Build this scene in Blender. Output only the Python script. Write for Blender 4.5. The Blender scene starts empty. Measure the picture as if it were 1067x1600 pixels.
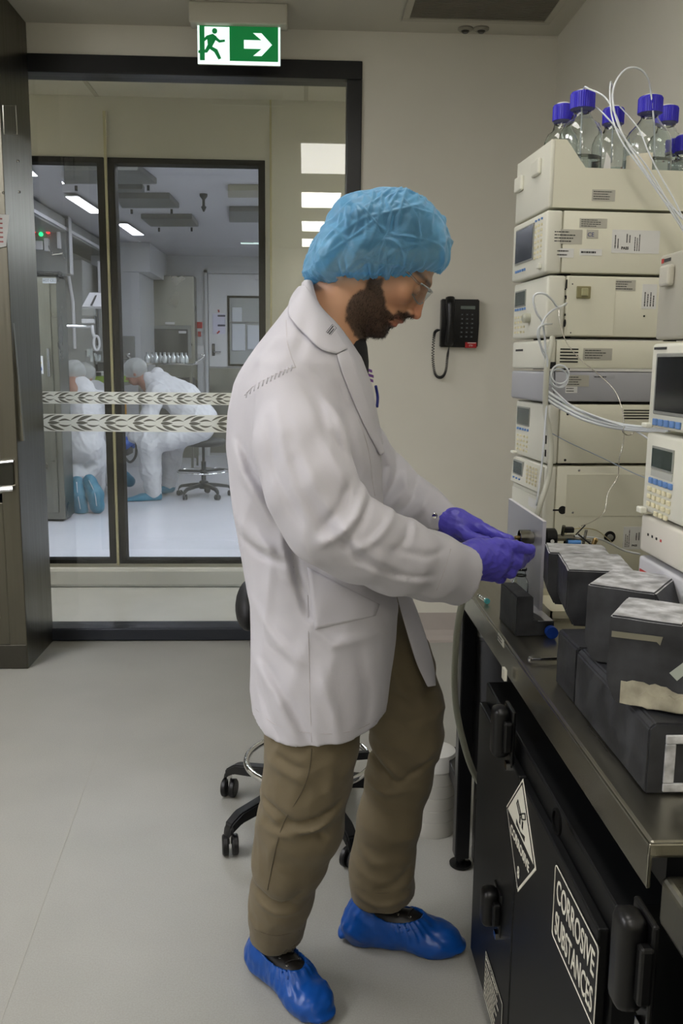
import bpy, bmesh, math, random
import numpy as np
from mathutils import Vector, Matrix
from mathutils.bvhtree import BVHTree
from mathutils.noise import noise as pnoise
random.seed(7); rng = np.random.default_rng(7)
PI = math.pi
scene = bpy.context.scene
C = scene.collection

# ---------------------------------------------------------------- camera
FPX, CAMH, CX, CY = 1400.0, 1.35, 533.5, 800.0
_D = np.array([474-CX, 566-CY, FPX]); _D /= np.linalg.norm(_D)
_V = np.array([-.010, 1, -(-.010*_D[0]+_D[1])/_D[2]]); _V /= np.linalg.norm(_V)
_R = np.cross(_V, _D)
M3 = np.array([_R, _D, -_V])                 # camera axes (right, down, forward) -> world
cam = bpy.data.cameras.new('camera'); cam_ob = bpy.data.objects.new('camera', cam); C.objects.link(cam_ob)
cam.sensor_fit = 'VERTICAL'; cam.sensor_height = 24; cam.lens = 24*FPX/1600; cam.clip_start = .02
_mw = Matrix.Identity(4)
for i in range(3):
    _mw[i][0] = M3[i][0]; _mw[i][1] = -M3[i][1]; _mw[i][2] = -M3[i][2]
_mw.translation = (0, 0, CAMH)
cam_ob.matrix_world = _mw
scene.camera = cam_ob

# ---------------------------------------------------------------- world, exposure
w = bpy.data.worlds.new('world'); scene.world = w; w.use_nodes = True
w.node_tree.nodes['Background'].inputs[0].default_value = (.02, .02, .02, 1)
w.node_tree.nodes['Background'].inputs[1].default_value = 0.3
scene.view_settings.view_transform = 'Standard'; scene.view_settings.look = 'None'
scene.view_settings.gamma = 1; scene.view_settings.use_curve_mapping = False
scene.view_settings.exposure = 0.0
LAMP = dict(near=(8.0, 17.0, 17.0, 17.0), left=37.0, far=32.0, corridor=60.0)     # strength of ceiling panels; left, far and corridor ones are added fill

# ---------------------------------------------------------------- measuring helpers (photo pixel -> point on a plane of the room)
CAMP = np.array([0, 0, CAMH])
def ray(px, py): return M3 @ np.array([px-CX, py-CY, FPX])
def aty(px, py, Y): r = ray(px, py); return Vector(r*(Y/r[1])+CAMP)
def atz(px, py, z): r = ray(px, py); return Vector(r*((z-CAMH)/r[2])+CAMP)
def atx(px, py, X): r = ray(px, py); return Vector(r*(X/r[0])+CAMP)

# ---------------------------------------------------------------- materials
def lin(c):
    if isinstance(c, str): c = [int(c[i:i+2], 16)/255 for i in (0, 2, 4)]
    return tuple((x/12.92 if x <= .04045 else ((x+.055)/1.055)**2.4) for x in c)
MATS = {}
def mat(name, col, rough=.5, metal=0, emit=0, noise=0, nscale=8, bump=0, bscale=60, spec=.5, coat=0, trans=0, alpha=1,
        ior=1.45, stretch=(1,1,1), speck=0, sheen=0, ecol=None, rnoise=0):
    if name in MATS: return MATS[name]
    m = bpy.data.materials.new(name); m.use_nodes = True; nt = m.node_tree; N = nt.nodes; L = nt.links
    b = N['Principled BSDF']; c = lin(col)
    b.inputs['Base Color'].default_value = (*c, 1); b.inputs['Roughness'].default_value = rough
    b.inputs['Metallic'].default_value = metal; b.inputs['Specular IOR Level'].default_value = spec
    b.inputs['Coat Weight'].default_value = coat; b.inputs['Transmission Weight'].default_value = trans
    b.inputs['Alpha'].default_value = alpha; b.inputs['IOR'].default_value = ior
    b.inputs['Sheen Weight'].default_value = sheen
    if emit:
        b.inputs['Emission Color'].default_value = (*(lin(ecol) if ecol else c), 1); b.inputs['Emission Strength'].default_value = emit
    tc = N.new('ShaderNodeTexCoord'); mp = N.new('ShaderNodeMapping'); mp.inputs['Scale'].default_value = stretch
    L.new(tc.outputs['Object'], mp.inputs['Vector'])
    if noise or rnoise:
        n = N.new('ShaderNodeTexNoise'); n.inputs['Scale'].default_value = nscale; n.inputs['Detail'].default_value = 6
        L.new(mp.outputs[0], n.inputs['Vector'])
        if noise:
            mx = N.new('ShaderNodeMixRGB'); mx.blend_type = 'MIX'
            mx.inputs[1].default_value = (*[x*(1-noise) for x in c], 1); mx.inputs[2].default_value = (*[min(1, x*(1+noise)) for x in c], 1)
            cr = N.new('ShaderNodeValToRGB'); cr.color_ramp.elements[0].position = .3; cr.color_ramp.elements[1].position = .7
            L.new(n.outputs['Fac'], cr.inputs[0]); L.new(cr.outputs[0], mx.inputs[0])
            last = mx.outputs[0]
            if speck:
                n2 = N.new('ShaderNodeTexNoise'); n2.inputs['Scale'].default_value = 260; n2.inputs['Detail'].default_value = 2
                L.new(mp.outputs[0], n2.inputs['Vector'])
                c2 = N.new('ShaderNodeValToRGB'); c2.color_ramp.elements[0].position = .35; c2.color_ramp.elements[1].position = .65
                c2.color_ramp.elements[0].color = (1-speck,)*3+(1,); c2.color_ramp.elements[1].color = (1,1,1,1)
                m2 = N.new('ShaderNodeMixRGB'); m2.blend_type = 'MULTIPLY'; m2.inputs[0].default_value = 1
                L.new(n2.outputs['Fac'], c2.inputs[0]); L.new(last, m2.inputs[1]); L.new(c2.outputs[0], m2.inputs[2]); last = m2.outputs[0]
            L.new(last, b.inputs['Base Color'])
        if rnoise:
            mr = N.new('ShaderNodeMapRange'); mr.inputs['To Min'].default_value = max(.02, rough-rnoise); mr.inputs['To Max'].default_value = min(1, rough+rnoise)
            mr.inputs['From Min'].default_value = .3; mr.inputs['From Max'].default_value = .7
            L.new(n.outputs['Fac'], mr.inputs['Value']); L.new(mr.outputs[0], b.inputs['Roughness'])
    if bump:
        n = N.new('ShaderNodeTexNoise'); n.inputs['Scale'].default_value = bscale; n.inputs['Detail'].default_value = 4
        L.new(mp.outputs[0], n.inputs['Vector'])
        bp = N.new('ShaderNodeBump'); bp.inputs['Strength'].default_value = bump; bp.inputs['Distance'].default_value = .002
        L.new(n.outputs['Fac'], bp.inputs['Height']); L.new(bp.outputs[0], b.inputs['Normal'])
    MATS[name] = m; return m
def glass_mat(name, tint=(1,1,1), ior=1.45, refl=1.0, rough=0.0, haze=0.0):
    """flat sheet glass: real mirror reflection by Fresnel, straight see-through"""
    m = bpy.data.materials.new(name); m.use_nodes = True; nt = m.node_tree; N = nt.nodes; L = nt.links
    N.remove(N['Principled BSDF']); out = N['Material Output']
    t = N.new('ShaderNodeBsdfTransparent'); t.inputs[0].default_value = (*tint, 1)
    g = N.new('ShaderNodeBsdfGlossy'); g.inputs['Roughness'].default_value = rough; g.inputs[0].default_value = (refl, refl, refl, 1)
    f = N.new('ShaderNodeFresnel'); f.inputs[0].default_value = ior
    mx = N.new('ShaderNodeMixShader'); L.new(f.outputs[0], mx.inputs[0]); L.new(t.outputs[0], mx.inputs[1]); L.new(g.outputs[0], mx.inputs[2])
    last = mx
    if haze:
        d = N.new('ShaderNodeBsdfDiffuse'); d.inputs[0].default_value = (.8,.8,.8,1)
        m2 = N.new('ShaderNodeMixShader'); m2.inputs[0].default_value = haze; L.new(mx.outputs[0], m2.inputs[1]); L.new(d.outputs[0], m2.inputs[2]); last = m2
    L.new(last.outputs[0], out.inputs[0]); return m

# ---------------------------------------------------------------- mesh helpers
def mesh_obj(name, verts, faces, m=None, parent=None, smooth=False, mats=None, fm=None):
    me = bpy.data.meshes.new(name); me.from_pydata([tuple(v) for v in verts], [], [tuple(f) for f in faces]); me.update()
    return link(name, me, m, parent, smooth, mats, fm)
def link(name, me, m=None, parent=None, smooth=False, mats=None, fm=None):
    if mats:
        for x in mats: me.materials.append(x)
        if fm is not None: me.polygons.foreach_set('material_index', np.asarray(fm, dtype=np.int32))
    elif m: me.materials.append(m)
    if smooth: me.polygons.foreach_set('use_smooth', [True]*len(me.polygons))
    o = bpy.data.objects.new(name, me); C.objects.link(o)
    if parent: o.parent = parent
    return o
class MB:
    """collects shapes in one bmesh"""
    def __init__(s): s.bm = bmesh.new()
    def box(s, a, b, bev=0, seg=2, M=None):
        a, b = [min(a[i], b[i]) for i in range(3)], [max(a[i], b[i]) for i in range(3)]
        vs = [s.bm.verts.new((x, y, z)) for x in (a[0], b[0]) for y in (a[1], b[1]) for z in (a[2], b[2])]
        fs = [s.bm.faces.new([vs[i] for i in f]) for f in ((0,1,3,2),(4,6,7,5),(0,4,5,1),(2,3,7,6),(0,2,6,4),(1,5,7,3))]
        if bev:
            es = list({e for f in fs for e in f.edges})
            r = bmesh.ops.bevel(s.bm, geom=es, offset=bev, segments=seg, affect='EDGES', profile=.5)
            vs = list({v for f in r['faces'] for v in f.verts} | {v for v in vs if v.is_valid})
        if M is not None: bmesh.ops.transform(s.bm, matrix=M, verts=[v for v in vs if v.is_valid])
        return s
    def prism(s, pts, vec, bev=0):
        """pts: planar polygon (3d), extruded by vec"""
        vec = Vector(vec); n = len(pts)
        a = [s.bm.verts.new(Vector(p)) for p in pts]; b = [s.bm.verts.new(Vector(p)+vec) for p in pts]
        fs = [s.bm.faces.new(a[::-1]), s.bm.faces.new(b)]
        for i in range(n): fs.append(s.bm.faces.new((a[i], a[(i+1) % n], b[(i+1) % n], b[i])))
        bmesh.ops.recalc_face_normals(s.bm, faces=fs)
        if bev: bmesh.ops.bevel(s.bm, geom=list({e for f in fs for e in f.edges}), offset=bev, segments=2, affect='EDGES')
        return s
    def lathe(s, prof, seg=24, M=None, cap=True):
        """prof: [(r,z)]"""
        rings = []
        for r, z in prof:
            rings.append([s.bm.verts.new((r*math.cos(2*PI*k/seg), r*math.sin(2*PI*k/seg), z)) for k in range(seg)])
        for i in range(len(rings)-1):
            for k in range(seg):
                s.bm.faces.new((rings[i][k], rings[i][(k+1) % seg], rings[i+1][(k+1) % seg], rings[i+1][k]))
        if cap: s.bm.faces.new(rings[0][::-1]); s.bm.faces.new(rings[-1])
        if M is not None: bmesh.ops.transform(s.bm, matrix=M, verts=[v for r in rings for v in r])
        return s
    def cyl(s, p0, p1, r0, r1=None, seg=16):
        p0, p1 = Vector(p0), Vector(p1); d = p1-p0
        M = Matrix.Translation(p0) @ d.to_track_quat('Z', 'Y').to_matrix().to_4x4()
        return s.lathe([(r0, 0), (r0 if r1 is None else r1, d.length)], seg, M)
    def tube(s, pts, r, seg=8, closed=False, cap=True):
        pts = [Vector(p) for p in pts]; n = len(pts); rings = []; up = None
        rs = r if hasattr(r, '__len__') else [r]*n
        for i in range(n):
            t = (pts[(i+1) % n]-pts[i-1]) if closed else (pts[min(i+1, n-1)]-pts[max(i-1, 0)])
            if t.length < 1e-9: t = Vector((0,0,1))
            t.normalize()
            if up is None: up = t.orthogonal().normalized()
            up = (up - t*up.dot(t)); up = up.normalized() if up.length > 1e-6 else t.orthogonal().normalized()
            sd = t.cross(up)
            rings.append([s.bm.verts.new(pts[i]+(up*math.cos(2*PI*k/seg)+sd*math.sin(2*PI*k/seg))*rs[i]) for k in range(seg)])
        for i in range(n if closed else n-1):
            a, b = rings[i], rings[(i+1) % n]
            for k in range(seg): s.bm.faces.new((a[k], a[(k+1) % seg], b[(k+1) % seg], b[k]))
        if cap and not closed: s.bm.faces.new(rings[0][::-1]); s.bm.faces.new(rings[-1])
        return s
    def poly(s, pts): s.bm.faces.new([s.bm.verts.new(Vector(p)) for p in pts]); return s
    def sphere(s, c, r, seg=12):
        M = Matrix.Translation(Vector(c)) @ Matrix.Diagonal((*([r]*3 if not hasattr(r, '__len__') else r), 1))
        bmesh.ops.create_uvsphere(s.bm, u_segments=seg, v_segments=seg//2+1, radius=1, matrix=M); return s
    def build(s, name, m, parent=None, smooth=False, M=None, auto=False):
        if M is not None: bmesh.ops.transform(s.bm, matrix=M, verts=s.bm.verts)
        bmesh.ops.recalc_face_normals(s.bm, faces=s.bm.faces)
        me = bpy.data.meshes.new(name); s.bm.to_mesh(me); s.bm.free()
        o = link(name, me, m, parent, smooth or auto)
        if auto: me.set_sharp_from_angle(angle=math.radians(35))
        return o
def spline(pts, n=8):
    P = [Vector(p) for p in pts]; P = [2*P[0]-P[1]]+P+[2*P[-1]-P[-2]]; out = []
    for i in range(1, len(P)-2):
        for k in range(n):
            t = k/n; a, b, c, d = P[i-1:i+3]
            out.append(.5*((2*b)+(c-a)*t+(2*a-5*b+4*c-d)*t*t+(3*b-a-3*c+d)*t**3))
    out.append(P[-2]); return out
def tag(o, label=None, cat=None, group=None, kind=None):
    if label: o['label'] = label
    if cat: o['category'] = cat
    if group: o['group'] = group
    if kind: o['kind'] = kind
    return o
def empty(name, loc=(0,0,0), rz=0, label=None, cat=None, group=None):
    o = bpy.data.objects.new(name, None); C.objects.link(o); o.location = loc; o.rotation_euler = (0, 0, rz)
    o.empty_display_size = .05
    return tag(o, label, cat, group)
def struct(o): o['kind'] = 'structure'; return o
def copy_tree(o, parent=None):
    c = o.copy(); C.objects.link(c); c.parent = parent
    for ch in [x for x in list(C.objects) if x.parent == o]: copy_tree(ch, c)
    return c
def plane_frame(origin, xdir, ydir):
    x = Vector(xdir).normalized(); y = Vector(ydir).normalized(); z = x.cross(y)
    M = Matrix.Identity(4)
    for i in range(3): M[i][0] = x[i]; M[i][1] = y[i]; M[i][2] = z[i]; M[i][3] = origin[i]
    return M
def text(name, s, size, M, m, parent=None, ext=.0003, align='LEFT', xs=1.0, bold=0.0):
    cu = bpy.data.curves.new(name, 'FONT'); cu.body = s; cu.size = size; cu.extrude = ext; cu.align_x = align; cu.offset = bold
    cu.resolution_u = 3
    t = bpy.data.objects.new(name, cu); C.objects.link(t)
    me = bpy.data.meshes.new_from_object(t.evaluated_get(bpy.context.evaluated_depsgraph_get()))
    bpy.data.objects.remove(t); bpy.data.curves.remove(cu)
    me.transform(M @ Matrix.Diagonal((xs, 1, 1, 1))); me.materials.clear()
    return link(name, me, m, parent)
def print_lines(name, M, w_, h_, rows, m, parent, fill=.8, th=.35):
    """small illegible print: short dark bars standing a hair proud of the label"""
    b = MB()
    for r in range(rows):
        y = h_*(1-(r+.5)/rows); x = 0; end = w_*random.uniform(fill-.25, fill+.15)
        while x < end:
            l = min(random.uniform(.04, .14)*w_, end-x)
            if l > .01*w_: b.box((x, y-h_/rows*th/2, 0), (x+l, y+h_/rows*th/2, .0003))
            x += l+.02*w_
    o = b.build(name, m, parent, M=M); o['kind'] = 'stuff'; return o
# ================================================================ STRUCTURE
steel_v = None
wall_c = mat('wall_paint', 'd2cfc3', .55, noise=.03, nscale=2, bump=.05, bscale=150)
ceil_c = mat('ceiling_paint', 'bab7aa', .7, noise=.02, nscale=3)
floor_c = mat('vinyl_floor', 'a4a39b', .42, noise=.05, nscale=3, speck=.10, bump=.02, bscale=300, spec=.35)
skirt_c = mat('skirting_vinyl', 'aaa29b', .45, noise=.03)
black_fr = mat('black_frame', '17181a', .35, spec=.5, noise=.1, nscale=20)
black_line = mat('black_gasket', '050505', .8, spec=.15)
white_room = mat('cleanroom_wall', 'b2b4b6', .4, noise=.02)
far_floor = mat('cleanroom_floor', 'b4b4bb', .22, noise=.03, nscale=2)
cream_bead = mat('cream_joint', 'b5ad8c', .5)
steel = mat('brushed_steel', '86847a', .32, metal=1, noise=.05, nscale=9, stretch=(14,14,.4), rnoise=.05)
steel_d = mat('dark_steel', '68655a', .36, metal=1, noise=.06, nscale=7, stretch=(12,12,.3), rnoise=.06)
chrome = mat('chrome', 'd8d8d8', .08, metal=1)
YW, YC, ZC, XR, XL = 4.26, 5.35, 2.80, 1.134, -4.2
W2 = 5.35
# floor: near room with welded sheet joints
fl = MB().box((XL, -3.4, -.06), (XR, YW+.06, 0)).build('floor', floor_c); struct(fl)
j0, j1 = atz(175, 1110, 0), atz(85, 1362, 0)
d = (j1-j0).normalized(); s_ = Vector((d.y, -d.x, 0))*.0012
seam_m = mat('floor_weld', 'a3a197', .5)
a_, b_ = j0-d*1.5, j1+d*3.0
a_ = a_ if a_.y < YW-.02 else j0-d*((YW-.03-j0.y)/(-d.y))
MB().prism([a_-s_, a_+s_, b_+s_, b_-s_], (0,0,.0006)).build('floor_joint', seam_m, fl)
struct(MB().box((XL, -3.4, ZC), (XR, YW, ZC+.08)).build('ceiling', ceil_c))
# right wall, left wall, wall behind the camera
struct(MB().box((XR, -3.4, 0), (XR+.1, YW+.1, ZC)).build('wall_right', wall_c))
struct(MB().box((XL-.1, -3.4, 0), (XL, YW, ZC)).build('wall_left', wall_c))
struct(MB().box((XL, -3.5, 0), (XR, -3.4, ZC)).build('wall_rear', wall_c))
# back wall with the glazed opening
fo_l, fo_r = aty(20, 500, YW).x-.12, aty(561, 500, YW).x
fz_t, fz_b = aty(300, 90, YW).z, 0.0
bw = MB()
bw.box((fo_r, YW, 0), (XR, YW+.1, ZC)); bw.box((XL, YW, 0), (fo_l, YW+.1, ZC)); bw.box((fo_l, YW, fz_t), (fo_r, YW+.1, ZC))
struct(bw.build('wall_back', wall_c))
# coved skirting
def coving(name, x0, x1, y, h=.137):
    prof = [(0, h), (-.003, h), (-.004, .05), (-.012, .022), (-.03, .006), (-.055, .0015), (-.055, 0), (0, 0)]
    struct(MB().prism([(x0, y+p[0], p[1]) for p in prof], (x1-x0, 0, 0)).build(name, skirt_c, smooth=False))
coving('baseboard_back', fo_r, XR, YW)
prof = [(0, .137), (-.003, .137), (-.004, .05), (-.012, .022), (-.03, .006), (-.055, .0015), (-.055, 0), (0, 0)]
struct(MB().prism([(XR+p[0], -3.4, p[1]) for p in prof], (0, YW+3.4-.06, 0)).build('baseboard_right', skirt_c))
# window 1: the black framed glass screen
win = struct(empty('window_1', ((fo_l+fo_r)/2, YW, 0)))
def wpart(b, n, m, **k):
    o = b.build(n, m, win, **k); o.location = -Vector(win.location); return o
ft = .078
iz = fz_t-aty(300, 119, YW).z
wpart(MB().box((fo_l, YW-.012, fz_t-iz), (fo_r, YW+.11, fz_t), .004), 'frame_head', black_fr)
wpart(MB().box((fo_r-.068, YW-.012, .0), (fo_r, YW+.11, fz_t-iz), .004), 'frame_jamb', black_fr)
wpart(MB().box((fo_l, YW-.012, .0), (fo_l+.1, YW+.11, fz_t-iz), .004), 'frame_jamb', black_fr)
wpart(MB().box((fo_l+.1, YW-.02, .004), (fo_r-.068, YW+.11, .066), .006), 'frame_sill', mat('sill_aluminium', '3a3d44', .3, metal=.6))
glass1 = glass_mat('screen_glass', (.93, .95, .94), 1.5, 1.0)
wpart(MB().box((fo_l+.1, YW+.045, .066), (fo_r-.068, YW+.046, fz_t-iz)), 'pane', glass1)
# frosted leaf bands stuck on the pane: film with the leaves cut out
film = bpy.data.materials.new('frosted_film'); film.use_nodes = True
_n = film.node_tree.nodes; _l = film.node_tree.links; _n.remove(_n['Principled BSDF'])
_d = _n.new('ShaderNodeBsdfDiffuse'); _d.inputs[0].default_value = (.50, .50, .46, 1)
_t = _n.new('ShaderNodeBsdfTransparent'); _tl = _n.new('ShaderNodeBsdfTranslucent'); _tl.inputs[0].default_value = (.62,.62,.58,1)
_a = _n.new('ShaderNodeAddShader'); _mx = _n.new('ShaderNodeMixShader'); _mx.inputs[0].default_value = .62
_l.new(_d.outputs[0], _a.inputs[0]); _l.new(_tl.outputs[0], _a.inputs[1]); _l.new(_t.outputs[0], _mx.inputs[1]); _l.new(_a.outputs[0], _mx.inputs[2])
_l.new(_mx.outputs[0], _n['Material Output'].inputs[0])
leaf_m = mat('leaf_print', '6a685d', .5, alpha=.85)
def leaf(b, cx, cz, L_, wd, ang, bend, y):
    pts = []
    for k in range(9):
        t = k/8; h = wd*math.sin(PI*t**.8); c0 = bend*math.sin(PI*t)
        pts.append((t*L_, c0+h/2, ))
    lo = [(k/8*L_, bend*math.sin(PI*k/8)-wd*math.sin(PI*(k/8)**.8)/2) for k in range(7, 0, -1)]
    ca, sa = math.cos(ang), math.sin(ang)
    P = [(cx+p[0]*ca-p[1]*sa, y, cz+p[0]*sa+p[1]*ca) for p in pts+lo]
    b.poly(P)
xs0, xs1 = fo_l+.1, fo_r-.068
for r0, r1 in ((613, 632), (648, 675)):
    z1, z0 = aty(240, r0, YW+.04).z, aty(240, r1, YW+.04).z; H_ = z1-z0
    bnd = MB().box((xs0, YW+.0435, z0), (xs1, YW+.0445, z1))
    fo = wpart(bnd, 'film_band', film)
    lb = MB(); x = xs0+.01; y = YW+.043; mid = (z0+z1)/2; st = H_*1.62
    H0 = H_
    while x < xs1-st*1.1:
        leaf(lb, x+H_*.02, mid, H_*.72, H_*.20, 0, 0, y)
        for sg in (1, -1):
            leaf(lb, x+H_*.10, mid+sg*H_*.10, H_*.95, H_*.19, sg*.34, sg*H_*.05, y)
            leaf(lb, x-H_*.28, mid+sg*H_*.15, H_*.90, H_*.10, sg*.36, sg*H_*.06, y)
            leaf(lb, x+H_*.62, mid+sg*H_*.08, H_*.78, H_*.11, sg*.02, sg*H_*.10, y)
        x += H_*1.62
    lo_ = lb.build('leaf_print', leaf_m, fo); lo_['kind'] = 'stuff'

# ---- corridor behind the glass
struct(MB().box((-5.0, YW+.11, -.06), (3.0, W2, 0)).build('floor_corridor', mat('corridor_floor', 'b4b4b4', .35, noise=.03)))
struct(MB().box((-5.0, YW+.11, ZC), (3.0, W2, ZC+.08)).build('ceiling_corridor', ceil_c))
struct(MB().box((-5.1, YW+.1, 0), (-5.0, W2, ZC)).build('wall_corridor_left', wall_c))
struct(MB().box((3.0, YW+.1, 0), (3.1, W2, ZC)).build('wall_corridor_right', wall_c))
# ceiling tile T-bars and dark ceiling grille of the corridor
tb = mat('tile_bar', 'a09d8e', .6)
for px_ in (150, 478):
    p = aty(px_, 155, W2-.02); o = struct(MB().box((p.x-.012, YW+.12, ZC-.004), (p.x+.012, W2-.001, ZC)).build('trim_1', tb))
g0, g1 = atz(125, 130, ZC), atz(300, 130, ZC)
gr = empty('ceiling_grille', ((g0.x+g1.x)/2, YW+.35, ZC), 0, 'dark rectangular ceiling grille in the corridor right behind the glass screen', 'vent')
MB().box((-(g1.x-g0.x)/2, -.2, -.012), ((g1.x-g0.x)/2, .24, 0), .003).build('frame', mat('grille_grey', '55544a', .6), gr)
# second wall: header, pier to the right, low kerb, two framed windows
z2t, z2b = aty(200, 247, W2).z, aty(200, 880, W2).z
xa, xb, xc, xd = aty(30, 500, W2).x-.35, aty(172, 560, W2).x, aty(178, 560, W2).x, aty(415, 500, W2).x
b = MB(); b.box((-5.0, W2, z2t), (3.0, W2+.08, ZC)); b.box((-5.0, W2, 0), (3.0, W2+.08, z2b)); b.box((xd, W2, z2b), (3.0, W2+.08, z2t)); b.box((-5.0, W2, z2b), (xa, W2+.08, z2t))
struct(b.build('wall_corridor', mat('corridor_wall', 'c0bdaf', .5)))
struct(MB().box((xb+.004, W2-.012, z2b-.01), (xc-.004, W2+.08, ZC-.08)).build('trim_2', cream_bead))
struct(MB().box((-5.0, W2-.05, 0), (3.0, W2, z2b-.02), .02).build('baseboard_corridor', mat('kerb_vinyl', 'c3c3c1', .4)))
p = aty(423, 300, W2).x
struct(MB().box((p-.006, W2-.004, 0), (p+.006, W2, ZC)).build('trim_3', cream_bead))
glass2 = glass_mat('window_glass', (.95, .96, .97), 1.45, .9)
for i, (x0, x1) in enumerate(((xa, xb), (xc, xd))):
    wn = struct(empty('window_%d' % (i+2), ((x0+x1)/2, W2, z2b)))
    f = .038
    for n, a, c in (('frame_head', (x0, z2t-.03), (x1, z2t)), ('frame_sill', (x0, z2b), (x1, z2b+.022)),
                    ('frame_jamb', (x0, z2b), (x0+f, z2t)), ('frame_jamb', (x1-f, z2b), (x1, z2t))):
        o = MB().box((a[0], W2-.012, a[1]), (c[0], W2+.085, c[1]), .002).build(n, black_line, wn); o.location = -Vector(wn.location)
    o = MB().box((x0+f, W2+.04, z2b+.02), (x1-f, W2+.041, z2t-.03)).build('pane', glass2, wn); o.location = -Vector(wn.location)
# ---- far clean room shell
YF = 13.0
struct(MB().box((-6, W2+.08, -.06), (3.0, YF, 0)).build('floor_far', far_floor))
struct(MB().box((-6, W2+.08, ZC), (3.0, YF, ZC+.08)).build('ceiling_far', mat('far_ceiling', 'b4b4b6', .5)))
struct(MB().box((-6, YF, 0), (3.0, YF+.1, ZC)).build('wall_far', white_room))
struct(MB().box((-6.1, W2+.08, 0), (-6, YF, ZC)).build('wall_far_left', white_room))
struct(MB().box((3.0, W2+.08, 0), (3.1, YF, ZC)).build('wall_far_right', white_room))

# ---- light panels
def light(name, pts, strength, label, group, col='fffaf3', drop=.012):
    """pts: 4 ceiling points (counter-clockwise) of the luminous panel"""
    c = sum((Vector(p) for p in pts), Vector())/4
    o = empty(name, (c.x, c.y, c.z), 0, label, 'ceiling light', group)
    q = [Vector(p)-c for p in pts]
    MB().prism([v*1.0+Vector((v.x, v.y, 0)).normalized()*.03 for v in q], (0,0,-.008)).build('frame', mat('lamp_frame', 'c9c9c4', .4), o)
    MB().prism([v+Vector((0,0,-.0085)) for v in q], (0,0,-.003)).build('diffuser', mat('lamp_%g_%s' % (strength, col), 'ffffff', .5, emit=strength, ecol=col), o)
    return o
for i, (y0, y1) in enumerate(((1.35, 2.3), (-.2, .55), (-1.75, -1.05), (-3.1, -2.4))):
    light('ceiling_light', [(-.02,y0,ZC), (.32,y0,ZC), (.32,y1,ZC), (-.02,y1,ZC)], LAMP['near'][i], None, None)
for i, o in enumerate([x for x in C.objects if x.name.startswith('ceiling_light')]):
    o['category'] = 'ceiling light'
    o['label'] = ['bright rectangular ceiling panel mirrored largest in the glass beside the blue cap', 'ceiling panel whose reflection is the second white rectangle in the glass',
                  'ceiling panel whose reflection is the third white rectangle in the glass', 'ceiling panel whose reflection is the lowest and smallest in the glass'][i]
    o['group'] = 'ceiling light panels of the near room'
LF = [((103,306),(122,306),(160,331),(141,331)), ((184,349),(199,349),(224,366),(208,366)), ((14,249),(31,249),(58,273),(40,273))]
lab = ['bright slanted ceiling strip light seen through the narrow left glass', 'smaller bright strip light seen at the left edge of the wide inner glass', 'strip light at the far left next to the steel machine']
for q, lb_ in zip(LF, lab):
    light('strip_light', [atz(p[0], p[1], ZC-.02) for p in q], 16, lb_, 'strip lights of the far clean room', 'f2efff')
lab = ['left ceiling panel of the near room, nearest the steel machine', 'left ceiling panel of the near room, level with the standing man', 'far left ceiling panel of the near room, beside the camera', 'far left ceiling panel of the near room, behind the camera']
for (x0, y0, y1), lb_ in zip(((-2.30, 1.95, 2.85), (-2.30, .75, 1.65), (-3.6, -.2, .7), (-3.6, -1.9, -1.0)), lab):  # added fill panels, placed where neither view nor glass shows them
    light('wall_side_light', [(x0,y0,ZC), (x0+.32,y0,ZC), (x0+.32,y1,ZC), (x0,y1,ZC)], LAMP['left'], lb_, 'left ceiling lights of the near room', 'fbfaff')
# added fill panels for clean room and corridor, kept out of direct view
for x, y, lb_ in ((-3.4, 6.0, 'leftmost of the broad clean room panels just past the inner windows'), (-1.2, 6.0, 'middle one of the broad clean room panels just past the inner windows'), (1.0, 6.0, 'rightmost of the broad clean room panels just past the inner windows'),
             (.9, 8.2, 'broad clean room panel to the right of the far door line, nearer one'), (.9, 10.8, 'broad clean room panel to the right of the far door line, further one')):
    light('cleanroom_light', [(x-.5,y,ZC), (x+.5,y,ZC), (x+.5,y+.6,ZC), (x-.5,y+.6,ZC)], LAMP['far'], lb_, 'broad clean room ceiling panels', 'f4f6ff')
light('corridor_light', [(1.7,4.6,ZC), (2.9,4.6,ZC), (2.9,5.0,ZC), (1.7,5.0,ZC)], LAMP['corridor'], 'corridor ceiling panel beyond the right jamb of the glass screen', 'corridor ceiling panels')  # added corridor fill, hidden behind the jamb
light('corridor_light', [(-4.7,4.6,ZC), (-3.5,4.6,ZC), (-3.5,5.0,ZC), (-4.7,5.0,ZC)], LAMP['corridor'], 'corridor ceiling panel to the left, above and behind the steel machine', 'corridor ceiling panels')

# ---- ceiling fittings of the near room
v = [atz(650,-40,ZC), atz(640,25,ZC), atz(850,31,ZC), atz(905,-40,ZC)]
vx0, vx1 = v[1].x, v[2].x; vy1 = v[1].y
vent = empty('ceiling_vent', ((vx0+vx1)/2, vy1-.28, ZC), 0, 'large grey louvred air grille in the ceiling near the top of the picture', 'vent')
hw = (vx1-vx0)/2
b = MB()
for a, c in (((-hw-.03, -.31), (hw+.03, -.28)), ((-hw-.03, .28), (hw+.03, .31)), ((-hw-.03, -.28), (-hw, .28)), ((hw, -.28), (hw+.03, .28))): b.box((a[0], a[1], -.012), (c[0], c[1], 0), .002)
b.build('frame', mat('vent_frame', 'a8a496', .5), vent)
MB().box((-hw, -.28, -.003), (hw, .28, -.001)).build('backing', mat('vent_dark', '2b2a25', .8), vent)
sl = mat('vent_slat', '6c685c', .5); sm = None
for k in range(40):
    y = -.275+k*.0139
    if sm is None:
        o = MB().box((-hw, -.004, -.009), (hw, .004, -.004)).build('slat', sl, vent); sm = o.data
    else:
        o = bpy.data.objects.new('slat', sm); C.objects.link(o); o.parent = vent
    o.location = (0, y, 0); 
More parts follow.
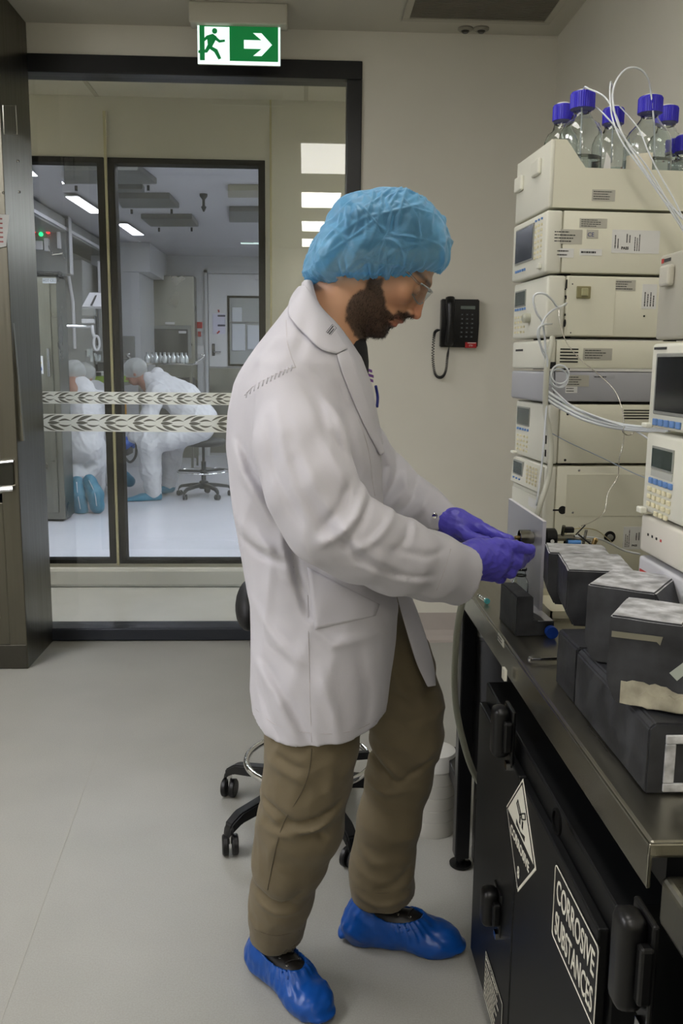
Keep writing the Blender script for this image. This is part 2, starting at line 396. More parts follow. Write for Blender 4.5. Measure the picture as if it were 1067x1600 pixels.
for px_, lb_ in ((727, 'left'), (752, 'right')):
    p = atz(px_, 44, ZC)
    o = empty('ceiling_sensor', (p.x, p.y, ZC), 0, '%s one of two small round grey sensors in the ceiling below the air grille' % lb_, 'sensor', 'round ceiling sensors')
    MB().lathe([(.034, 0), (.034, -.006), (.026, -.012)], 24).build('rim', mat('sensor_rim', '8c897c', .4), o, auto=True)
    MB().lathe([(.018, -.0122), (.018, -.014), (.012, -.02)], 16).build('lens', mat('sensor_lens', '33322c', .3), o, auto=True)

# ---- exit signs
green = mat('exit_green', '0d6b34', .3, emit=.55, ecol='0f7a3c')
signw = mat('exit_white', 'e8f6f2', .3, emit=1.0, ecol='dff5ee')
def runner(b, k, ox, oz, y, s=1):
    """running figure of an exit sign; unit square scaled by k"""
    def P(l): b.poly([(ox+s*p[0]*k, y, oz+p[1]*k) for p in l])
    P([(.58+.085*math.cos(t*PI/5), .86+.085*math.sin(t*PI/5)) for t in range(10)])
    P([(.33,.72),(.52,.78),(.64,.70),(.60,.58),(.50,.40),(.36,.44)])          # trunk
    P([(.33,.72),(.18,.58),(.14,.47),(.20,.45),(.26,.55),(.40,.66)])          # rear arm
    P([(.60,.72),(.74,.60),(.90,.62),(.90,.55),(.72,.52),(.56,.62)])          # front arm
    P([(.36,.46),(.50,.40),(.66,.32),(.78,.06),(.69,.02),(.56,.24),(.40,.34)])   # front leg
    P([(.36,.46),(.46,.38),(.34,.22),(.06,.20),(.06,.28),(.28,.31)])          # rear leg
def exit_sign(parent, w_, h_, M, arrow=True, name='panel'):
    MB().box((0, .002, 0), (w_, .016, h_), .004).build(name, mat('sign_housing', 'b5b2a4', .5), parent, M=M); MB().box((0, 0, 0), (w_, .0022, h_), .0009).build('lit_face', signw, parent, M=M)
    e = h_*.06
    b = MB().box((e, -.0015, e*1.6), (w_-e, 0, h_-e*.3)); b.build('green_field', green, parent, M=M)
    f0 = e+w_*.06; fw = w_*.30
    if not arrow: f0 = w_*.38
    b = MB().box((f0, -.003, e*1.6), (f0+fw, -.0015, h_-e*.9)); b.build('white_door', signw, parent, M=M)
    b = MB(); runner(b, h_*.86, f0-(.10*w_ if arrow else .03), e*1.6, -.0040); b.build('running_figure', green, parent, M=M)
    if arrow:
        c = h_*.52; x0 = w_*.56; x1 = w_*.90; t = h_*.11; hh = h_*.29; n = w_*.17
        b = MB(); b.poly([(x0,-.0035,c-t),(x0,-.0035,c+t),(x1-n*.75,-.0035,c+t),(x1-n*1.35,-.0035,c+hh),(x1-n*.75,-.0035,c+hh),(x1,-.0035,c),(x1-n*.75,-.0035,c-hh),(x1-n*1.35,-.0035,c-hh),(x1-n*.75,-.0035,c-t)])
        b.build('arrow', signw, parent, M=M)
YS = atz(373, 8, ZC).y
a, c = aty(308, 38, YS), aty(438, 103, YS)
es = empty('exit_sign', ((a.x+c.x)/2, YS, ZC), 0, 'lit green and white exit sign with running figure and right arrow hanging from the ceiling', 'exit sign')
sw, sh = c.x-a.x, a.z-c.z
exit_sign(es, sw, sh, Matrix.Translation((-sw/2, 0, c.z-ZC)))
MB().box((-sw/2-.03, -.035, a.z-ZC-.004), (sw/2+.03, .045, 0), .006).build('ceiling_housing', mat('sign_housing', 'b5b2a4', .5), es)
a, c = aty(376, 362, 11.5), aty(428, 382, 11.5); sw, sh = c.x-a.x, a.z-c.z
es = empty('exit_sign', ((a.x+c.x)/2, 11.5, ZC), 0, 'small distant green exit sign seen through the wide inner glass', 'exit sign')
exit_sign(es, sw, sh, Matrix.Translation((-sw/2, 0, c.z-ZC)), arrow=False)
MB().box((-sw/2, -.02, a.z-ZC), (sw/2, .02, a.z-ZC+.04)).build('housing', mat('sign_housing', 'b5b2a4', .5), es)
MB().box((-.03, -.02, a.z-ZC+.03), (.03, .02, 0)).build('hanger', mat('sign_housing', 'b5b2a4', .5), es)
# ================================================================ LAB FURNITURE
BZ = .80; BX = .408
# ---- steel work bench
bench = empty('work_bench', (BX, 1.6, 0), 0, 'long stainless steel lab bench with black steel legs, loaded with lead blocks and instruments', 'bench')
bo = Vector((BX, 1.6, 0))
def bb(b, n, m, **k): o = b.build(n, m, bench, M=Matrix.Translation(-bo), **k); return o
YB0, YB1 = .955, 2.50
top = MB(); top.box((BX, YB0, BZ-.022), (XR-.01, YB1, BZ), .004); bb(top, 'worktop', mat('bench_steel', '9c998c', .34, metal=1, noise=.06, nscale=5, stretch=(10,.6,1), rnoise=.08))
rim = mat('rim_steel', 'a09d90', .25, metal=1, noise=.03, nscale=6, rnoise=.02)
bb(MB().box((BX-.003, YB0-.003, BZ-.058), (BX+.002, YB1, BZ-.003), .0015), 'edge_rim', rim)
bb(MB().box((BX-.003, YB0-.004, BZ-.016), (XR-.01, YB0+.001, BZ-.001), .0015), 'edge_rim', rim)
bb(MB().box((BX+.03, YB0+.02, BZ-.075), (XR-.05, YB1-.02, BZ-.024)), 'under_frame', black_fr)
lg = mat('leg_black', '121214', .3, noise=.1)
for x in (BX+.004, XR-.09):
    for y in (2.215, 1.02):
        if x < .6 and y < 1.5: continue
        l = bb(MB().box((x, y, .03), (x+.039, y+.045, BZ-.06), .004), 'leg', lg)
        bb(MB().lathe([(.026, 0), (.03, .004), (.03, .009), (.012, .016), (.012, .034)], 20, Matrix.Translation((x+.0195, y+.0225, 0))), 'levelling_foot', mat('foot_rubber', '0b0b0b', .25), auto=True)
bb(MB().box((BX+.06, 2.22, .19), (XR-.09, 2.262, .235), .003), 'cross_bar', lg)
bb(MB().box((BX+.01, 2.262, .19), (BX+.05, YB1-.02, .235), .003), 'cross_bar', lg)
p = aty(779, 995, 1.0)
st = empty('rim_sticker', (BX-.004, 1.70, BZ-.03), 0, 'tiny white label stuck on the bench rim under the lead ledge block', 'label')
p = atx(783, 1000, BX-.003); st.location = (BX-.0035, p.y, p.z)
MB().box((-.0006, -.028, -.008), (0, .028, .008)).build('paper', mat('label_paper', 'd9d6c8', .6), st)
ink = mat('print_ink', '3a3a3a', .7)
print_lines('print', plane_frame((-.0008, .024, -.006), (0,-1,0), (0,0,1)), .048, .012, 2, ink, st)
# ---- lower white shelf and bins
sh = empty('storage_shelf', (.60, 2.28, 0), 0, 'low white shelf with a dark red front edge under the bench', 'shelf')
MB().box((-.135, -.075, .245), (.40, .2, .262), .002).build('shelf_board', mat('shelf_white', 'c9c9c6', .5), sh)
MB().box((-.135, -.079, .238), (.40, -.075, .262)).build('front_edge', mat('shelf_red', '4a1512', .5), sh)
for x in (-.13, .36): MB().box((x, -.03, 0), (x+.03, 0, .245)).build('bracket', lg, sh)
bin_g = mat('bin_grey', '55565a', .5, noise=.05)
for nm, px, row, Yb, rr, hh, lb_ in (('a', 766, 1198, 2.27, .064, .40, 'nearer tall grey plastic bin on the low shelf, partly hidden by the black cabinet'),
                          ('b', 744, 1165, 2.40, .055, .43, 'further tall grey plastic bin on the low shelf behind the black bench leg')):
    c = aty(px, row, Yb)
    t = empty('waste_bin', (c.x, Yb, .262), 0, lb_, 'bin', 'grey bins on the low shelf')
    MB().lathe([(rr*.82, 0), (rr*.9, .01), (rr*1.0, hh*.5), (rr*1.08, hh-.02), (rr*1.12, hh-.018), (rr*1.12, hh), (rr*1.03, hh), (rr*.8, .02)], 28).build('body', bin_g, t, auto=True)
    MB().lathe([(rr*1.14, hh-.01), (rr*1.16, hh), (rr*1.16, hh+.016), (rr*1.0, hh+.024), (rr*.9, hh+.020)], 28).build('lid_ring', mat('lid_clear', '8c8d88', .25), t, auto=True)
    MB().lathe([(rr*1.1, hh+.02), (rr*1.05, hh+.055), (rr*.95, hh+.06)], 28).build('lid', mat('lid_red', 'a31d22', .4), t, auto=True)
c = atz(686, 1314, 0)
dr = empty('white_drum', (c.x-.01, c.y+.075, 0), 0, 'white ribbed plastic drum standing on the floor beside the bench leg', 'drum')
pr = [(.066, 0)]
for k in range(5): z = .012+k*.037; pr += [(.068, z), (.068, z+.034), (.0665, z+.036)]
MB().lathe(pr+[(.064, .2)], 32).build('body', mat('drum_plastic', 'bcbab2', .4), dr, auto=True)
MB().lathe([(.069, .2), (.069, .212), (.062, .245), (.05, .248)], 32).build('lid', mat('drum_lid', 'd6d5cf', .4), dr, auto=True)
# ---- black chemical cabinet
cx0, cy0, cy1, cz1 = .392, 1.02, 1.83, .675
cab = empty('chemical_cabinet', (cx0, 1.3, 0), 0, 'black steel corrosives cabinet with white warning signs under the steel bench', 'cabinet')
co = Matrix.Translation((-cx0, -1.3, 0))
cbm = mat('cabinet_black', '08090a', .45, noise=.15, nscale=6, spec=.4)
MB().box((cx0+.004, cy0, .02), (cx0+.55, cy1, cz1), .004).build('body', cbm, cab, M=co)
dl = (1.36, 1.815)
for y0, y1 in ((cy0+.012, 1.457), (1.463, cy1-.012)):
    d = MB().box((cx0-.012, y0, .05), (cx0+.004, y1, cz1-.04), .003).build('door', cbm, cab, M=co)
    if y0 < 1.2: 
        MB().lathe([(.02, 0), (.02, .004), (.016, .0045), (.016, .001)], 24, plane_frame((cx0-.0135, atx(873, 1284, cx0-.0125).y, atx(873, 1284, cx0-.0125).z), (0,0,1), (0,1,0)) ).build('lock_hole', black_line, d, M=co)
hm = mat('hinge_black', '050506', .35)
def latch(y, z, hh):
    b = MB(); b.box((cx0-.046, y-.020, z-hh/2), (cx0-.014, y+.020, z+hh/2), .012, 4); o = b.build('handle', hm, cab, M=co, auto=True)
    MB().box((cx0-.016, y-.03, z-hh/2-.012), (cx0-.008, y+.03, z+hh/2), .003).build('back_plate', hm, o)
    o.data.update(); o.children[0].matrix_parent_inverse.identity(); o.children[0].data.transform(co)
    MB().box((cx0-.03, y-.036, z-hh*.3), (cx0-.014, y-.02, z+hh*.3), .004).build('lever', hm, o); o.children[1].data.transform(co)
    MB().box((cx0-.022, y-.028, z-hh/2-.016), (cx0-.012, y-.012, z-hh/2-.004)).build('screw_tab', chrome, o); o.children[2].data.transform(co)
pz = atx(790, 1142, cx0-.05)
for px_, py_, hh in ((781, 1142, .095), (764, 1415, .075), (980, 1497, .115)):
    q = atx(px_, py_, cx0-.030); latch(q.y, q.z, hh)
signk = mat('sign_black', '0c0c0d', .5); signl = mat('sign_print', 'd6d3c4', .55)
SX = cx0-.0125
def sframe(y, z, off=0): return plane_frame((SX-off, y, z), (0,-1,0), (0,0,1))
# diamond placard
T, Rr, Bt, Lf = [atx(*q, SX) for q in ((819,1220),(838,1360),(808,1390),(792,1260))]
c = Vector((SX, (T.y+Bt.y)/2, (T.z+Bt.z)/2)); hs = .5*((T-Bt).length+(Lf-Rr).length)/2
pl = MB().prism([(SX, c.y+hs, c.z), (SX, c.y, c.z+hs), (SX, c.y-hs, c.z), (SX, c.y, c.z-hs)], (-.0008, 0, 0)).build('hazard_placard', signl, cab, M=co)
h2 = hs*.93
MB().prism([(SX-.0008, c.y+h2, c.z), (SX-.0008, c.y-h2, c.z), (SX-.0008, c.y, c.z-h2)], (-.0005, 0, 0)).build('lower_half', signk, pl, M=co)
b = MB()
for p0, p1 in (((c.y+h2, c.z), (c.y, c.z+h2)), ((c.y, c.z+h2), (c.y-h2, c.z))):
    b.tube([(SX-.0012, *p0), (SX-.0012, *p1)], .0012, 4)
def tube2(b, dy, dz, a, L_):    # test tube outline
    ca, sa = math.cos(a), math.sin(a)
    P = [(-L_/2,.18*L_),(L_/2,.18*L_),(L_/2+.05*L_,0),(L_/2,-.18*L_),(-L_/2,-.18*L_)]
    b.tube([(SX-.0013, c.y-(dy+x*ca-z*sa), c.z+dz+x*sa+z*ca) for x, z in P], .0013, 4, closed=True)
tube2(b, -.016, .044, -.5, .026); tube2(b, .018, .046, math.pi+.5, .026)
for dy in (-.008, -.003, .010, .015): b.box((SX-.0016, c.y-dy-.001, c.z+.020), (SX-.0008, c.y-dy+.001, c.z+.034))
for s0 in (-1, 1):
    b.prism([(SX-.0008, c.y-s0*.010-.02, c.z+.006), (SX-.0008, c.y-s0*.010+.02, c.z+.006), (SX-.0008, c.y-s0*.03, c.z+.016)], (-.0006,0,0))
b.build('pictogram', signk, pl, M=co)
text('lettering', 'CORROSIVE', hs*.235, co @ sframe(c.y, c.z-hs*.27, .0014), signl, pl, align='CENTER', bold=.0006)
text('class_number', '8', hs*.28, co @ sframe(c.y, c.z-hs*.74, .0014), signl, pl, align='CENTER', bold=.0006)
# main sign
TL, TR, BL = [atx(*q, SX) for q in ((870,1348),(937.5,1482),(861.7,1457))]
y0, y1 = (TL.y+BL.y)/2, TR.y; z1 = (TL.z+TR.z)/2; z0 = BL.z
sg = MB().box((SX-.0008, y1, z0), (SX, y0, z1)).build('warning_sign', signk, cab, M=co)
b = MB(); R_ = .008
def rr_pts(y0, y1, z0, z1, r): 
    out = []
    for cy_, cz_, a0 in ((y0-r, z1-r, 0), (y1+r, z1-r, 90), (y1+r, z0+r, 180), (y0-r, z0+r, 270)):
        for k in range(5):
            a = math.radians(a0+k*22.5); out.append((cy_+r*math.cos(a), cz_+r*math.sin(a)))
    return out
b.tube([(SX-.0010, p[0], p[1]) for p in rr_pts(y0-.002, y1+.002, z0+.002, z1-.002, R_)], .0011, 4, closed=True); b.build('border', signl, sg, M=co)
W_ = y0-y1; Hh = z1-z0
print('SIGN', W_, Hh, 'diamond', hs)
for s_, k in (('CORROSIVE', .56), ('SUBSTANCES', .12)):
    t = text('lettering', s_, Hh*.43, Matrix.Identity(4), signl, sg, bold=.0004)
    xs_ = [v.co.x for v in t.data.vertices]; f = W_*.86/(max(xs_)-min(xs_))
    t.data.transform(co @ sframe(y0-W_*.07, z0+Hh*k, .0010) @ Matrix.Diagonal((f, 1, 1, 1)) @ Matrix.Translation((-min(xs_), 0, 0)))
# small instruction plate low on the far door
q = atx(760, 1467, SX); q2 = atx(792, 1560, SX)
yb0 = min(cy1-.02, q.y); yb1 = max(q2.y, yb0-.16)
ip = MB().box((SX-.0008, yb1, .055), (SX, yb0, .16)).build('instruction_plate', signk, cab, M=co)
b = MB(); b.tube([(SX-.0009, p[0], p[1]) for p in rr_pts(yb0-.002, yb1+.002, .057, .158, .003)], .0007, 4, closed=True); b.build('border', signl, ip, M=co)
text('lettering', 'SAFETY CAPACITY', .014, co @ sframe(yb0-.006, .142, .001), signl, ip, xs=.95)
print_lines('print', co @ sframe(yb0-.006, .062, .0009), (yb0-yb1)*.9, .075, 7, signl, ip, th=.4)
# white tag on the cabinet's far top
q = atx(786, 1052, cx0-.001)
MB().box((cx0-.0015, q.y-.012, q.z-.012), (cx0+.004, q.y+.010, q.z+.010)).build('tag', mat('label_paper', 'd9d6c8', .6), cab, M=co)
# ---- lower side bench at the near corner
sb = empty('side_bench', (.42, .5, 0), 0, 'lower stainless steel side bench at the bottom right corner', 'bench')
q = atz(1020, 1342, .725)
MB().box((.0, -.6, .700), (XR-.44, .450, .762), .008, 3).build('worktop', steel, sb)
for yy in (.38, -.5): MB().box((.035, yy-.02, .0), (.075, yy+.02, .70), .003).build('leg', mat('blue_black', '10141c', .35), sb)
for yy in (.38, -.5): MB().box((XR-.52, yy-.02, .0), (XR-.48, yy+.02, .67), .003).build('leg', mat('blue_black', '10141c', .35), sb)
MB().box((.06, -.55, .15), (XR-.48, .36, .62)).build('dark_panel', mat('panel_dark', '08080a', .6), sb)
# ---- hose
hz = [aty(742, 897, 1.95), aty(727, 925, 1.95), aty(715, 980, 1.97), aty(710, 1060, 2.0), aty(715, 1120, 2.02), aty(733, 1190, 2.05), aty(752, 1228, 2.08), aty(770, 1246, 2.1), aty(800, 1260, 2.12)]
hz = [hz[0]+Vector((.05, .03, .012))]+hz
tag(MB().tube(spline(hz, 8), .0078, 12).build('drain_hose', mat('hose_milky', '9a9c8c', .3, spec=.6), smooth=True), 'thick translucent grey hose hanging over the bench edge down behind the cabinet', 'hose')

# ================================================================ BENCH TOP
lead = mat('lead', '38393c', .5, metal=.4, noise=.45, nscale=18, bump=.35, bscale=55, rnoise=.14)
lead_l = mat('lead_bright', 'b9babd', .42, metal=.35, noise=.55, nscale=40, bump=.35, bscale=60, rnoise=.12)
tape = mat('old_tape', '96917f', .5, noise=.4, nscale=30, bump=.3, bscale=80)
def rough_prism(pts, vec, cuts=3, amp=.0012, bev=.0025, seed=1):
    b = MB().prism(pts, vec, bev)
    bmesh.ops.triangulate(b.bm, faces=[f for f in b.bm.faces if len(f.verts) > 4])
    bmesh.ops.subdivide_edges(b.bm, edges=[e for e in b.bm.edges if e.calc_length() > .012], cuts=cuts, use_grid_fill=True)
    for v in b.bm.verts:
        n = Vector(v.co)*35+Vector((seed*7.1, 0, 0)); v.co += Vector((pnoise(n), pnoise(n+Vector((31,0,0))), pnoise(n+Vector((0,57,0)))))*amp
    return b
# base row: small end brick, long near block with a recessed end port
LX = .445
def lead_block(name, x0, x1, y0, y1, z0, z1, lb_, seed, ch=.008):
    c = Vector(((x0+x1)/2, (y0+y1)/2, z0)); o = empty(name, c, 0, lb_, 'lead block', 'grey lead shielding blocks on the bench')
    pts = [(x0, y0, z0), (x1, y0, z0), (x1, y0, z1), (x0+ch, y0, z1), (x0, y0, z1-ch)]
    b = rough_prism([Vector(p)-c for p in pts], (0, y1-y0, 0), seed=seed); b.build('block', lead, o, auto=True); return o, c
o, c = lead_block('lead_brick', LX, LX+.13, 1.382, 1.489, BZ, .897, 'small dark lead brick at the far end of the bottom row, above the steel rod', 1, .003)
o, c = lead_block('lead_block', LX, LX+.128, 1.072, 1.380, BZ, .897, 'largest long lead block at the near end of the bottom row', 2)
fr = MB()
for a, d_ in (((.022, -.004, .004), (.126, .0, .016)), ((.022, -.004, .070), (.126, .0, .082)), ((.022, -.004, .016), (.036, .0, .070))): fr.box(Vector(a)+Vector((LX, 1.072, BZ))-c, Vector(d_)+Vector((LX, 1.072, BZ))-c, .0015)
fr.build('port_frame', lead_l, o)
MB().box(Vector((LX+.052, 1.0695, BZ+.02))-c, Vector((LX+.122, 1.0735, BZ+.066))-c).build('port_opening', black_line, o)
MB().lathe([(.009, 0), (.009, .004), (.004, .008)], 12, Matrix.Translation(Vector((LX+.068, 1.069, BZ+.045))-c) @ Matrix.Rotation(PI/2, 4, 'X')).build('connector', chrome, o, auto=True)
MB().box(Vector((LX+.016, 1.376, .896))-c, Vector((LX+.1, 1.379, .898))-c).build('bright_edge', chrome, o)
# upper row: four chevron bricks standing on end
def chevron(name, nl, nr, fl_, zt, zb, seed, lb_, extra=None):
    """nl, nr: near left / near right top corners (x,y); fl_: far left"""
    nl, nr, fl_ = Vector((*nl, 0)), Vector((*nr, 0)), Vector((*fl_, 0))
    u = (nr-nl); W_ = u.length; u.normalize(); v = Vector((-u.y, u.x, 0)); Dp = (fl_-nl).length*.96
    c = Vector((nl.x, nl.y, zb)); o = empty(name, c, math.atan2(u.y, u.x), lb_, 'lead brick', 'lead bricks standing in the upper row')
    H_ = zt-zb
    pts = [(.013, 0, 0), (.10, 0, 0), (W_+.022, 0, .018), (W_+.022, 0, H_-.035), (W_, 0, H_), (0, 0, H_), (0, 0, .028)]
    b = rough_prism(pts, (0, Dp, 0), seed=seed, amp=.0012)
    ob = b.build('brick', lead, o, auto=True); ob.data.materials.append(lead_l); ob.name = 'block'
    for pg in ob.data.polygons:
        if pg.normal.z > .8 and pg.center.z > H_-.01: pg.material_index = 1  # tops use streaky bright lead, with overhead light put into the colour
    return o, W_, Dp, H_
ZB, ZT = .899, 1.010
A_f = atz(862,848,1.0); A_n = A_f+Vector((-.022, -.11, 0)); A_n = Vector((.465, 1.640, 0))
chevron('lead_brick', A_n[:2], (A_n.x+.110, A_n.y-.020), (.494, 1.735), 1.0, ZB, 3, 'furthest standing lead brick of the upper row, under the tangle of fittings')
B_n, B_f = atz(900,900,ZT), atz(877,860,ZT)
C_n, C_f, C_r = atz(918,912,ZT), atz(906,881,ZT), atz(1023,927,ZT)
D_n, D_f, D_r = atz(953,961,ZT), atz(940,927,ZT), atz(1067,977,ZT)
print('BR', A_n, A_f, B_n, B_f, C_n, C_f, C_r, D_n, D_f, D_r)
# ---- instruments ------------------------------------------------------------
beige = mat('instrument_beige', 'd8d6c3', .45, noise=.02, nscale=4, bump=.03, bscale=400)
beige_f = mat('instrument_front', 'd4d3c5', .42, noise=.02, nscale=4)
greyu = mat('instrument_grey', 'a3a4a8', .45)
slotk = mat('slot_black', '0c0c0c', .6)
lcdm = mat('lcd_glass', '4b524d', .2, spec=.6); lcdf = mat('lcd_bezel', '8b8c86', .4)
keyb = mat('key_blue', '5f83b8', .4); keyc = mat('key_cream', 'd6cfae', .45)
paper = mat('label_paper2', 'd8d8d4', .55); paper_s = mat('label_silver', 'b5b3a8', .35, metal=.2)
stackrz = math.radians(3.5)
SO = Vector((.566, 2.10, 0))
ub, ua = Vector((math.cos(stackrz), math.sin(stackrz), 0)), Vector((-math.sin(stackrz), math.cos(stackrz), 0))
def side_local(px, py, zo, org=SO):
    """point of the photo on the camera-facing side plane of the stack, in the unit's own frame"""
    r = Vector(ray(px, py)); t = (org-Vector(CAMP)).dot(ua)/r.dot(ua); P = Vector(CAMP)+r*t
    return (P-org).dot(ub), P.z-zo
def front_local(px, py, zo, org=SO, x=0.0):
    r = Vector(ray(px, py)); t = (org+ub*x-Vector(CAMP)).dot(ub)/r.dot(ub); P = Vector(CAMP)+r*t
    return (P-org).dot(ua), P.z-zo
FR_SIDE = lambda x, z, off=0: plane_frame((x, -off, z), (1,0,0), (0,0,1))
FR_FRONT = lambda y, z, off=0: plane_frame((-off, y, z), (0,-1,0), (0,0,1))
UL = .47; UW = .26
def unit(name, z0, z1, lb_, m=None, dark_gap=True, x0=0, org=SO, rz=stackrz, L_=UL, W_=UW, front=.0, group='instrument modules of the tall left stack', cat='instrument', split=.028):
    loc = org+ub*x0 if rz else org+Vector((x0, 0, 0))
    o = empty(name, (loc.x, loc.y, z0), rz, lb_, cat, group); H_ = z1-z0
    MB().box((split, 0, .004), (L_, W_, H_), .003).build('housing', m or beige, o, auto=True)
    MB().box((0, -.001, .002), (split-.0012, W_+.001, H_), .006, 3).build('front_panel', m or beige_f, o, auto=True)
    for x in (.06, L_-.06):
        for y in (.04, W_-.04): MB().box((x-.012, y-.012, 0), (x+.012, y+.012, .004)).build('foot', slotk, o)
    return o
def label_side(o, px0, py0, px1, py1, zo, rows=3, m=None, org=SO, name='label', fill=.8):
    x0, z1 = side_local(px0, py0, zo, org); x1, z0 = side_local(px1, py1, zo, org)
    l = MB().box((x0, -.0008, z0), (x1, 0, z1)).build(name, m or paper, o)
    if rows: print_lines('print', FR_SIDE(x0+(x1-x0)*.06, z0+(z1-z0)*.08, .0009), (x1-x0)*.85, (z1-z0)*.84, rows, ink, l, fill=fill)
    return l, x0, x1, z0, z1
def slots(o, px0, py0, px1, py1, n, zo, org=SO):
    x0, z1 = side_local(px0, py0, zo, org); x1, z0 = side_local(px1, py1, zo, org)
    for k in range(n):
        z = z0+(z1-z0)*(k+.5)/n
        MB().box((x0, -.0008, z-(z1-z0)/n*.22), (x1, .001, z+(z1-z0)/n*.22)).build('vent_slot', slotk, o)
def screen(o, y0, y1, z0, z1, off=.001):
    b = MB().box((-off-.001, y1-.004, z0-.004), (0, y0+.004, z1+.004), .001).build('screen_bezel', lcdf, o)
    MB().box((-off-.0018, y1, z0), (-off-.001, y0, z1)).build('screen', lcdm, b)
def keys(o, y0, y1, z0, z1, nc, nr, m, sz=(.004, .0045), single=False, skip=()):
    b = MB(); dm = None
    for r in range(nr):
        for c in range(nc):
            if (r, c) in skip: continue
            y = y0+(y1-y0)*(c+.5)/nc; z = z1+(z0-z1)*(r+.5)/nr
            if not single: sz_ = (sz[0]*.62, sz[1]*.72)
            if single:
                if dm is None:
                    k = MB().box((-.004, -sz[0], -sz[1]), (0, sz[0], sz[1]), .0012).build('button', m, o); dm = k.data
                else: k = bpy.data.objects.new('button', dm); C.objects.link(k); k.parent = o
                k.location = (0, y, z)
            else: b.box((-.003, y-sz_[0], z-sz_[1]), (0, y+sz_[0], z+sz_[1]))
    if not single: k = b.build('keypad', m, o); k['kind'] = 'stuff'; return k
def screw_side(o, px, py, zo, r=.003, m=None, org=SO, name='screw'):
    x, z = side_local(px, py, zo, org)
    MB().lathe([(r, 0), (r, .001), (r*.6, .002)], 10, plane_frame((x, -.0002, z), (1,0,0), (0,0,1))).build(name, m or chrome, o)
Z = dict(g=(BZ, 1.111), f=(1.114, 1.258), e=(1.261, 1.334), d=(1.338, 1.407), c=(1.412, 1.553), b=(1.556, 1.697))
# g: big oven unit
zo = Z['g'][0]
g = unit('column_oven', *Z['g'], 'largest beige instrument at the base of the left stack, with a slanted keypad', x0=.012)
x0, z1 = side_local(878, 741, zo); x1, z0 = side_local(1012, 806, zo)
MB().box((x0, -.0012, z0), (x1, 0, z1), .0006).build('access_panel', beige, g)
for p in ((897,735),(1003,733),(887,801),(998,801)): screw_side(g, *p, zo)
x, z = side_local(871, 797, zo)
MB().lathe([(.010, 0), (.010, .0008)], 20, plane_frame((x, -.0002, z), (1,0,0), (0,0,1))).build('round_hole', slotk, g)
MB().box((x-.024, -.0009, z-.002), (x-.008, 0, z+.002)).build('slit', slotk, g)
x, z = side_local(945, 839, zo)
pt = MB().lathe([(.0145, 0), (.0145, .0009)], 24, plane_frame((x, -.0002, z), (1,0,0), (0,0,1))).build('port', slotk, g)
MB().lathe([(.007, 0), (.007, .006), (.003, .008)], 12, plane_frame((x, -.001, z), (1,0,0), (0,0,1))).build('plug', mat('plug_grey', '77776f', .4), pt, auto=True)
l, a0, a1, b0, b1 = label_side(g, 967, 823, 998, 858, zo, 0)
text('lettering', 'PASS', .0066, FR_SIDE(a0+(a1-a0)*.42, b0+(b1-b0)*.13, .001), ink, l, bold=.0002)
print_lines('print', plane_frame((a0+(a1-a0)*.32, -.0009, b0+(b1-b0)*.1), (0,0,1), (-1,0,0)), (b1-b0)*.85, (a1-a0)*.25, 3, ink, l)
print_lines('print', plane_frame((a0+(a1-a0)*.8, -.0009, b0+(b1-b0)*.4), (0,0,1), (-1,0,0)), (b1-b0)*.5, (a1-a0)*.25, 2, ink, l)
MB().box((-.004, .012, .012), (.001, UW-.006, .232), .003).build('door', beige_f, g)
MB().box((-.0045, .03, .20), (-.003, .11, .222)).build('door_label', paper, g)
cp = MB().prism([(-.003, .01, .240), (-.010, .01, .246), (-.004, .01, .308), (0, .01, .308)], (0, UW-.02, 0)).build('keypad_panel', beige_f, g)
screen(cp, UW-.028, UW-.10, .270, .300, .008)
keys(cp, .125, .03, .255, .303, 4, 5, keyc, (.006, .004)).location = (-.009, 0, 0)
keys(cp, UW-.025, UW-.10, .252, .264, 3, 1, keyb, (.006, .003)).location = (-.0095, 0, 0)
# f: pump
zo = Z['f'][0]
f = unit('solvent_pump', *Z['f'], 'beige pump module second from the bottom of the left stack, with vents at its right', x0=.012)
slots(f, 967, 639, 1013, 656, 4, zo)
for p in ((879, 647), (875, 719)): screw_side(f, *p, zo, m=slotk)
screen(f, UW-.02, UW-.115, .085, .125)
keys(f, UW-.015, UW-.12, .065, .078, 5, 1, keyb, (.007, .004))
keys(f, UW-.015, UW-.12, .012, .060, 4, 4, keyc, (.007, .0036))
MB().box((-.012, UW-.03, .004), (0, UW-.002, .011), .002).build('latch', beige_f, f)
b = MB()
for a_, c_ in ((.100, .120), (.05, .07), (.02, .036)): b.box((-.002, .004, a_), (0, .009, c_))
b.build('door_slit', slotk, f)
# e: grey degasser
zo = Z['e'][0]
e = unit('degasser', *Z['e'], 'slim blue-grey module in the middle of the left stack', m=greyu, x0=-.004)
label_side(e, 887, 586, 922, 604, zo, 4, paper_s); label_side(e, 886, 604, 904, 614, zo, 2)
l, a0, a1, b0, b1 = label_side(e, 929, 586, 963, 592, zo, 1, greyu)
# d: slim beige
zo = Z['d'][0]
d = unit('interface_module', *Z['d'], 'slim beige module with five black vent slots above the grey one', x0=-.004)
slots(d, 878, 543, 905, 568, 5, zo); label_side(d, 914, 544, 958, 563, zo, 4, paper_s)
MB().box((-.001, UW-.03, .045), (0, UW-.09, .050)).build('print', ink, d)
x, z = side_local(864, 571, zo)
sk = MB().box((x-.008, -.0015, z-.008), (x+.010, 0, z+.008)).build('socket', slotk, d)
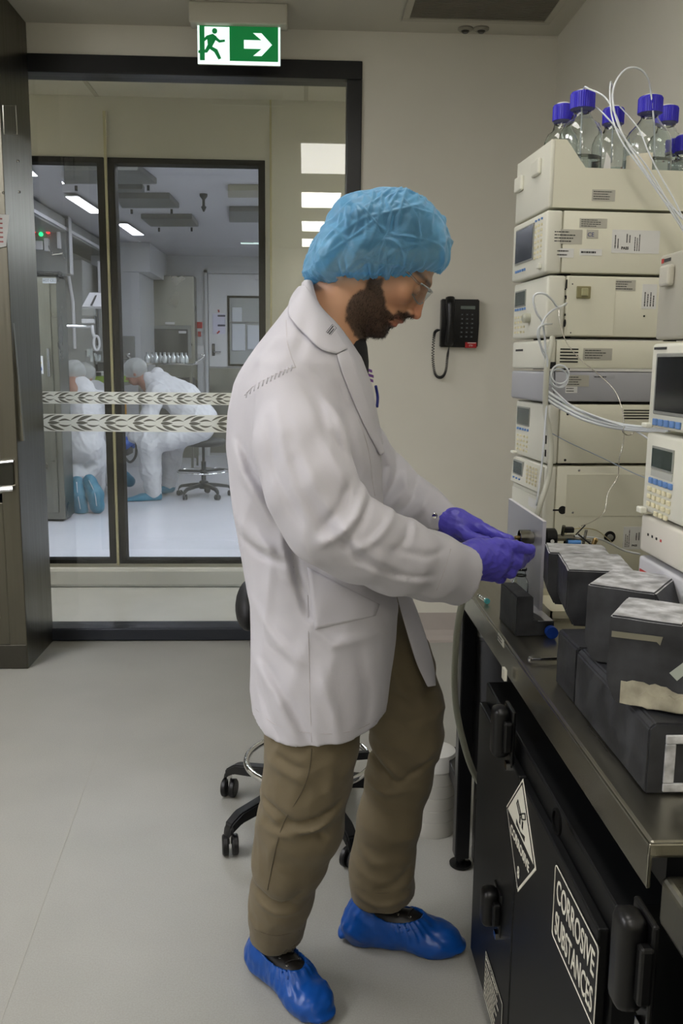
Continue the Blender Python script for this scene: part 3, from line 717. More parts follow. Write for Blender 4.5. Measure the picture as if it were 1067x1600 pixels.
# c: uv detector
zo = Z['c'][0]
c_ = unit('detector_module', *Z['c'], 'beige detector module with a brown square knob on its side, left stack', x0=-.006, split=.046)
x0, z1 = side_local(893, 430, zo); x1, z0 = side_local(961, 524, zo)
MB().box((x0, -.0018, .006), (x1, 0, z1-.003), .001).build('side_cover', beige, c_)
x, z = side_local(914, 457, zo)
kb = MB().box((x-.016, -.006, z-.014), (x+.018, -.0015, z+.014), .002).build('square_knob', mat('knob_brown', '8a8460', .4), c_)
MB().box((x-.006, -.012, z-.009), (x+.010, -.006, z+.009), .002).build('grip', mat('knob_green', 'a3a07a', .4), kb)
for p in ((898,444),(895,520),(1010,494)): screw_side(c_, *p, zo, m=slotk, r=.0022)
for k, p in enumerate(((887,452),(887,463),(887,474))): screw_side(c_, *p, zo, m=slotk, r=.0020)
x, z = side_local(886, 505, zo); MB().lathe([(.006, 0), (.006, .001)], 16, plane_frame((x, -.0002, z), (1,0,0), (0,0,1)) @ Matrix.Diagonal((.5, 1.5, 1, 1))).build('oval_port', slotk, c_)
label_side(c_, 963, 437, 996, 455, zo, 4, paper_s)
l, a0, a1, b0, b1 = label_side(c_, 1008, 444, 1028, 483, zo, 0)
print_lines('print', plane_frame((a0+(a1-a0)*.9, -.0009, b0+(b1-b0)*.1), (0,0,1), (-1,0,0)), (b1-b0)*.8, (a1-a0)*.8, 4, ink, l)
b = MB()
for a_, cz_ in ((.112, .132), (.088, .096), (.03, .04), (.05, .055)): b.box((.0445, -.0016, a_), (.0475, .0, cz_))
b.build('slit', slotk, c_)
screen(c_, UW-.02, UW-.10, .085, .118)
keys(c_, UW-.015, UW-.11, .070, .080, 5, 1, keyb, (.006, .004)); keys(c_, UW-.015, UW-.11, .012, .062, 4, 4, keyc, (.006, .0036))
MB().lathe([(.012, 0), (.012, .014), (.008, .018)], 16, plane_frame((-.0005, .12, .05), (0,1,0), (0,0,1)) @ Matrix.Rotation(PI, 4, 'Y')).build('inlet_fitting', mat('fitting_grey', 'a9a999', .4), c_, auto=True)
# b: system controller
zo = Z['b'][0]
b_ = unit('system_controller', *Z['b'], 'beige controller with a tall dark screen, directly under the bottle tray', x0=-.014, split=.040)
screen(b_, UW-.035, UW-.17, .045, .122, .002); b_.children[-1].children[0].data.materials[0] = mat('lcd_dark', '30343c', .15, spec=.7)
keys(b_, .085, .02, .036, .120, 3, 7, keyc, (.006, .0036)); keys(b_, UW-.03, UW-.12, .018, .030, 5, 1, keyb, (.006, .004))
keys(b_, .085, .02, .122, .132, 3, 1, keyb, (.006, .003))
MB().box((-.008, .02, .014), (0, .04, .026), .002).build('latch', beige_f, b_)
label_side(b_, 915, 341, 957, 357, zo, 4, paper_s); label_side(b_, 873, 358, 918, 382, zo, 4, paper_s)
l, a0, a1, b0, b1 = label_side(b_, 926, 359, 943, 373, zo, 0, paper_s)
text('lettering', 'CE', .013, FR_SIDE(a0+.002, b0+.004, .001), mat('ink_blue', '2d3a7a', .6), l)
label_side(b_, 878, 388, 905, 403, zo, 2); label_side(b_, 915, 389, 949, 400, zo, 1)
l, a0, a1, b0, b1 = label_side(b_, 966, 359, 1038, 397, zo, 0)
text('lettering', 'PASS', .0085, FR_SIDE(a0+(a1-a0)*.20, b0+(b1-b0)*.16, .001), ink, l, bold=.0003)
print_lines('print', plane_frame((a0+(a1-a0)*.16, -.0009, b0+(b1-b0)*.2), (0,0,1), (-1,0,0)), (b1-b0)*.65, (a1-a0)*.12, 2, ink, l)
print_lines('print', plane_frame((a0+(a1-a0)*.40, -.0009, b0+(b1-b0)*.45), (0,0,1), (-1,0,0)), (b1-b0)*.45, (a1-a0)*.12, 2, ink, l)
print_lines('print', plane_frame((a0+(a1-a0)*.60, -.0009, b0+(b1-b0)*.1), (0,0,1), (-1,0,0)), (b1-b0)*.8, (a1-a0)*.14, 3, ink, l)
# a: bottle tray
zt0 = 1.703; zhi = 1.850; zlo = aty(960, 265, 2.12).z
tr = empty('bottle_tray', (SO.x-.010*ub.x, SO.y, zt0), stackrz, 'open beige notched tray holding the solvent bottles on top of the left stack', 'tray')
h1, h2 = zhi-zt0, zlo-zt0
xk, xl = .035, side_local(915, 262, 0)[0]+.010
prof = [(0.0, 0), (UL, 0), (UL, h2), (xl, h2), (xk, h1), (0.0, h1)]
MB().prism([(x, .0, z) for x, z in prof], (0, .004, 0)).build('side_wall', beige, tr)
MB().prism([(x, UW-.004, z) for x, z in prof], (0, .004, 0)).build('side_wall', beige, tr)
MB().box((-.001, -.001, 0), (.010, UW+.001, h1), .004, 3).build('front_wall', beige_f, tr, auto=True)
MB().box((UL-.005, .004, 0), (UL, UW-.004, h2)).build('rear_wall', beige, tr)
MB().box((.006, .003, .0), (UL-.004, UW-.003, .012)).build('tray_floor', beige, tr)
for y, z in ((.09, h1*.70), (.225, h1*.62)): MB().box((-.010, y-.028, z-.018), (0, y+.028, z+.018), .004).build('door_catch', beige_f, tr)
l, a0, a1, b0, b1 = label_side(tr, 932, 296, 967, 315, zt0, 4, paper_s)
# ---- right stack near the camera
RX, RY = .58, 1.232
def runit(name, z0, z1, lb_, m=None, x0=0.0): 
    return unit(name, z0, z1, lb_, m, x0=x0, org=Vector((RX, RY, 0)), rz=0, L_=.50, group='instrument modules of the right-hand stack')
r4 = runit('base_module', BZ, 1.028, 'grey-white module at the bottom of the right stack behind the lead bricks', mat('instrument_white', 'bcbcc0', .45))
MB().box((-.001, .20, .20), (0, .25, .206)).build('red_print', mat('ink_red', 'b5403c', .6), r4)
r3 = runit('power_module', 1.034, 1.100, 'plain beige module with a row of tiny indicator dots, right stack', mat('instrument_pale', 'cdc9bd', .45))
for k in range(4): MB().box((-.001, .222-k*.018, .034), (0, .227-k*.018, .038)).build('indicator', slotk if k < 3 else mat('ink_red', 'b5403c', .6), r3)
r2 = runit('solvent_pump', 1.104, 1.240, 'beige pump with dark display and cream keypad in the right stack')
screen(r2, .225, .145, .082, .112); r2.children[-1].children[0].data.materials[0] = mat('lcd_dark2', '2d3830', .2)
MB().box((-.0016, .142, .066), (0, .228, .077)).build('soft_keys', mat('softkey', 'a9aaa2', .4), r2)
keys(r2, .235, .135, .052, .064, 5, 1, keyb, (.0065, .0048), single=True)
keys(r2, .238, .138, .012, .050, 5, 3, keyc, (.0060, .0038), single=True); 
keys(r2, .205, .145, .000, .012, 3, 1, keyc, (.0060, .0038), single=True)
MB().box((-.012, .235, .0), (0, .256, .010), .002).build('latch', beige_f, r2)
r1 = runit('data_terminal', 1.246, 1.386, 'beige terminal with a large black screen and blue buttons in the right stack', x0=.0)
bz = MB().box((-.004, .03, .026), (0, .232, .124), .002).build('screen_bezel', lcdf, r1)
MB().box((-.0055, .035, .032), (-.004, .222, .118)).build('screen', mat('crt_black', '0a0a0c', .1), bz)
keys(r1, .235, .12, .006, .020, 5, 1, keyb, (.0075, .0055), single=True)
MB().box((-.012, .235, .002), (0, .257, .010), .002).build('latch', beige_f, r1)
MB().box((-.001, .20, .130), (0, .25, .134)).build('print', ink, r1)
r0 = runit('top_module', 1.390, 1.528, 'plain grey-beige top module of the right stack with a square catch', mat('instrument_dull', 'aaa799', .45), x0=.003)
MB().box((-.012, .195, .085), (0, .232, .118), .004).build('catch', mat('catch_grey', 'b9b6a8', .4), r0)
MB().box((-.001, .243, .124), (0, .251, .131)).build('red_mark', mat('ink_red', 'b5403c', .6), r0)
MB().box((-.001, .215, .125), (0, .24, .130)).build('print', ink, r0)

# ---- solvent bottles
gl = bpy.data.materials.new('bottle_glass'); gl.use_nodes = True
_b = gl.node_tree.nodes['Principled BSDF']; _b.inputs['Transmission Weight'].default_value = 1; _b.inputs['Roughness'].default_value = .02
_b.inputs['IOR'].default_value = 1.45; _b.inputs['Base Color'].default_value = (.93, .97, .96, 1)
liq = bpy.data.materials.new('clear_liquid'); liq.use_nodes = True
_b = liq.node_tree.nodes['Principled BSDF']; _b.inputs['Transmission Weight'].default_value = 1; _b.inputs['Roughness'].default_value = 0
_b.inputs['IOR'].default_value = 1.33; _b.inputs['Base Color'].default_value = (.86, .95, .95, 1)
capm = mat('cap_blue', '2a1fb4', .35, spec=.5)
def bottle(px, ytop, Yd, R_, Hb, level, lb_, inlet=True):
    """px, ytop: photo position of the cap's top; R_: body radius; Hb: height"""
    t = aty(px, ytop, Yd); z0 = 1.7155; Hb = t.z-z0
    o = empty('solvent_bottle', (t.x, Yd, z0), 0, lb_, 'bottle', 'glass bottles with blue caps in the tray')
    zc = Hb-.037; n = .018; zs = zc-.004
    zsh = min(.62*Hb, zs-.06*R_/.05)
    outer = [(R_*.9, 0), (R_, .006), (R_, zsh), (R_*.97, zsh+.010), (R_*.80, zsh+.028), (R_*.56, zsh+(zs-zsh)*.62), (n*1.12, zs-.010), (n*1.05, zs), (n, zs+.002), (n, Hb-.012)]
    inner = [(max(r-.0022, .002), z+(.0035 if i == 0 else 0)) for i, (r, z) in enumerate(outer)]
    MB().lathe(outer+[(n-.0022, Hb-.012)]+inner[::-1][1:], 36, cap=False).build('glass_body', gl, o, smooth=True)
    # close the base discs
    b = MB(); b.lathe([(.0005, 0), (R_*.9, 0)], 36, cap=False); b.build('glass_base', gl, o, smooth=True)
    lz = level*Hb
    MB().lathe([(R_*.86, .0042), (R_-.0028, .008), (R_-.0028, lz)], 36).build('liquid', liq, o, auto=True)
    # ribbed cap
    R2 = .0275*R_/.05 if R_ < .05 else .0275
    seg = 72; bm = MB(); rings = []
    for r_, z in ((R2, zc-.002), (R2, zc+.030), (R2*.95, zc+.034), (R2*.80, zc+.0355)):
        rings.append([bm.bm.verts.new(((r_*(1+(.035 if k % 2 and r_ == R2 else 0)))*math.cos(2*PI*k/seg), (r_*(1+(.035 if k % 2 and r_ == R2 else 0)))*math.sin(2*PI*k/seg), z)) for k in range(seg)])
    for i in range(3):
        for k in range(seg): bm.bm.faces.new((rings[i][k], rings[i][(k+1) % seg], rings[i+1][(k+1) % seg], rings[i+1][k]))
    bm.bm.faces.new(rings[0][::-1]); bm.bm.faces.new(rings[-1])
    cp = bm.build('cap', capm, o)
    MB().lathe([(.019, zc-.010), (.021, zc-.007), (.021, zc-.003)], 24, cap=False).build('collar_ring', gl, o, smooth=True)
    if inlet: MB().lathe([(.017, Hb-.002), (.015, Hb+.002), (.006, Hb+.004)], 20).build('septum', mat('septum_white', 'd8d8d2', .5), cp, auto=True)
    return o, t
bot = []
bot.append(bottle(911, 143, 2.178, .050, .25, .43, 'front left litre bottle with clear liquid, nearest the notched tray wall'))
bot.append(bottle(880, 163, 2.290, .043, .25, .43, 'bottle half hidden behind the front left bottle'))
bot.append(bottle(959, 168, 2.300, .046, .25, .43, 'middle bottle with a white septum, behind the gap between the two front bottles'))
bot.append(bottle(1017, 150, 2.192, .056, .25, .43, 'front bottle with a cream paper label and looping tube, second front bottle from the left'))
bot.append(bottle(1044, 166, 2.305, .046, .25, .35, 'bottle behind the cream-labelled bottle'))
bot.append(bottle(1071, 211, 2.225, .040, .2, .35, 'low bottle cut by the right edge of the picture'))
bot.append(bottle(1057, 217, 2.32, .036, .2, .35, 'lowest rear bottle between the cream-labelled one and the picture edge', False))
o, t = bot[3]
bm = MB(); R_ = .0566; n = 14; a0, a1 = math.radians(195), math.radians(262)
for k in range(n):
    q0, q1 = a0+(a1-a0)*k/n, a0+(a1-a0)*(k+1)/n
    bm.poly([(R_*math.cos(q0), R_*math.sin(q0), .068), (R_*math.cos(q1), R_*math.sin(q1), .068), (R_*math.cos(q1), R_*math.sin(q1), .118), (R_*math.cos(q0), R_*math.sin(q0), .118)])
bm.build('paper_label', mat('label_cream', 'd3cdb8', .6), o)
# white tags tucked between the bottles
for px_, Yd, lb_ in ((872, 2.14, 'small white card beside the front left bottle'), (945, 2.125, 'small white card between the two front bottles')):
    q = aty(px_, 262, Yd)
    o = empty('tag_card', (q.x, Yd, 1.7155), 0, lb_, 'card', 'white cards in the tray')
    MB().prism([(-.016, 0, 0), (.018, 0, 0), (.012, 0, .10), (.002, 0, .115)], (0, .0006, 0)).build('card', paper, o)

# ---- PTFE tubing
tube_m = bpy.data.materials.new('ptfe_tube'); tube_m.use_nodes = True
_b = tube_m.node_tree.nodes['Principled BSDF']; _b.inputs['Base Color'].default_value = (*lin('e6ebef'), 1); _b.inputs['Roughness'].default_value = .25
_b.inputs['Transmission Weight'].default_value = .12; _b.inputs['Subsurface Weight'].default_value = 0
wire_m = mat('steel_wire', 'c9c6bd', .2, metal=1)
def line(name, pts, r, m, lb_, cat='tube', group=None, seg=7, n=8):
    P = [aty(*p) for p in pts]
    return tag(MB().tube(spline(P, n), r, seg).build(name, m, smooth=True), lb_, cat, group)
G = 'white plastic tubes of the instruments'
line('solvent_tube', [(905,262,2.165),(908,200,2.165),(911,141,2.165),(922,140,2.13),(945,152,2.09),(962,180,2.07),(975,215,2.05),(1000,255,2.03),(1035,310,2.02),(1075,352,2.02), (1105,440,1.98), (1115,560,1.93), (1118,640,1.90)], .0020, tube_m, 'tube from the front left bottle cap arching right and down', group=G)
line('solvent_tube', [(1022,250,2.165),(1022,200,2.165),(1017,146,2.165),(1012,122,2.14),(998,107,2.11),(978,108,2.09),(962,128,2.07),(957,155,2.06),(966,195,2.05),(990,240,2.04),(1025,290,2.03),(1060,335,2.02),(1080,360,2.02), (1105,440,1.98), (1115,560,1.93), (1118,640,1.90)], .0022, tube_m, 'tube with the tall loop rising from the cream-labelled bottle cap', group=G)
line('solvent_tube', [(955,255,2.285),(957,200,2.285),(958,166,2.285),(957,140,2.2),(954,128,2.12),(953,150,2.08),(957,185,2.06),(972,222,2.04),(1010,275,2.03),(1048,330,2.02),(1075,375,2.02), (1105,440,1.98), (1115,560,1.93), (1118,640,1.90)], .0019, tube_m, 'tube rising straight from the middle bottle cap and falling right', group=G)
line('solvent_tube', [(927,165,2.24),(940,175,2.1),(963,200,2.07),(985,228,2.05),(1012,262,2.04),(1045,318,2.02),(1070,362,2.02), (1105,440,1.98), (1115,560,1.93), (1118,640,1.90)], .0018, tube_m, 'tube crossing low in front of the middle bottle', group=G)
line('solvent_tube', [(968,166,2.285),(985,185,2.09),(1000,205,2.06),(1012,235,2.04),(1032,275,2.03),(1062,330,2.02), (1105,440,1.98), (1115,560,1.93), (1118,640,1.90)], .0017, tube_m, 'thin tube slanting in front of the cream-labelled bottle', group=G)
line('flow_tube', [(885,474,2.08),(872,480,2.04),(862,468,2.02),(850,459,2.0),(838,459,2.0),(833,468,2.0),(838,488,2.0),(848,506,2.02),(852,540,2.04),(853,580,2.04),(858,600,2.04)], .0024, tube_m, 'loop tube over the detector keypad, upper left loop', group=G)
line('flow_tube', [(884,476,2.08),(868,482,2.03),(855,492,2.01),(847,505,2.0),(842,520,2.0),(846,545,2.02),(855,570,2.03),(855,610,2.03),(852,660,2.02),(846,730,2.02),(838,790,2.02)], .0024, tube_m, 'long tube dropping past the slim modules to the white plate', group=G)
line('flow_tube', [(862,506,2.06),(850,507,2.0),(842,512,1.99),(840,524,1.99),(845,540,2.0),(855,560,2.01),(854,590,2.02),(857,605,2.02)], .0022, tube_m, 'short bent tube beside the detector inlet', group=G)
line('corrugated_conduit', [(863,528,2.06),(860,545,2.03),(855,570,2.02),(853,600,2.02),(852,640,2.03),(857,670,2.03),(861,700,2.03),(857,745,2.02),(845,785,2.0),(838,808,2.0)], .0065, mat('conduit', 'c2c2b4', .35), 'thicker milky conduit hanging down the stack edge', 'tube', seg=10)
cl = []
for k in range(60): 
    a = k/60*2*PI*3; cl.append((872+14*math.cos(a)+k*.06, 588+17*math.sin(a)*.9+4*math.sin(a*.33), 2.035-.0003*k))
line('coiled_tube', cl, .0022, tube_m, 'coil of white tube hanging in front of the blue-grey module', group=G, n=3)
for k, (dy, lb_) in enumerate(((0, 'uppermost tube of the bundle sweeping right across the pump'), (7, 'middle tube of the bundle sweeping right across the pump'), (13, 'lowest tube of the bundle sweeping right across the pump'))):
    line('bundle_tube', [(856,612+dy,2.03),(875,624+dy,2.02),(905,641+dy*.9,2.0),(940,655+dy*.7,1.98),(975,664+dy*.5,1.95),(1010,668+dy*.4,1.86),(1045,671+dy*.3,1.7)], .0036, tube_m, lb_, group=G)
line('bundle_tube', [(862,606,2.03),(885,628,2.01),(905,640,2.0),(950,658,1.96),(990,672,1.93),(1020,690,1.8)], .002, tube_m, 'thin tube leaving the bundle towards the right pump', group=G)
line('blue_wire', [(858,675,2.03),(890,692,2.02),(940,715,2.0),(985,737,1.9),(1022,752,1.6)], .0010, mat('wire_blue', '8796a6', .4), 'thin blue-grey wire slanting down across the pump front', 'wire')
line('steel_capillary', [(873,482,2.08),(875,505,2.07),(885,535,2.06),(905,560,2.05),(935,585,2.04),(960,610,2.02),(972,640,2.0),(975,665,1.99),(974,690,1.98),(967,720,1.97),(965,745,1.97),(950,770,1.96),(944,800,1.94),(925,815,1.92),(905,823,1.90)], .0011, wire_m, 'thin bent steel capillary running down the stack to the fittings', 'wire', n=6)
cl = []
for k in range(40):
    a = k/40*2*PI*3; cl.append((981+9*math.cos(a)+k*.05, 672+8*math.sin(a), 1.965-.0006*k))
line('wire_coil', cl, .0009, wire_m, 'small coil of steel wire tying the tube bundle', 'wire', n=3)
line('yellow_capillary', [(880,836,1.93),(900,826,1.93),(930,828,1.95),(950,842,2.0),(958,851,2.05)], .0011, mat('peek_yellow', 'b5a87c', .4), 'thin yellowish capillary arching over the lead bricks', 'wire')
line('waste_tube', [(898,838,1.92),(925,840,1.95),(945,845,2.0),(975,860,2.05),(1000,866,2.05)], .0025, tube_m, 'short white tube running to the black port of the oven', 'tube', G)

# ---- white plate with valve, ledge block, vial, pens
q0, q1 = atx(848, 963, .504), aty(797, 850, 2.15)
plate_m = bpy.data.materials.new('acrylic_plate'); plate_m.use_nodes = True
_b = plate_m.node_tree.nodes['Principled BSDF']; _b.inputs['Base Color'].default_value = (*lin('b4b4bc'), 1); _b.inputs['Roughness'].default_value = .3
_b.inputs['Alpha'].default_value = .86
pp = empty('mounting_plate', (.504, 1.835, .831), 0, 'upright translucent grey-white plastic plate standing in the ledge of the small lead block', 'plate')
zt = aty(848, 815, 1.835).z-.831
MB().box((0, 0, 0), (.007, .32, zt), .0008).build('sheet', plate_m, pp)
MB().box((-.0002, -.0005, zt-.001), (.0072, .3205, zt+.0008), .0004).build('polished_edge', mat('plate_edge', 'e6e6ea', .25), pp)
MB().box((-.0002, -.0012, 0), (.0072, -.0002, zt)).build('polished_edge', mat('plate_edge2', 'b9b9c2', .25), pp)
vq = atx(832, 840, .502)
vl = empty('valve_fitting', (.504, vq.y, vq.z), 0, 'steel valve collar with black knob fitted through the upright plate', 'fitting')
AX = Matrix.Rotation(-PI/2, 4, 'Y')   # z -> -x
MB().lathe([(.013, 0), (.013, .006), (.0175, .007), (.0175, .030), (.0155, .031), (.0155, .010), (.002, .010)], 28, Matrix.Translation((-.001,0,0)) @ AX).build('collar', mat('fitting_steel', '8f8d84', .25, metal=1), vl, auto=True)
MB().lathe([(.0045, .010), (.0045, .040), (.003, .042)], 14, AX).build('stem', mat('brass', 'b39a6a', .3, metal=1), vl, auto=True)
AXr = Matrix.Rotation(PI/2, 4, 'Y')
bk = MB().lathe([(.016, .007), (.018, .012), (.018, .024), (.021, .026), (.021, .046), (.018, .049), (.010, .05)], 28, AXr).build('black_knob', mat('knob_black', '121213', .3), vl, auto=True)
MB().lathe([(.016, .0072), (.0175, .0074), (.0175, .012)], 28, AXr, cap=False).build('copper_ring', mat('ring_tan', '8a6f5c', .4), vl)
MB().lathe([(.004, 0), (.004, .003)], 12, Matrix.Translation((.036, -.0205, -.004)) @ Matrix.Rotation(PI/2, 4, 'X')).build('dot', paper, bk)
# cluster of fittings behind the knob
fc = empty('fitting_cluster', (vl.location.x+.055, vl.location.y, vl.location.z), 0, 'cluster of small steel unions with a blue nut behind the black knob', 'fitting')
b = MB(); b.cyl((-.004, 0, 0), (.035, 0, 0), .008, seg=6); b.cyl((.008, 0, 0), (.008, -.01, .028), .004, seg=10); b.cyl((.030, -.004, 0), (.07, -.01, -.006), .003, seg=8); b.cyl((.05, -.01, -.03), (.06, -.004, .018), .003); b.cyl((.018, 0, -.02), (.018, 0, .006), .006, seg=6)
b.build('unions', mat('fitting_steel', '8f8d84', .25, metal=1), fc, auto=True)
MB().cyl((.018, -.012, -.008), (.045, -.016, -.008), .0055, .0055, 12).build('blue_nut', mat('nut_blue', '4c86c6', .4), fc, auto=True)
b = MB(); b.box((.010, -.010, .012), (.032, .004, .024), .002); b.cyl((.04, -.01, .01), (.075, -.03, -.018), .002); b.cyl((.035,-.01,.008),(.055,-.01,.03), .0015); b.build('black_clip', slotk, fc)
b = MB(); b.lathe([(.005, 0), (.006, .012), (.003, .016)], 10, Matrix.Translation((.072, -.018, -.012)) @ Matrix.Rotation(.4, 4, 'Y')); b.build('brass_nut', mat('brass', 'b39a6a', .3, metal=1), fc, auto=True)
tag(MB().tube(spline([aty(856,870,1.93), aty(862,885,1.93), aty(867,900,1.95), aty(858,905,1.96)], 8), .0012, 6).build('black_wire', slotk, smooth=True), 'thin black wire dangling beside the plate', 'wire')
# ledge block
c0 = atz(812, 996, BZ); nl = Vector((.436, 1.752, BZ))
lb = empty('lead_ledge_block', nl, math.radians(3), 'small dark lead block with a step cut in it, carrying the upright plate', 'lead block')
zt_ = aty(813, 933, 1.752).z-BZ
b = rough_prism([(0,0,0), (.080,0,0), (.080,0,.031), (.044,0,.033), (.036,0,.036), (.034,0,zt_), (0,0,zt_)], (0, .125, 0), amp=.0008, bev=.002, seed=9)
b.build('block', lead, lb, auto=True)
MB().box((.046, .0, .0316), (.078, .124, .0322)).build('tape_strip', mat('clear_tape', '9c9ca0', .2), lb)  # pale glossy strip paints the bright highlight along the ledge
# clear vial behind the hand
q = aty(813, 905, 1.90)
vi = empty('glass_vial', (q.x+.004, 1.915, BZ), 0, 'small clear glass vial with a dark ring between the hand and the plate', 'vial')
MB().lathe([(.016, 0), (.018, .004), (.018, .075), (.011, .088), (.011, .10), (.0135, .101), (.0135, .106), (.010, .1062), (.010, .088), (.016, .074), (.0165, .006), (.004, .005)], 24).build('glass', gl, vi, smooth=True)
MB().lathe([(.0125, .088), (.0125, .092)], 20, cap=False).build('ring', slotk, vi)
# pale tray with yellow card behind the plate
q = atz(868, 945, BZ+.002)
tr2 = empty('plastic_tray', (.60, 1.97, BZ), 0, 'shallow cream plastic tray on the bench between the plate and the lead bricks', 'tray')
MB().box((-.06, -.10, 0), (.06, .10, .004), .001).build('base', mat('tray_cream', 'd8d4bd', .4), tr2)
for a_, c2 in (((-.06,-.10,0),(-.056,.10,.02)), ((.056,-.10,0),(.06,.10,.02)), ((-.06,-.10,0),(.06,-.096,.02)), ((-.06,.096,0),(.06,.10,.02))): MB().box(a_, c2).build('wall', mat('tray_cream', 'd8d4bd', .4), tr2)
# syringe with teal tip and tube with blue cap
q = atz(776, 938, BZ+.008)
sy = empty('needle_cap', (.427, q.y, BZ+.007), 0, 'small clear needle sleeve with a teal end lying left of the ledge block', 'needle cap')
MB().cyl((0, 0, 0), (-.008, .045, .0), .0055, .0045, 14).build('sleeve', gl, sy, auto=True)
MB().cyl((.0012, -.006, 0), (0, 0, 0), .0065, .0065, 14).build('teal_hub', mat('teal', '57b3b5', .4), sy, auto=True)
q = atz(857, 985, BZ+.014)
tb_ = empty('capped_tube', (q.x+.004, q.y, BZ+.0125), 0, 'clear tube with a bright blue cap lying beside the ledge block', 'tube')
MB().cyl((0, 0, 0), (.006, .05, .004), .0115, .0115, 18).build('tube', gl, tb_, auto=True)
MB().cyl((0, -.014, 0), (0, .0, 0), .0125, .0125, 20).build('blue_cap', mat('tubecap_blue', '1d49b0', .4), tb_, auto=True)
# steel rod / key
rd = empty('steel_rod', (.424, 1.586, BZ+.007), 0, 'slim polished steel rod lying on the bench against the lead bricks', 'rod')
MB().cyl((.004, 0, 0), (.075-.055+.0, 0, 0), .0035, .0035, 12).build('tip_shank', chrome, rd, auto=True)
MB().cyl((.02, 0, 0), (.16, .02, 0), .0032, .0032, 12).build('shank', chrome, rd, auto=True)
MB().lathe([(.004, 0), (.0065, .002), (.0065, .006), (.004, .008)], 14, Matrix.Rotation(PI/2, 4, 'Y') @ Matrix.Translation((0,0,-.004))).build('collar', chrome, rd, auto=True)
# upper lead bricks (B..D)
chevron('lead_brick', atz(887,890,1.0)[:2], (atz(887,890,1.0).x+.112, atz(887,890,1.0).y-.018), atz(877,862,1.0)[:2], 1.0, ZB, 4, 'second furthest standing lead brick of the upper row, tight against the furthest')
ZQ = 1.02; C_n, C_f, C_r = atz(918,912,ZQ), atz(906,881,ZQ), atz(1023,927,ZQ); D_n, D_f, D_r = atz(953,961,ZQ), atz(940,927,ZQ), atz(1067,977,ZQ)
chevron('lead_brick', C_n[:2], C_r[:2], C_f[:2], ZQ, ZB, 5, 'standing lead brick with the whitish worn top, second nearest of the upper row')
oD, W_, Dp, H_ = chevron('lead_brick', D_n[:2], D_r[:2], D_f[:2], ZQ, ZB, 6, 'nearest standing lead brick of the upper row, with tattered tape along its foot')
b = MB(); 
def jag(x0, x1, zl, zh, n, y, th=.002):
    up = [(x0+(x1-x0)*k/n, y, zh+random.uniform(-.006, .004)) for k in range(n+1)]
    dn = [(x0+(x1-x0)*k/n, y, zl+random.uniform(-.0015, .0015)) for k in range(n, -1, -1)]
    b.prism(up+dn, (0, -th, 0))
jag(.02, W_+.015, .002, .034, 12, -.001); jag(.045, W_+.02, .004, .024, 9, -.003)
b.build('tattered_tape', tape, oD)
b = MB(); b.prism([(.004, -.001, H_-.021), (W_*.75, -.001, H_-.019), (W_*.72, -.001, H_-.031), (.062, -.001, H_-.027), (.004, -.001, H_-.029)], (0, -.001, 0)); b.build('tape_strip', mat('tape_dull', '6e6b5c', .4), oD)
b = MB(); b.prism([(W_-.012, -.001, .055), (W_+.004, -.001, .072), (W_+.010, -.001, .060), (W_-.002, -.001, .046)], (0, -.001, 0)); b.build('tape_flake', mat('flake', '9aa096', .5), oD)

# ---- wall phone
pa, pc = aty(688, 468, YW), aty(744, 543, YW)
w_, h_ = pc.x-pa.x, pa.z-pc.z
ph = empty('wall_phone', (pa.x, YW, pc.z), 0, 'black wall telephone with a grey display, keypad and red sticker', 'telephone')
pk = mat('phone_black', '0c0c0e', .32); pk2 = mat('phone_key', '26282b', .4)
MB().prism([(0, 0, 0), (0, -.035, .0), (0, -.055, h_*.5), (0, -.042, h_), (0, 0, h_)], (w_, 0, 0), .004).build('body', pk, ph, auto=True)
hs_ = MB()
hs_.tube([(w_*.21, -.058, .012), (w_*.21, -.070, .03), (w_*.21, -.075, h_*.5), (w_*.21, -.066, h_-.03), (w_*.21, -.055, h_+.004)], [.020, .021, .014, .021, .021], 16)
hs_.build('handset', pk, ph, smooth=True)
MB().box((w_*.50, -.0545, h_*.79), (w_*.88, -.046, h_*.86), .001).build('display', mat('phone_lcd', '5e6762', .3), ph)
kd = None
for r in range(6):
    for c in range(3):
        z = h_*(.68-.092*r); y = -.0555-.0 if r > 1 else -.052
        if kd is None: k = MB().box((-.0065, -.004, -.0045), (.0065, 0, .0045), .0015).build('key', pk2, ph); kd = k.data
        else: k = bpy.data.objects.new('key', kd); C.objects.link(k); k.parent = ph
        k.location = (w_*(.54+.135*c), -.035-.020*(z/h_/.5 if z < h_*.5 else 1-.65*(z/h_-.5)/.5)+.0005, z)
b = MB()
for r in range(6):
    for c in range(3):
        z = h_*(.68-.092*r); b.box((w_*(.54+.135*c)-.002, -.035-.020*(z/h_/.5 if z < h_*.5 else 1-.65*(z/h_-.5)/.5)-.0042, z-.0015), (w_*(.54+.135*c)+.002, -.035-.020*(z/h_/.5 if z < h_*.5 else 1-.65*(z/h_-.5)/.5)-.0033, z+.0015))
k = b.build('key_print', mat('key_print', '8c9096', .5), ph); k['kind'] = 'stuff'
stk = MB().box((w_*.66, -.0395, -.003), (w_*.96, -.036, h_*.105)).build('red_sticker', mat('sticker_red', 'a0141c', .5), ph)
MB().box((w_*.72, -.040, h_*.085), (w_*.94, -.0395, h_*.098)).build('sticker_print', paper, stk)
text('lettering', '5TH', h_*.055, plane_frame((w_*.76, -.0398, h_*.018), (1,0,0), (0,0,1)), paper, stk, xs=.8)
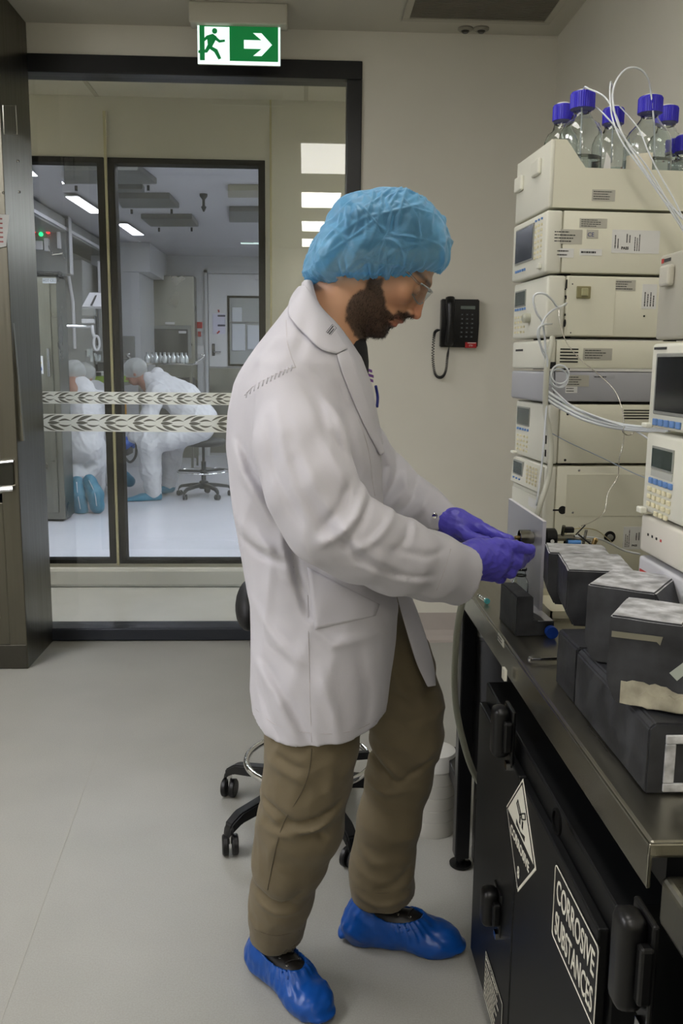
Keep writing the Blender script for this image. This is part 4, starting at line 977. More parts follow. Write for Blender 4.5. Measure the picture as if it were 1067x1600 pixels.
P = [Vector((w_*.0, -.03, h_*.36)), Vector((-.022, -.03, h_*.33)), Vector((-.030, -.03, h_*.2)), Vector((-.032, -.03, -h_*.25)), Vector((-.018, -.03, -h_*.58)), Vector((.010, -.03, -h_*.64)), Vector((.030, -.03, -h_*.50)), Vector((.036, -.03, -h_*.2)), Vector((.042, -.03, 0.0))]
S_ = spline(P, 40); coil = []
for i in range(len(S_)):
    t = (S_[min(i+1, len(S_)-1)]-S_[max(i-1, 0)]).normalized(); n1 = t.cross(Vector((0,1,0))).normalized(); n2 = Vector((0,1,0)); 
    for q in range(3):
        a = (i+q/3)*1.35; f_ = i/len(S_); rr = .0058*min(1, f_*14, (1-f_)*10)
        coil.append(S_[i].lerp(S_[min(i+1, len(S_)-1)], q/3)+n1*math.cos(a)*rr+n2*math.sin(a)*rr)
MB().tube(coil, .0017, 5).build('coiled_cord', pk, ph, smooth=True)

# ---- steel machine at the left edge
mx1 = -1.212; my0 = 3.85
mc = empty('steel_machine', (mx1-.4, my0, 0), 0, 'tall brushed stainless steel machine filling the left edge of the picture', 'machine')
ml = Matrix.Translation(-Vector(mc.location))
def mb(b, n, m, **k): return b.build(n, m, mc, M=ml, **k)
mpt = lambda px, py: aty(px, py, my0)
zb = .11
mb(MB().box((mx1-.075, my0+.0, 0), (mx1, YW-.004, ZC-.001), .003), 'side_column', steel_d)
mb(MB().box((mx1-1.1, my0-.002, .002), (mx1-.003, my0+.03, zb), .002), 'plinth', mat('plinth_steel', '55534c', .35, metal=1))
zr1, zr0 = mpt(20, 330).z, mpt(20, 750).z
mb(MB().box((mx1-1.1, my0+.004, zb), (mx1-.075, my0+.38, zr0-.10), .002), 'lower_panel', steel_d)
mb(MB().box((mx1-.118, my0-.0005, zb+.12), (mx1-.112, my0+.004, zr0-.14)), 'panel_joint', mat('joint_bright', 'a5a294', .3, metal=1))
mb(MB().box((mx1-1.1, my0+.004, zr1), (mx1-.075, my0+.38, ZC-.001), .002), 'upper_panel', steel_d)
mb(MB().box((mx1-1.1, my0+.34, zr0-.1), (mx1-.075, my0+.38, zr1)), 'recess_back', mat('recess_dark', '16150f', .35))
mb(MB().box((mx1-.13, my0+.01, zr0-.06), (mx1-.075, my0+.34, zr1)), 'recess_cheek', steel)
t0, t1 = mpt(0, 706), mpt(38, 688)
mb(MB().prism([(mx1-1.1, my0-.05, zr0-.10), (mx1-.02, my0-.01, zr0-.02), (mx1-.02, my0+.33, zr0-.02), (mx1-1.1, my0+.33, zr0-.10)], (0, 0, .10)), 'glass_tray', mat('tray_glass', '3a3a33', .08, metal=.5))
mb(MB().tube([(mx1-1.1, my0-.055, zr0-.04), (mx1-.015, my0-.015, zr0+.082)], .006, 8), 'tray_rail', chrome)
mb(MB().tube([(mx1-1.1, my0-.06, zr0-.13), (mx1-.02, my0-.02, zr0-.035)], .012, 8), 'lower_rail', chrome)
d0, d1 = mpt(3, 480), mpt(30, 690)
mb(MB().prism([(d0.x-.03, my0+.02, d0.z+.3), (d0.x+.02, my0+.02, d0.z+.3), (d1.x+.01, my0+.03, d1.z), (d1.x-.04, my0+.03, d1.z)], (0, .02, 0)), 'slanted_strut', steel)
hx0, hx1 = mpt(5, 165), mpt(27, 210)
mb(MB().tube([(hx0.x, my0+.001, hx1.z), (hx0.x, my0-.001, hx0.z), (hx1.x, my0-.001, hx0.z), (hx1.x, my0+.001, hx1.z)], .004, 6, closed=True), 'flush_handle', steel)
h0, h1 = mpt(0, 310), mpt(32, 335)
mb(MB().prism([(mx1-1.1, my0-.10, h0.z), (mx1-1.1, my0+.005, h0.z+.06), (mx1-1.1, my0+.005, h0.z-.06), (mx1-1.1, my0-.10, h0.z-.04)], (1.02, 0, 0)), 'angled_cowl', mat('cowl_grey', '4e535a', .35, metal=.6))
n0, n1 = mpt(-20, 335), mpt(18, 385)
nt_ = mb(MB().prism([(n0.x, my0-.004, n0.z), (n1.x, my0-.004, n0.z), (n1.x-.02, my0-.004, n1.z), (n0.x, my0-.004, n1.z-.02)], (0, -.001, 0)), 'notice', mat('notice_paper', 'a9a9a4', .5))
b = MB()
for k in range(6): b.box((n0.x+.01, my0-.0058, n0.z-.02-k*.018), (n1.x-.03, my0-.005, n0.z-.014-k*.018))
o = b.build('print', mat('ink_dull_red', '8a4a46', .6), nt_, M=ml); o['kind'] = 'stuff'
for px_, py_ in ((28, 252), (30, 300), (5, 301)): 
    q = mpt(px_, py_); mb(MB().sphere((q.x, my0, q.z), .006, 8), 'bolt', chrome)

# ---- drafting stool behind the man
sc = atz(490, 1285, 0)
def stool(name, loc, rz, lb_, R_=.30, ring_r=.19, ring_z=.22, seat_z=.56, seat_r=.17, back=True, col='101012', seatcol='141416', arms=5, a0=0):
    o = empty(name, loc, rz, lb_, 'stool'); bk_ = mat('stool_black_'+col, col, .38); stm = mat('stool_seat_'+seatcol, seatcol, .55)
    MB().lathe([(.045, .085), (.05, .10), (.045, .16), (.028, .17)], 24).build('hub', bk_, o, auto=True)
    MB().lathe([(.024, .16), (.024, .36), (.014, .361), (.014, seat_z-.05)], 20).build('gas_column', bk_, o, auto=True)
    for k in range(arms):
        a = a0+k*2*PI/arms; ca, sa = math.cos(a), math.sin(a); b = MB()
        P = [(.03, .125, .028, .032), (R_*.5, .118, .024, .028), (R_*.90, .102, .022, .024), (R_+.006, .080, .020, .022), (R_+.014, .058, .013, .012)]
        rings = []
        for r_, z, hw_, hh_ in P:
            cs = [(-hw_, -hh_*.6), (hw_, -hh_*.6), (hw_*.75, hh_*.6), (-hw_*.75, hh_*.6)]
            rings.append([b.bm.verts.new((r_*ca-y*sa, r_*sa+y*ca, z+q)) for y, q in cs])
        for i in range(len(P)-1):
            for j in range(4): b.bm.faces.new((rings[i][j], rings[i][(j+1) % 4], rings[i+1][(j+1) % 4], rings[i+1][j]))
        b.bm.faces.new(rings[0]); b.bm.faces.new(rings[-1])
        bmesh.ops.bevel(b.bm, geom=list(b.bm.edges), offset=.004, segments=2, affect='EDGES')
        lg_ = b.build('base_arm', bk_, o, auto=True)
        cc = Vector((R_*ca, R_*sa, .029)); cr = a+1.0+k
        M = Matrix.Translation(cc) @ Matrix.Rotation(cr, 4, 'Z') @ Matrix.Rotation(PI/2, 4, 'X')
        cw = MB()
        for s_ in (-1, 1): cw.lathe([(.004, .004*s_), (.026, .005*s_), (.029, .009*s_), (.029, .019*s_), (.025, .022*s_), (.004, .0225*s_)], 20, M)
        w1 = cw.build('caster', bk_, lg_, auto=True)
        b = MB(); b.cyl((cc.x, cc.y, .035), (cc.x, cc.y, .075), .009, seg=10); b.build('caster_stem', chrome, lg_, auto=True)
    n = 48
    MB().tube([(ring_r*math.cos(2*PI*k/n), ring_r*math.sin(2*PI*k/n), ring_z) for k in range(n)], .0095, 10, closed=True).build('foot_ring', chrome, o, smooth=True)
    for k in range(3):
        a = a0+.5+k*2*PI/3; MB().prism([(0.02*math.cos(a)-.012*math.sin(a), .02*math.sin(a)+.012*math.cos(a), ring_z-.012), (0.02*math.cos(a)+.012*math.sin(a), .02*math.sin(a)-.012*math.cos(a), ring_z-.012), ((ring_r)*math.cos(a)+.012*math.sin(a), ring_r*math.sin(a)-.012*math.cos(a), ring_z-.012), (ring_r*math.cos(a)-.012*math.sin(a), ring_r*math.sin(a)+.012*math.cos(a), ring_z-.012)], (0, 0, .022), .003).build('ring_spoke', bk_, o)
    MB().lathe([(.03, ring_z-.02), (.036, ring_z-.015), (.036, ring_z+.015), (.03, ring_z+.02)], 20).build('ring_collar', bk_, o, auto=True)
    MB().lathe([(.05, seat_z-.055), (seat_r*.8, seat_z-.045), (seat_r, seat_z-.02), (seat_r*1.02, seat_z), (seat_r*.95, seat_z+.022), (seat_r*.7, seat_z+.030), (.02, seat_z+.026)], 36).build('seat', stm, o, smooth=True)
    if back:
        MB().tube(spline([(-.05, 0, seat_z-.04), (-.12, 0, seat_z-.055), (-.155, 0, seat_z-.02), (-.15, 0, seat_z+.10)], 6), .011, 8).build('back_stem', bk_, o, smooth=True)
        b = MB(); b.sphere((-.170, 0, seat_z+.115), (.042, .155, .066), 24); b.build('backrest', stm, o, smooth=True)
    return o
stool('drafting_stool', (.02, 2.50, 0), math.radians(0), 'black wheeled lab stool with a chrome foot ring right behind the standing man', R_=.29, back=True, seat_z=.55, a0=math.radians(221), ring_z=.19, ring_r=.185)
# ================================================================ SDF -> MESH TOOLS (smooth bodies and cloth)
def smin(a, b, k):
    h = np.clip(.5+.5*(b-a)/k, 0, 1); return b*(1-h)+a*h-k*h*(1-h)
def smax(a, b, k): return -smin(-a, -b, k)
def capsule(P, a, b, ra, rb):
    a, b = np.asarray(a, float), np.asarray(b, float); pa = P-a; ba = b-a
    h = np.clip(pa@ba/max(1e-9, ba@ba), 0, 1); return np.linalg.norm(pa-h[:, None]*ba, axis=1)-(ra+(rb-ra)*h)
def chain(P, pts, k=.02):
    """pts: [(x,y,z,r)]"""
    d = None
    for p, q in zip(pts[:-1], pts[1:]):
        c = capsule(P, p[:3], q[:3], p[3], q[3]); d = c if d is None else smin(d, c, k)
    return d
def ellip(P, c, r, R=None):
    q = P-np.asarray(c, float)
    if R is not None: q = q@R
    r = np.asarray(r, float); k0 = np.linalg.norm(q/r, axis=1); k1 = np.linalg.norm(q/(r*r), axis=1)+1e-9
    return k0*(k0-1)/k1
def sstep(a, b, x):
    t = np.clip((x-a)/(b-a), 0, 1); return t*t*(3-2*t)
_pt = rng.normal(size=(24, 3)); _pp = rng.uniform(0, 6.28, 24)
def wav(P, freq, seed=0, n=6):
    """cheap smooth pseudo noise, about -1..1"""
    s = 0
    for i in range(n):
        j = (i+seed*5) % 24; v = _pt[j]/np.linalg.norm(_pt[j]); s = s+np.sin(P@v*freq*(1+.35*i)+_pp[j]+1.7*np.sin(P@_pt[(j+3) % 24]*freq*.4+_pp[(j+7) % 24]))
    return s/n*1.6
def sdf_mesh(f, lo, hi, h, name, m, parent=None, st=6, slack=1.6, mats=None, offset=(0,0,0)):
    lo = np.asarray(lo, float); n = (np.ceil((np.asarray(hi)-lo)/(h*st)).astype(int))*st
    nb = n//st
    cc = [lo[i]+(np.arange(nb[i])+.5)*h*st for i in range(3)]
    G = np.stack(np.meshgrid(*cc, indexing='ij'), -1).reshape(-1, 3)
    cv = f(G).reshape(nb); act = np.abs(cv) < h*st*.87*slack+.004
    N = n+1
    nm = np.zeros(N, bool); big = np.repeat(np.repeat(np.repeat(act, st, 0), st, 1), st, 2)
    for dx in (0, 1):
        for dy in (0, 1):
            for dz in (0, 1): nm[dx:dx+n[0], dy:dy+n[1], dz:dz+n[2]] |= big
    V = np.zeros(N, np.float32)
    bigv = np.repeat(np.repeat(np.repeat(cv, st, 0), st, 1), st, 2)
    V[:-1, :-1, :-1] = bigv; V[-1] = V[-2]; V[:, -1] = V[:, -2]; V[:, :, -1] = V[:, :, -2]
    idx = np.argwhere(nm); V[nm] = f(lo+idx*h)
    S = V < 0
    c0 = S[:-1, :-1, :-1]; allin = c0.copy(); anyin = c0.copy()
    for dx in (0, 1):
        for dy in (0, 1):
            for dz in (0, 1):
                q = S[dx:dx+n[0], dy:dy+n[1], dz:dz+n[2]]; allin &= q; anyin |= q
    mix = anyin & ~allin; ci = np.argwhere(mix)
    acc = np.zeros((len(ci), 3)); cnt = np.zeros(len(ci))
    for ax in range(3):
        o1, o2 = [(1, 2), (0, 2), (0, 1)][ax]
        for a in (0, 1):
            for b in (0, 1):
                p = ci.copy(); p[:, o1] += a; p[:, o2] += b; q = p.copy(); q[:, ax] += 1
                v0 = V[p[:, 0], p[:, 1], p[:, 2]]; v1 = V[q[:, 0], q[:, 1], q[:, 2]]
                x = (v0 < 0) != (v1 < 0); t = np.where(x, v0/np.where(x, v0-v1, 1), 0)
                pt = p.astype(float); pt[:, ax] += t; acc[x] += pt[x]; cnt += x
    verts = lo+acc/cnt[:, None]*h
    vid = -np.ones(n, np.int64); vid[mix] = np.arange(len(ci))
    quads = []
    for ax in range(3):
        o1, o2 = [(1, 2), (2, 0), (0, 1)][ax]
        A = np.take(S, range(N[ax]-1), ax); B = np.take(S, range(1, N[ax]), ax)
        e = np.argwhere(A != B); e = e[(e[:, o1] > 0) & (e[:, o2] > 0) & (e[:, o1] < n[o1]) & (e[:, o2] < n[o2])]
        ins = S[e[:, 0], e[:, 1], e[:, 2]]
        def cell(d1, d2):
            c = e.copy(); c[:, o1] -= d1; c[:, o2] -= d2; return vid[c[:, 0], c[:, 1], c[:, 2]]
        q = np.stack([cell(1, 1), cell(0, 1), cell(0, 0), cell(1, 0)], 1)
        q[~ins] = q[~ins][:, ::-1]; quads.append(q)
    Q = np.concatenate(quads); Q = Q[(Q >= 0).all(1)]
    me = bpy.data.meshes.new(name); me.vertices.add(len(verts)); me.vertices.foreach_set('co', (verts-np.asarray(offset)).astype(np.float32).ravel())
    me.loops.add(Q.size); me.loops.foreach_set('vertex_index', Q.ravel().astype(np.int32))
    me.polygons.add(len(Q)); me.polygons.foreach_set('loop_start', np.arange(0, Q.size, 4, dtype=np.int32)); me.polygons.foreach_set('loop_total', np.full(len(Q), 4, np.int32))
    me.update(calc_edges=True); me.validate()
    o = link(name, me, m, parent, True, mats)
    return o
def pr(px, py, Y, rpx):
    """joint of a body: photo position, depth, radius given in photo pixels"""
    r = ray(px, py); t = Y/r[1]; p = r*t+CAMP; return (p[0], p[1], p[2], rpx*t)
# ================================================================ FAR CLEAN ROOM
fsteel = mat('far_steel', '84847c', .33, metal=1, noise=.15, nscale=3, rnoise=.1)
fgrey = mat('far_grey', '7c7e7c', .5, noise=.1, nscale=4)
fdark = mat('far_dark', '2a2c2c', .5)
fwhite = mat('far_white', 'c4c4c6', .45)
def fbox(name, px0, py0, px1, py1, Yf, dep, m, parent=None, bev=.006):
    a, c = aty(px0, py0, Yf), aty(px1, py1, Yf)
    return MB().box((a.x, Yf, c.z), (c.x, Yf+dep, a.z), bev).build(name, m, parent)
def fthing(name, px, py, Yf, lb_, cat, group=None, z=None):
    p = aty(px, py, Yf); o = empty(name, (p.x, Yf, p.z if z is None else z), 0, lb_, cat, group); return o
def rel(o, ch): ch.data.transform(Matrix.Translation(-Vector(o.location))); ch.parent = o; return ch
# -- steel cabinet at the left
YK = 7.55
k = fthing('steel_cabinet', 70, 793, YK, 'tall stainless steel cabinet with hazard notice behind the left inner window', 'cabinet', z=0)
x0, x1 = aty(20, 600, YK).x, aty(94, 600, YK).x; zt = aty(70, 432, YK).z
rel(k, MB().box((x0, YK, .02), (x1, YK+.30, zt), .006).build('body', fsteel))
rel(k, MB().box((x0, YK+.04, 0), (x1-.03, YK+.30, .02)).build('plinth', fdark))
a, c = aty(40, 440, YK), aty(100, 612, YK)
rel(k, MB().box((x0+.02, YK-.014, c.z), (x1-.05, YK, zt-.03), .004).build('door', fsteel))
rel(k, MB().box((x0+.02, YK-.014, .08), (x1-.05, YK, c.z-.02), .004).build('door', fsteel))
a, c = aty(77, 545, YK), aty(77, 588, YK)
h = rel(k, MB().tube([(a.x, YK-.014, a.z), (a.x, YK-.05, a.z), (a.x, YK-.05, c.z), (a.x, YK-.014, c.z)], .009, 8).build('handle', chrome))
a, c = aty(54, 556, YK), aty(69, 584, YK)
n = rel(k, MB().box((a.x, YK-.017, c.z), (c.x, YK-.014, a.z)).build('hazard_notice', fwhite))
w_ = c.x-a.x; hh = a.z-c.z
rel(k, MB().prism([(a.x+w_*.15, YK-.019, a.z-hh*.42), (a.x+w_*.85, YK-.019, a.z-hh*.42), (a.x+w_*.5, YK-.019, a.z-hh*.08)], (0, .002, 0)).build('warning_triangle', mat('warn_yellow', 'b59a1e', .5))).parent = n
n.children[0].data.transform(Matrix.Identity(4))
M = Matrix.Translation(Vector((a.x+w_*.5, YK-.017, a.z-hh*.73))-Vector(k.location)) @ Matrix.Rotation(PI/2, 4, 'X')
MB().lathe([(w_*.36, 0), (w_*.36, .002)], 20, M).build('blue_disc', mat('disc_blue', '28528a', .5), n)
l0, l1 = aty(67, 435, YK), aty(89, 443, YK)
n2 = rel(k, MB().box((l0.x, YK-.017, l1.z), (l1.x, YK-.014, l0.z)).build('name_plate', mat('plate_pale', 'a5aaae', .5)))
text('lettering', 'HOT CELL 1', (l0.z-l1.z)*.8, plane_frame((l0.x-k.location.x+.004, -.018, l1.z-k.location.z+.01), (1,0,0), (0,0,1)), ink, n2, ext=.0005, xs=.75)
# -- clutter on the cabinet top
o = fthing('tube_bundle', 60, 428, YK+.1, 'tangled cables and dark tubes lying on top of the steel cabinet', 'cables', z=zt)
b = MB()
for i in range(9):
    b.tube(spline([(x0-o.location.x+random.uniform(.05,.4), random.uniform(-.05,.12), random.uniform(.01,.05)) for _ in range(4)], 5), .012, 6)
t_ = b.build('cables', fdark, o, smooth=True); t_['kind'] = 'stuff'
# -- wall panel with lamps, boxes
YP = 9.6
o = fthing('control_panel', 70, 420, YP, 'grey wall control panel with red and green indicator lamps, upper left beyond the glass', 'control panel')
rel(o, fbox('panel', 30, 340, 106, 428, YP, .25, fgrey))
rel(o, fbox('side_rail', 106, 338, 111, 428, YP-.02, .1, fwhite))
for (px_, py_, c_) in ((47, 359, 'r'), (53, 361, 'r'), (69, 359, 'r'), (75, 362, 'r'), (44, 366, 'g'), (64, 366, 'g')):
    q = aty(px_, py_, YP-.02)
    rel(o, MB().sphere((q.x, YP-.02, q.z), .022, 10).build('lamp', mat('lamp_red_on', 'c81e2a', .4, emit=2.5, ecol='ff2a35') if c_ == 'r' else mat('lamp_green_on', '1fa060', .4, emit=2.5, ecol='20e080')))
for q in ((42, 348, 60, 368), (62, 348, 78, 368)): rel(o, fbox('glass_cover', *q, YP-.03, .02, glass2))
for q in ((55, 376, 67, 390), (88, 358, 94, 388), (68, 372, 76, 392)): rel(o, fbox('switch_box', *q, YP-.06, .06, fwhite))
rel(o, MB().tube([aty(76, 384, YP-.05), aty(82, 398, YP-.05), aty(98, 396, YP-.05), aty(101, 405, YP-.05)], .012, 6).build('pipe', chrome))
# -- duct along the ceiling at left
a, c = aty(38, 300, 8.8), aty(106, 345, 11.5)
o = empty('air_duct', (-2.55, 9.5, 2.2), 0, 'long grey duct casing running under the ceiling on the left of the clean room', 'duct')
MB().box((-.25, -2.2, .43), (.12, 3.2, .58), .01).build('casing', fgrey, o)
MB().box((.121, -2.2, .45), (.14, 3.2, .48)).build('ledge', fwhite, o)
# -- large steel isolator and column behind the cabinet
YI = 10.4
o = fthing('isolator', 135, 600, YI, 'tall grey steel isolator unit beside the cabinet, behind the kneeling workers', 'isolator', z=0)
a, c = aty(104, 405, YI), aty(136, 620, YI)
rel(o, MB().box((a.x-.3, YI, 0), (c.x, YI+1.0, a.z), .01).build('body', fgrey))
rel(o, MB().tube([aty(107, 430, YI-.03), aty(114, 472, YI-.03), aty(117, 545, YI-.03)], .018, 8).build('edge_trim', fwhite))
rel(o, MB().prism([aty(119, 510, YI-.02)+Vector((0,0,0)), aty(152, 510, YI-.02), aty(152, 548, YI-.02), aty(108, 548, YI-.02)], (0, .3, 0)).build('hood', fgrey))
o = fthing('storage_cupboard', 158, 600, YI+.4, 'pale cupboard standing against the left side wall behind the instrument arm', 'cupboard', z=0)
a, c = aty(138, 408, YI+.4), aty(172, 600, YI+.4)
a.x = max(a.x, aty(136, 405, YI).x+.02)
rel(o, MB().box((a.x, YI+.4, 0), (c.x, YI+.76, a.z), .01).build('body', fwhite))
rel(o, MB().box((a.x+.03, YI+.385, 1.3), (c.x-.16, YI+.4, a.z-.35), .004).build('door', fgrey))
# -- arm with tray, screen and magnifier
YA = 9.0
o = fthing('inspection_stand', 152, 520, YA, 'inspection stand with tilted screen, clamp and a pale ring in front of the cupboard', 'stand')
rel(o, MB().prism([aty(128, 479, YA), aty(160, 479, YA+.0), aty(167, 458, YA+.15), aty(140, 457, YA+.15)], (0, .02, -.02)).build('tilted_screen', fwhite))
rel(o, MB().prism([aty(141, 477, YA-.005), aty(144, 477, YA-.005), aty(152, 461, YA+.13), aty(149, 461, YA+.13)], (0, 0, .004)).build('clamp_bar', fdark))
rel(o, fbox('motor_box', 127, 482, 149, 494, YA, .1, fgrey)); rel(o, fbox('cup_box', 127, 498, 147, 505, YA, .08, fwhite))
rel(o, fbox('post', 148, 479, 154, 540, YA+.05, .05, fdark))
rel(o, MB().tube([aty(100, 509, YA), aty(144, 510, YA)], .017, 10).build('chrome_bar', chrome))
q = aty(151, 536, YA-.05); n = 24
rel(o, MB().tube([(q.x+.028*math.cos(2*PI*i/n), q.y, q.z+.068*math.sin(2*PI*i/n)) for i in range(n)], .012, 8, closed=True).build('ring', fwhite, smooth=True))
rel(o, MB().tube([aty(144, 508, YA-.03), aty(145, 520, YA-.04), aty(148, 527, YA-.05)], .016, 8).build('ring_arm', fwhite, smooth=True))
b = MB()
for i in range(10): 
    q = aty(random.uniform(138, 158), random.uniform(552, 566), YA+random.uniform(0, .2)); b.cyl(q, q+Vector((0,0,random.uniform(.03,.09))), .016, .012, 10)
t_ = rel(o, b.build('small_glassware', mat('far_glass', 'aeb4b4', .15, metal=.4))); t_['kind'] = 'stuff'
# -- green-topped table
YT = 9.3
o = fthing('green_table', 155, 585, YT, 'steel table with a bright green mat behind the kneeling workers', 'table', z=0)
a, c = aty(136, 583, YT), aty(176, 598, YT)
rel(o, MB().box((a.x, YT, c.z-.03), (c.x+.1, YT+.7, c.z), .005).build('table_top', fsteel))
rel(o, MB().box((a.x+.02, YT-.002, c.z), (c.x+.08, YT+.6, c.z+.06), .01).build('green_mat', mat('mat_green', '7d9a2c', .5)))
rel(o, fbox('cage', 152, 566, 178, 580, YT+.1, .3, fdark)); rel(o, fbox('front_panel', 138, 600, 176, 625, YT+.02, .5, fgrey))
for x in (a.x+.02, c.x+.04): rel(o, MB().box((x, YT+.04, 0), (x+.04, YT+.08, c.z-.03)).build('leg', fsteel))
o = fthing('paper_sheets', 160, 580, YT-.0, 'loose white sheets lying on the green mat', 'paper')
b = MB(); q = aty(158, 582, YT+.02)
for i in range(4): b.box((q.x-.12+i*.05, YT+.05, q.z+i*.004), (q.x+.06+i*.05, YT+.3, q.z+.002+i*.004))
rel(o, b.build('sheets', paper))
# -- orange cart post
o = fthing('orange_trolley', 195, 640, 9.9, 'orange upright of a trolley behind the seated worker', 'trolley')
rel(o, fbox('upright', 192, 612, 197, 652, 9.9, .05, mat('orange_paint', 'b4811e', .5))); rel(o, fbox('foot', 189, 650, 200, 690, 9.9, .3, fdark)); rel(o, fbox('wheel_base', 189, 688, 200, 712, 9.9, .3, fdark))
# -- wall block and pass-through hatch
o = fthing('wall_block', 200, 420, 11.6, 'pale boxed-out wall section left of the pass-through hatch', 'wall section', z=0)
a, c = aty(190, 300, 11.6), aty(235, 425, 11.6); tag(o, cat='panel')
rel(o, MB().box((a.x-.4, 11.6, c.z), (c.x, YF-.01, ZC-.005)).build('upper_box', white_room))
c2 = aty(217, 425, 11.6); rel(o, MB().box((a.x-.4, 11.6, 0), (c2.x, YF-.01, c.z-.003)).build('lower_box', white_room))
rel(o, fbox('grey_cover', 187, 525, 211, 562, 11.56, .04, fgrey))
YH = YF-.30
o = fthing('pass_hatch', 265, 600, YH, 'stainless steel pass-through hatch with a dark window and bar handle on the far wall', 'hatch', z=0)
a, c = aty(219, 430, YH), aty(305, 560, YH)
rel(o, MB().box((a.x, YH, 0), (c.x, YF-.005, a.z), .008).build('casing', fsteel))
dk = rel(o, fbox('door', 232, 508, 299, 560, YH-.03, .03, fgrey)); 
g_ = rel(o, fbox('door_window', 239, 514, 294, 558, YH-.036, .004, mat('hatch_glass', '34383a', .1, spec=.7)))
a, c = aty(234, 520, YH), aty(234, 548, YH); rel(o, MB().tube([(a.x, YH-.03, a.z), (a.x, YH-.08, a.z), (a.x, YH-.08, c.z), (a.x, YH-.03, c.z)], .014, 8).build('handle', chrome))
rel(o, fbox('name_plate', 258, 503, 273, 507, YH-.012, .01, fwhite)); rel(o, fbox('paper_note', 279, 517, 291, 521, YH-.042, .004, fwhite))
# -- trolley with glassware
YG = 11.2
o = fthing('glassware_trolley', 260, 600, YG, 'steel trolley crowded with small upright glassware in front of the hatch', 'trolley', z=0)
a, c = aty(212, 565, YG), aty(302, 568, YG)
rel(o, MB().box((a.x, YG, c.z-.02), (c.x, YG+.6, c.z), .004).build('tray', chrome))
for x in (a.x+.02, c.x-.05):
    for y in (YG+.02, YG+.55): rel(o, MB().box((x, y, 0), (x+.03, y+.03, c.z-.02)).build('leg', fsteel))
for x0_, x1_ in ((a.x, a.x-.12), (c.x, c.x+.12)): rel(o, MB().tube(spline([(x0_, YG+.1, c.z), (x1_, YG+.1, c.z+.09), (x1_*.7+x0_*.3, YG+.1, c.z+.11)], 5), .014, 8).build('handle', chrome, smooth=True))
rel(o, fbox('dark_shelf', 232, 590, 300, 612, YG+.1, .4, fdark))
gm = mat('flask_glass', 'b4b9ba', .1, metal=.35)
fo = None
for i in range(14):
    x = a.x+.12+(c.x-a.x-.24)*i/13
    if fo is None:
        fo = MB().lathe([(.030, 0), (.036, .02), (.036, .07), (.014, .10), (.014, .13), (.020, .132)], 12).build('glass_flask', gm, None, smooth=True); q_ = fo
    else: q_ = bpy.data.objects.new('glass_flask', fo.data); C.objects.link(q_)
    q_.location = (x, YG+.14+.10*(i % 3), c.z+.001); tag(q_, 'small clear flask standing upright on the glassware trolley', 'flask', 'flasks on the trolley')
# -- door
YD = YF-.03
a, c = aty(325, 428, YD), aty(440, 574, YD)
o = struct(empty('door_1', (a.x, YD, 0)))
rel(o, MB().box((a.x, YD, c.z), (c.x, YD+.025, a.z), .004).build('leaf', mat('door_white', 'c0c1c2', .4)))
rel(o, MB().box((a.x, YD-.002, .05), (c.x, YD+.025, c.z-.02)).build('kick_panel', fsteel))
b = MB(); b.box((a.x-.05, YD-.01, 0), (a.x-.012, YD+.03, a.z+.06)); b.box((a.x-.05, YD-.01, a.z+.012), (c.x+.04, YD+.03, a.z+.06)); rel(o, b.build('door_frame', white_room))
a1, c1 = aty(355, 462, YD), aty(412, 574, YD)
wz0 = aty(355, 572, YD).z
b = MB(); f = .03
for p_, q_ in (((a1.x, wz0), (a1.x+f, a1.z)), ((c1.x-f, wz0), (c1.x, a1.z)), ((a1.x, a1.z-f), (c1.x, a1.z)), ((a1.x, wz0), (c1.x, wz0+f))): b.box((p_[0], YD-.012, p_[1]), (q_[0], YD, q_[1]))
rel(o, b.build('window_frame', black_line))
rel(o, MB().box((a1.x+f, YD-.004, wz0+f), (c1.x-f, YD, a1.z-f)).build('vision_panel', mat('vision_grey', '8f9394', .3)))
for r0, r1, x0_, x1_ in ((480, 503, 362, 378), (506, 548, 362, 383), (508, 546, 386, 410)): rel(o, fbox('hanging_bag', x0_, r0, x1_, r1, YD-.03, .02, mat('bag_plastic', 'b4b9c0', .3), bev=.01))
rel(o, fbox('shelf', 358, 502, 408, 505, YD-.03, .02, fgrey))
h0 = aty(335, 540, YD); 
rel(o, fbox('handle_plate', 331, 537, 336, 556, YD-.014, .012, fdark)); rel(o, MB().tube([aty(334, 550, YD-.04), aty(345, 550, YD-.04)], .012, 8).build('handle', chrome))
rel(o, fbox('door_closer', 398, 429, 420, 437, YD-.06, .05, fwhite))
nt_ = rel(o, fbox('notice', 332, 490, 352, 522, YD-.004, .003, mat('notice_lilac', 'bcbccf', .5)))
for r0, r1 in ((492, 495), (507, 510)): rel(o, fbox('notice_header', 340, r0, 352, r1, YD-.007, .003, mat('ink_navy', '202040', .5)))
for (p0, p1) in (((341, 484), (342, 488)), ((339, 521), (343, 517))): rel(o, MB().tube([aty(*p0, YD-.01), aty(*p1, YD-.01)], .012, 5).build('red_mark', mat('mark_red', 'a01c20', .5)))
for nm_, q, m_, lb_, ct in (('fire_call_point', (306, 503, 316, 513), mat('call_red', 'a3161e', .4), 'red square call point between the hatch and the far door', 'call point'),
                      ('door_strip', (321, 497, 324, 516), mat('strip_dark', '30181c', .4), 'narrow dark red strip beside the far door', 'sign'),
                      ('wall_tag', (309, 518, 314, 526), mat('call_red', 'a3161e', .4), 'small red tag under the call point', 'tag'),
                      ('switch_plate', (307, 540, 318, 553), fwhite, 'pale switch plate below the red tag', 'switch')):
    p_ = aty(q[0], q[3], YF-.012); oo = fbox(nm_, *q, YF-.022, .02, m_, None, .003); tag(oo, lb_, ct)
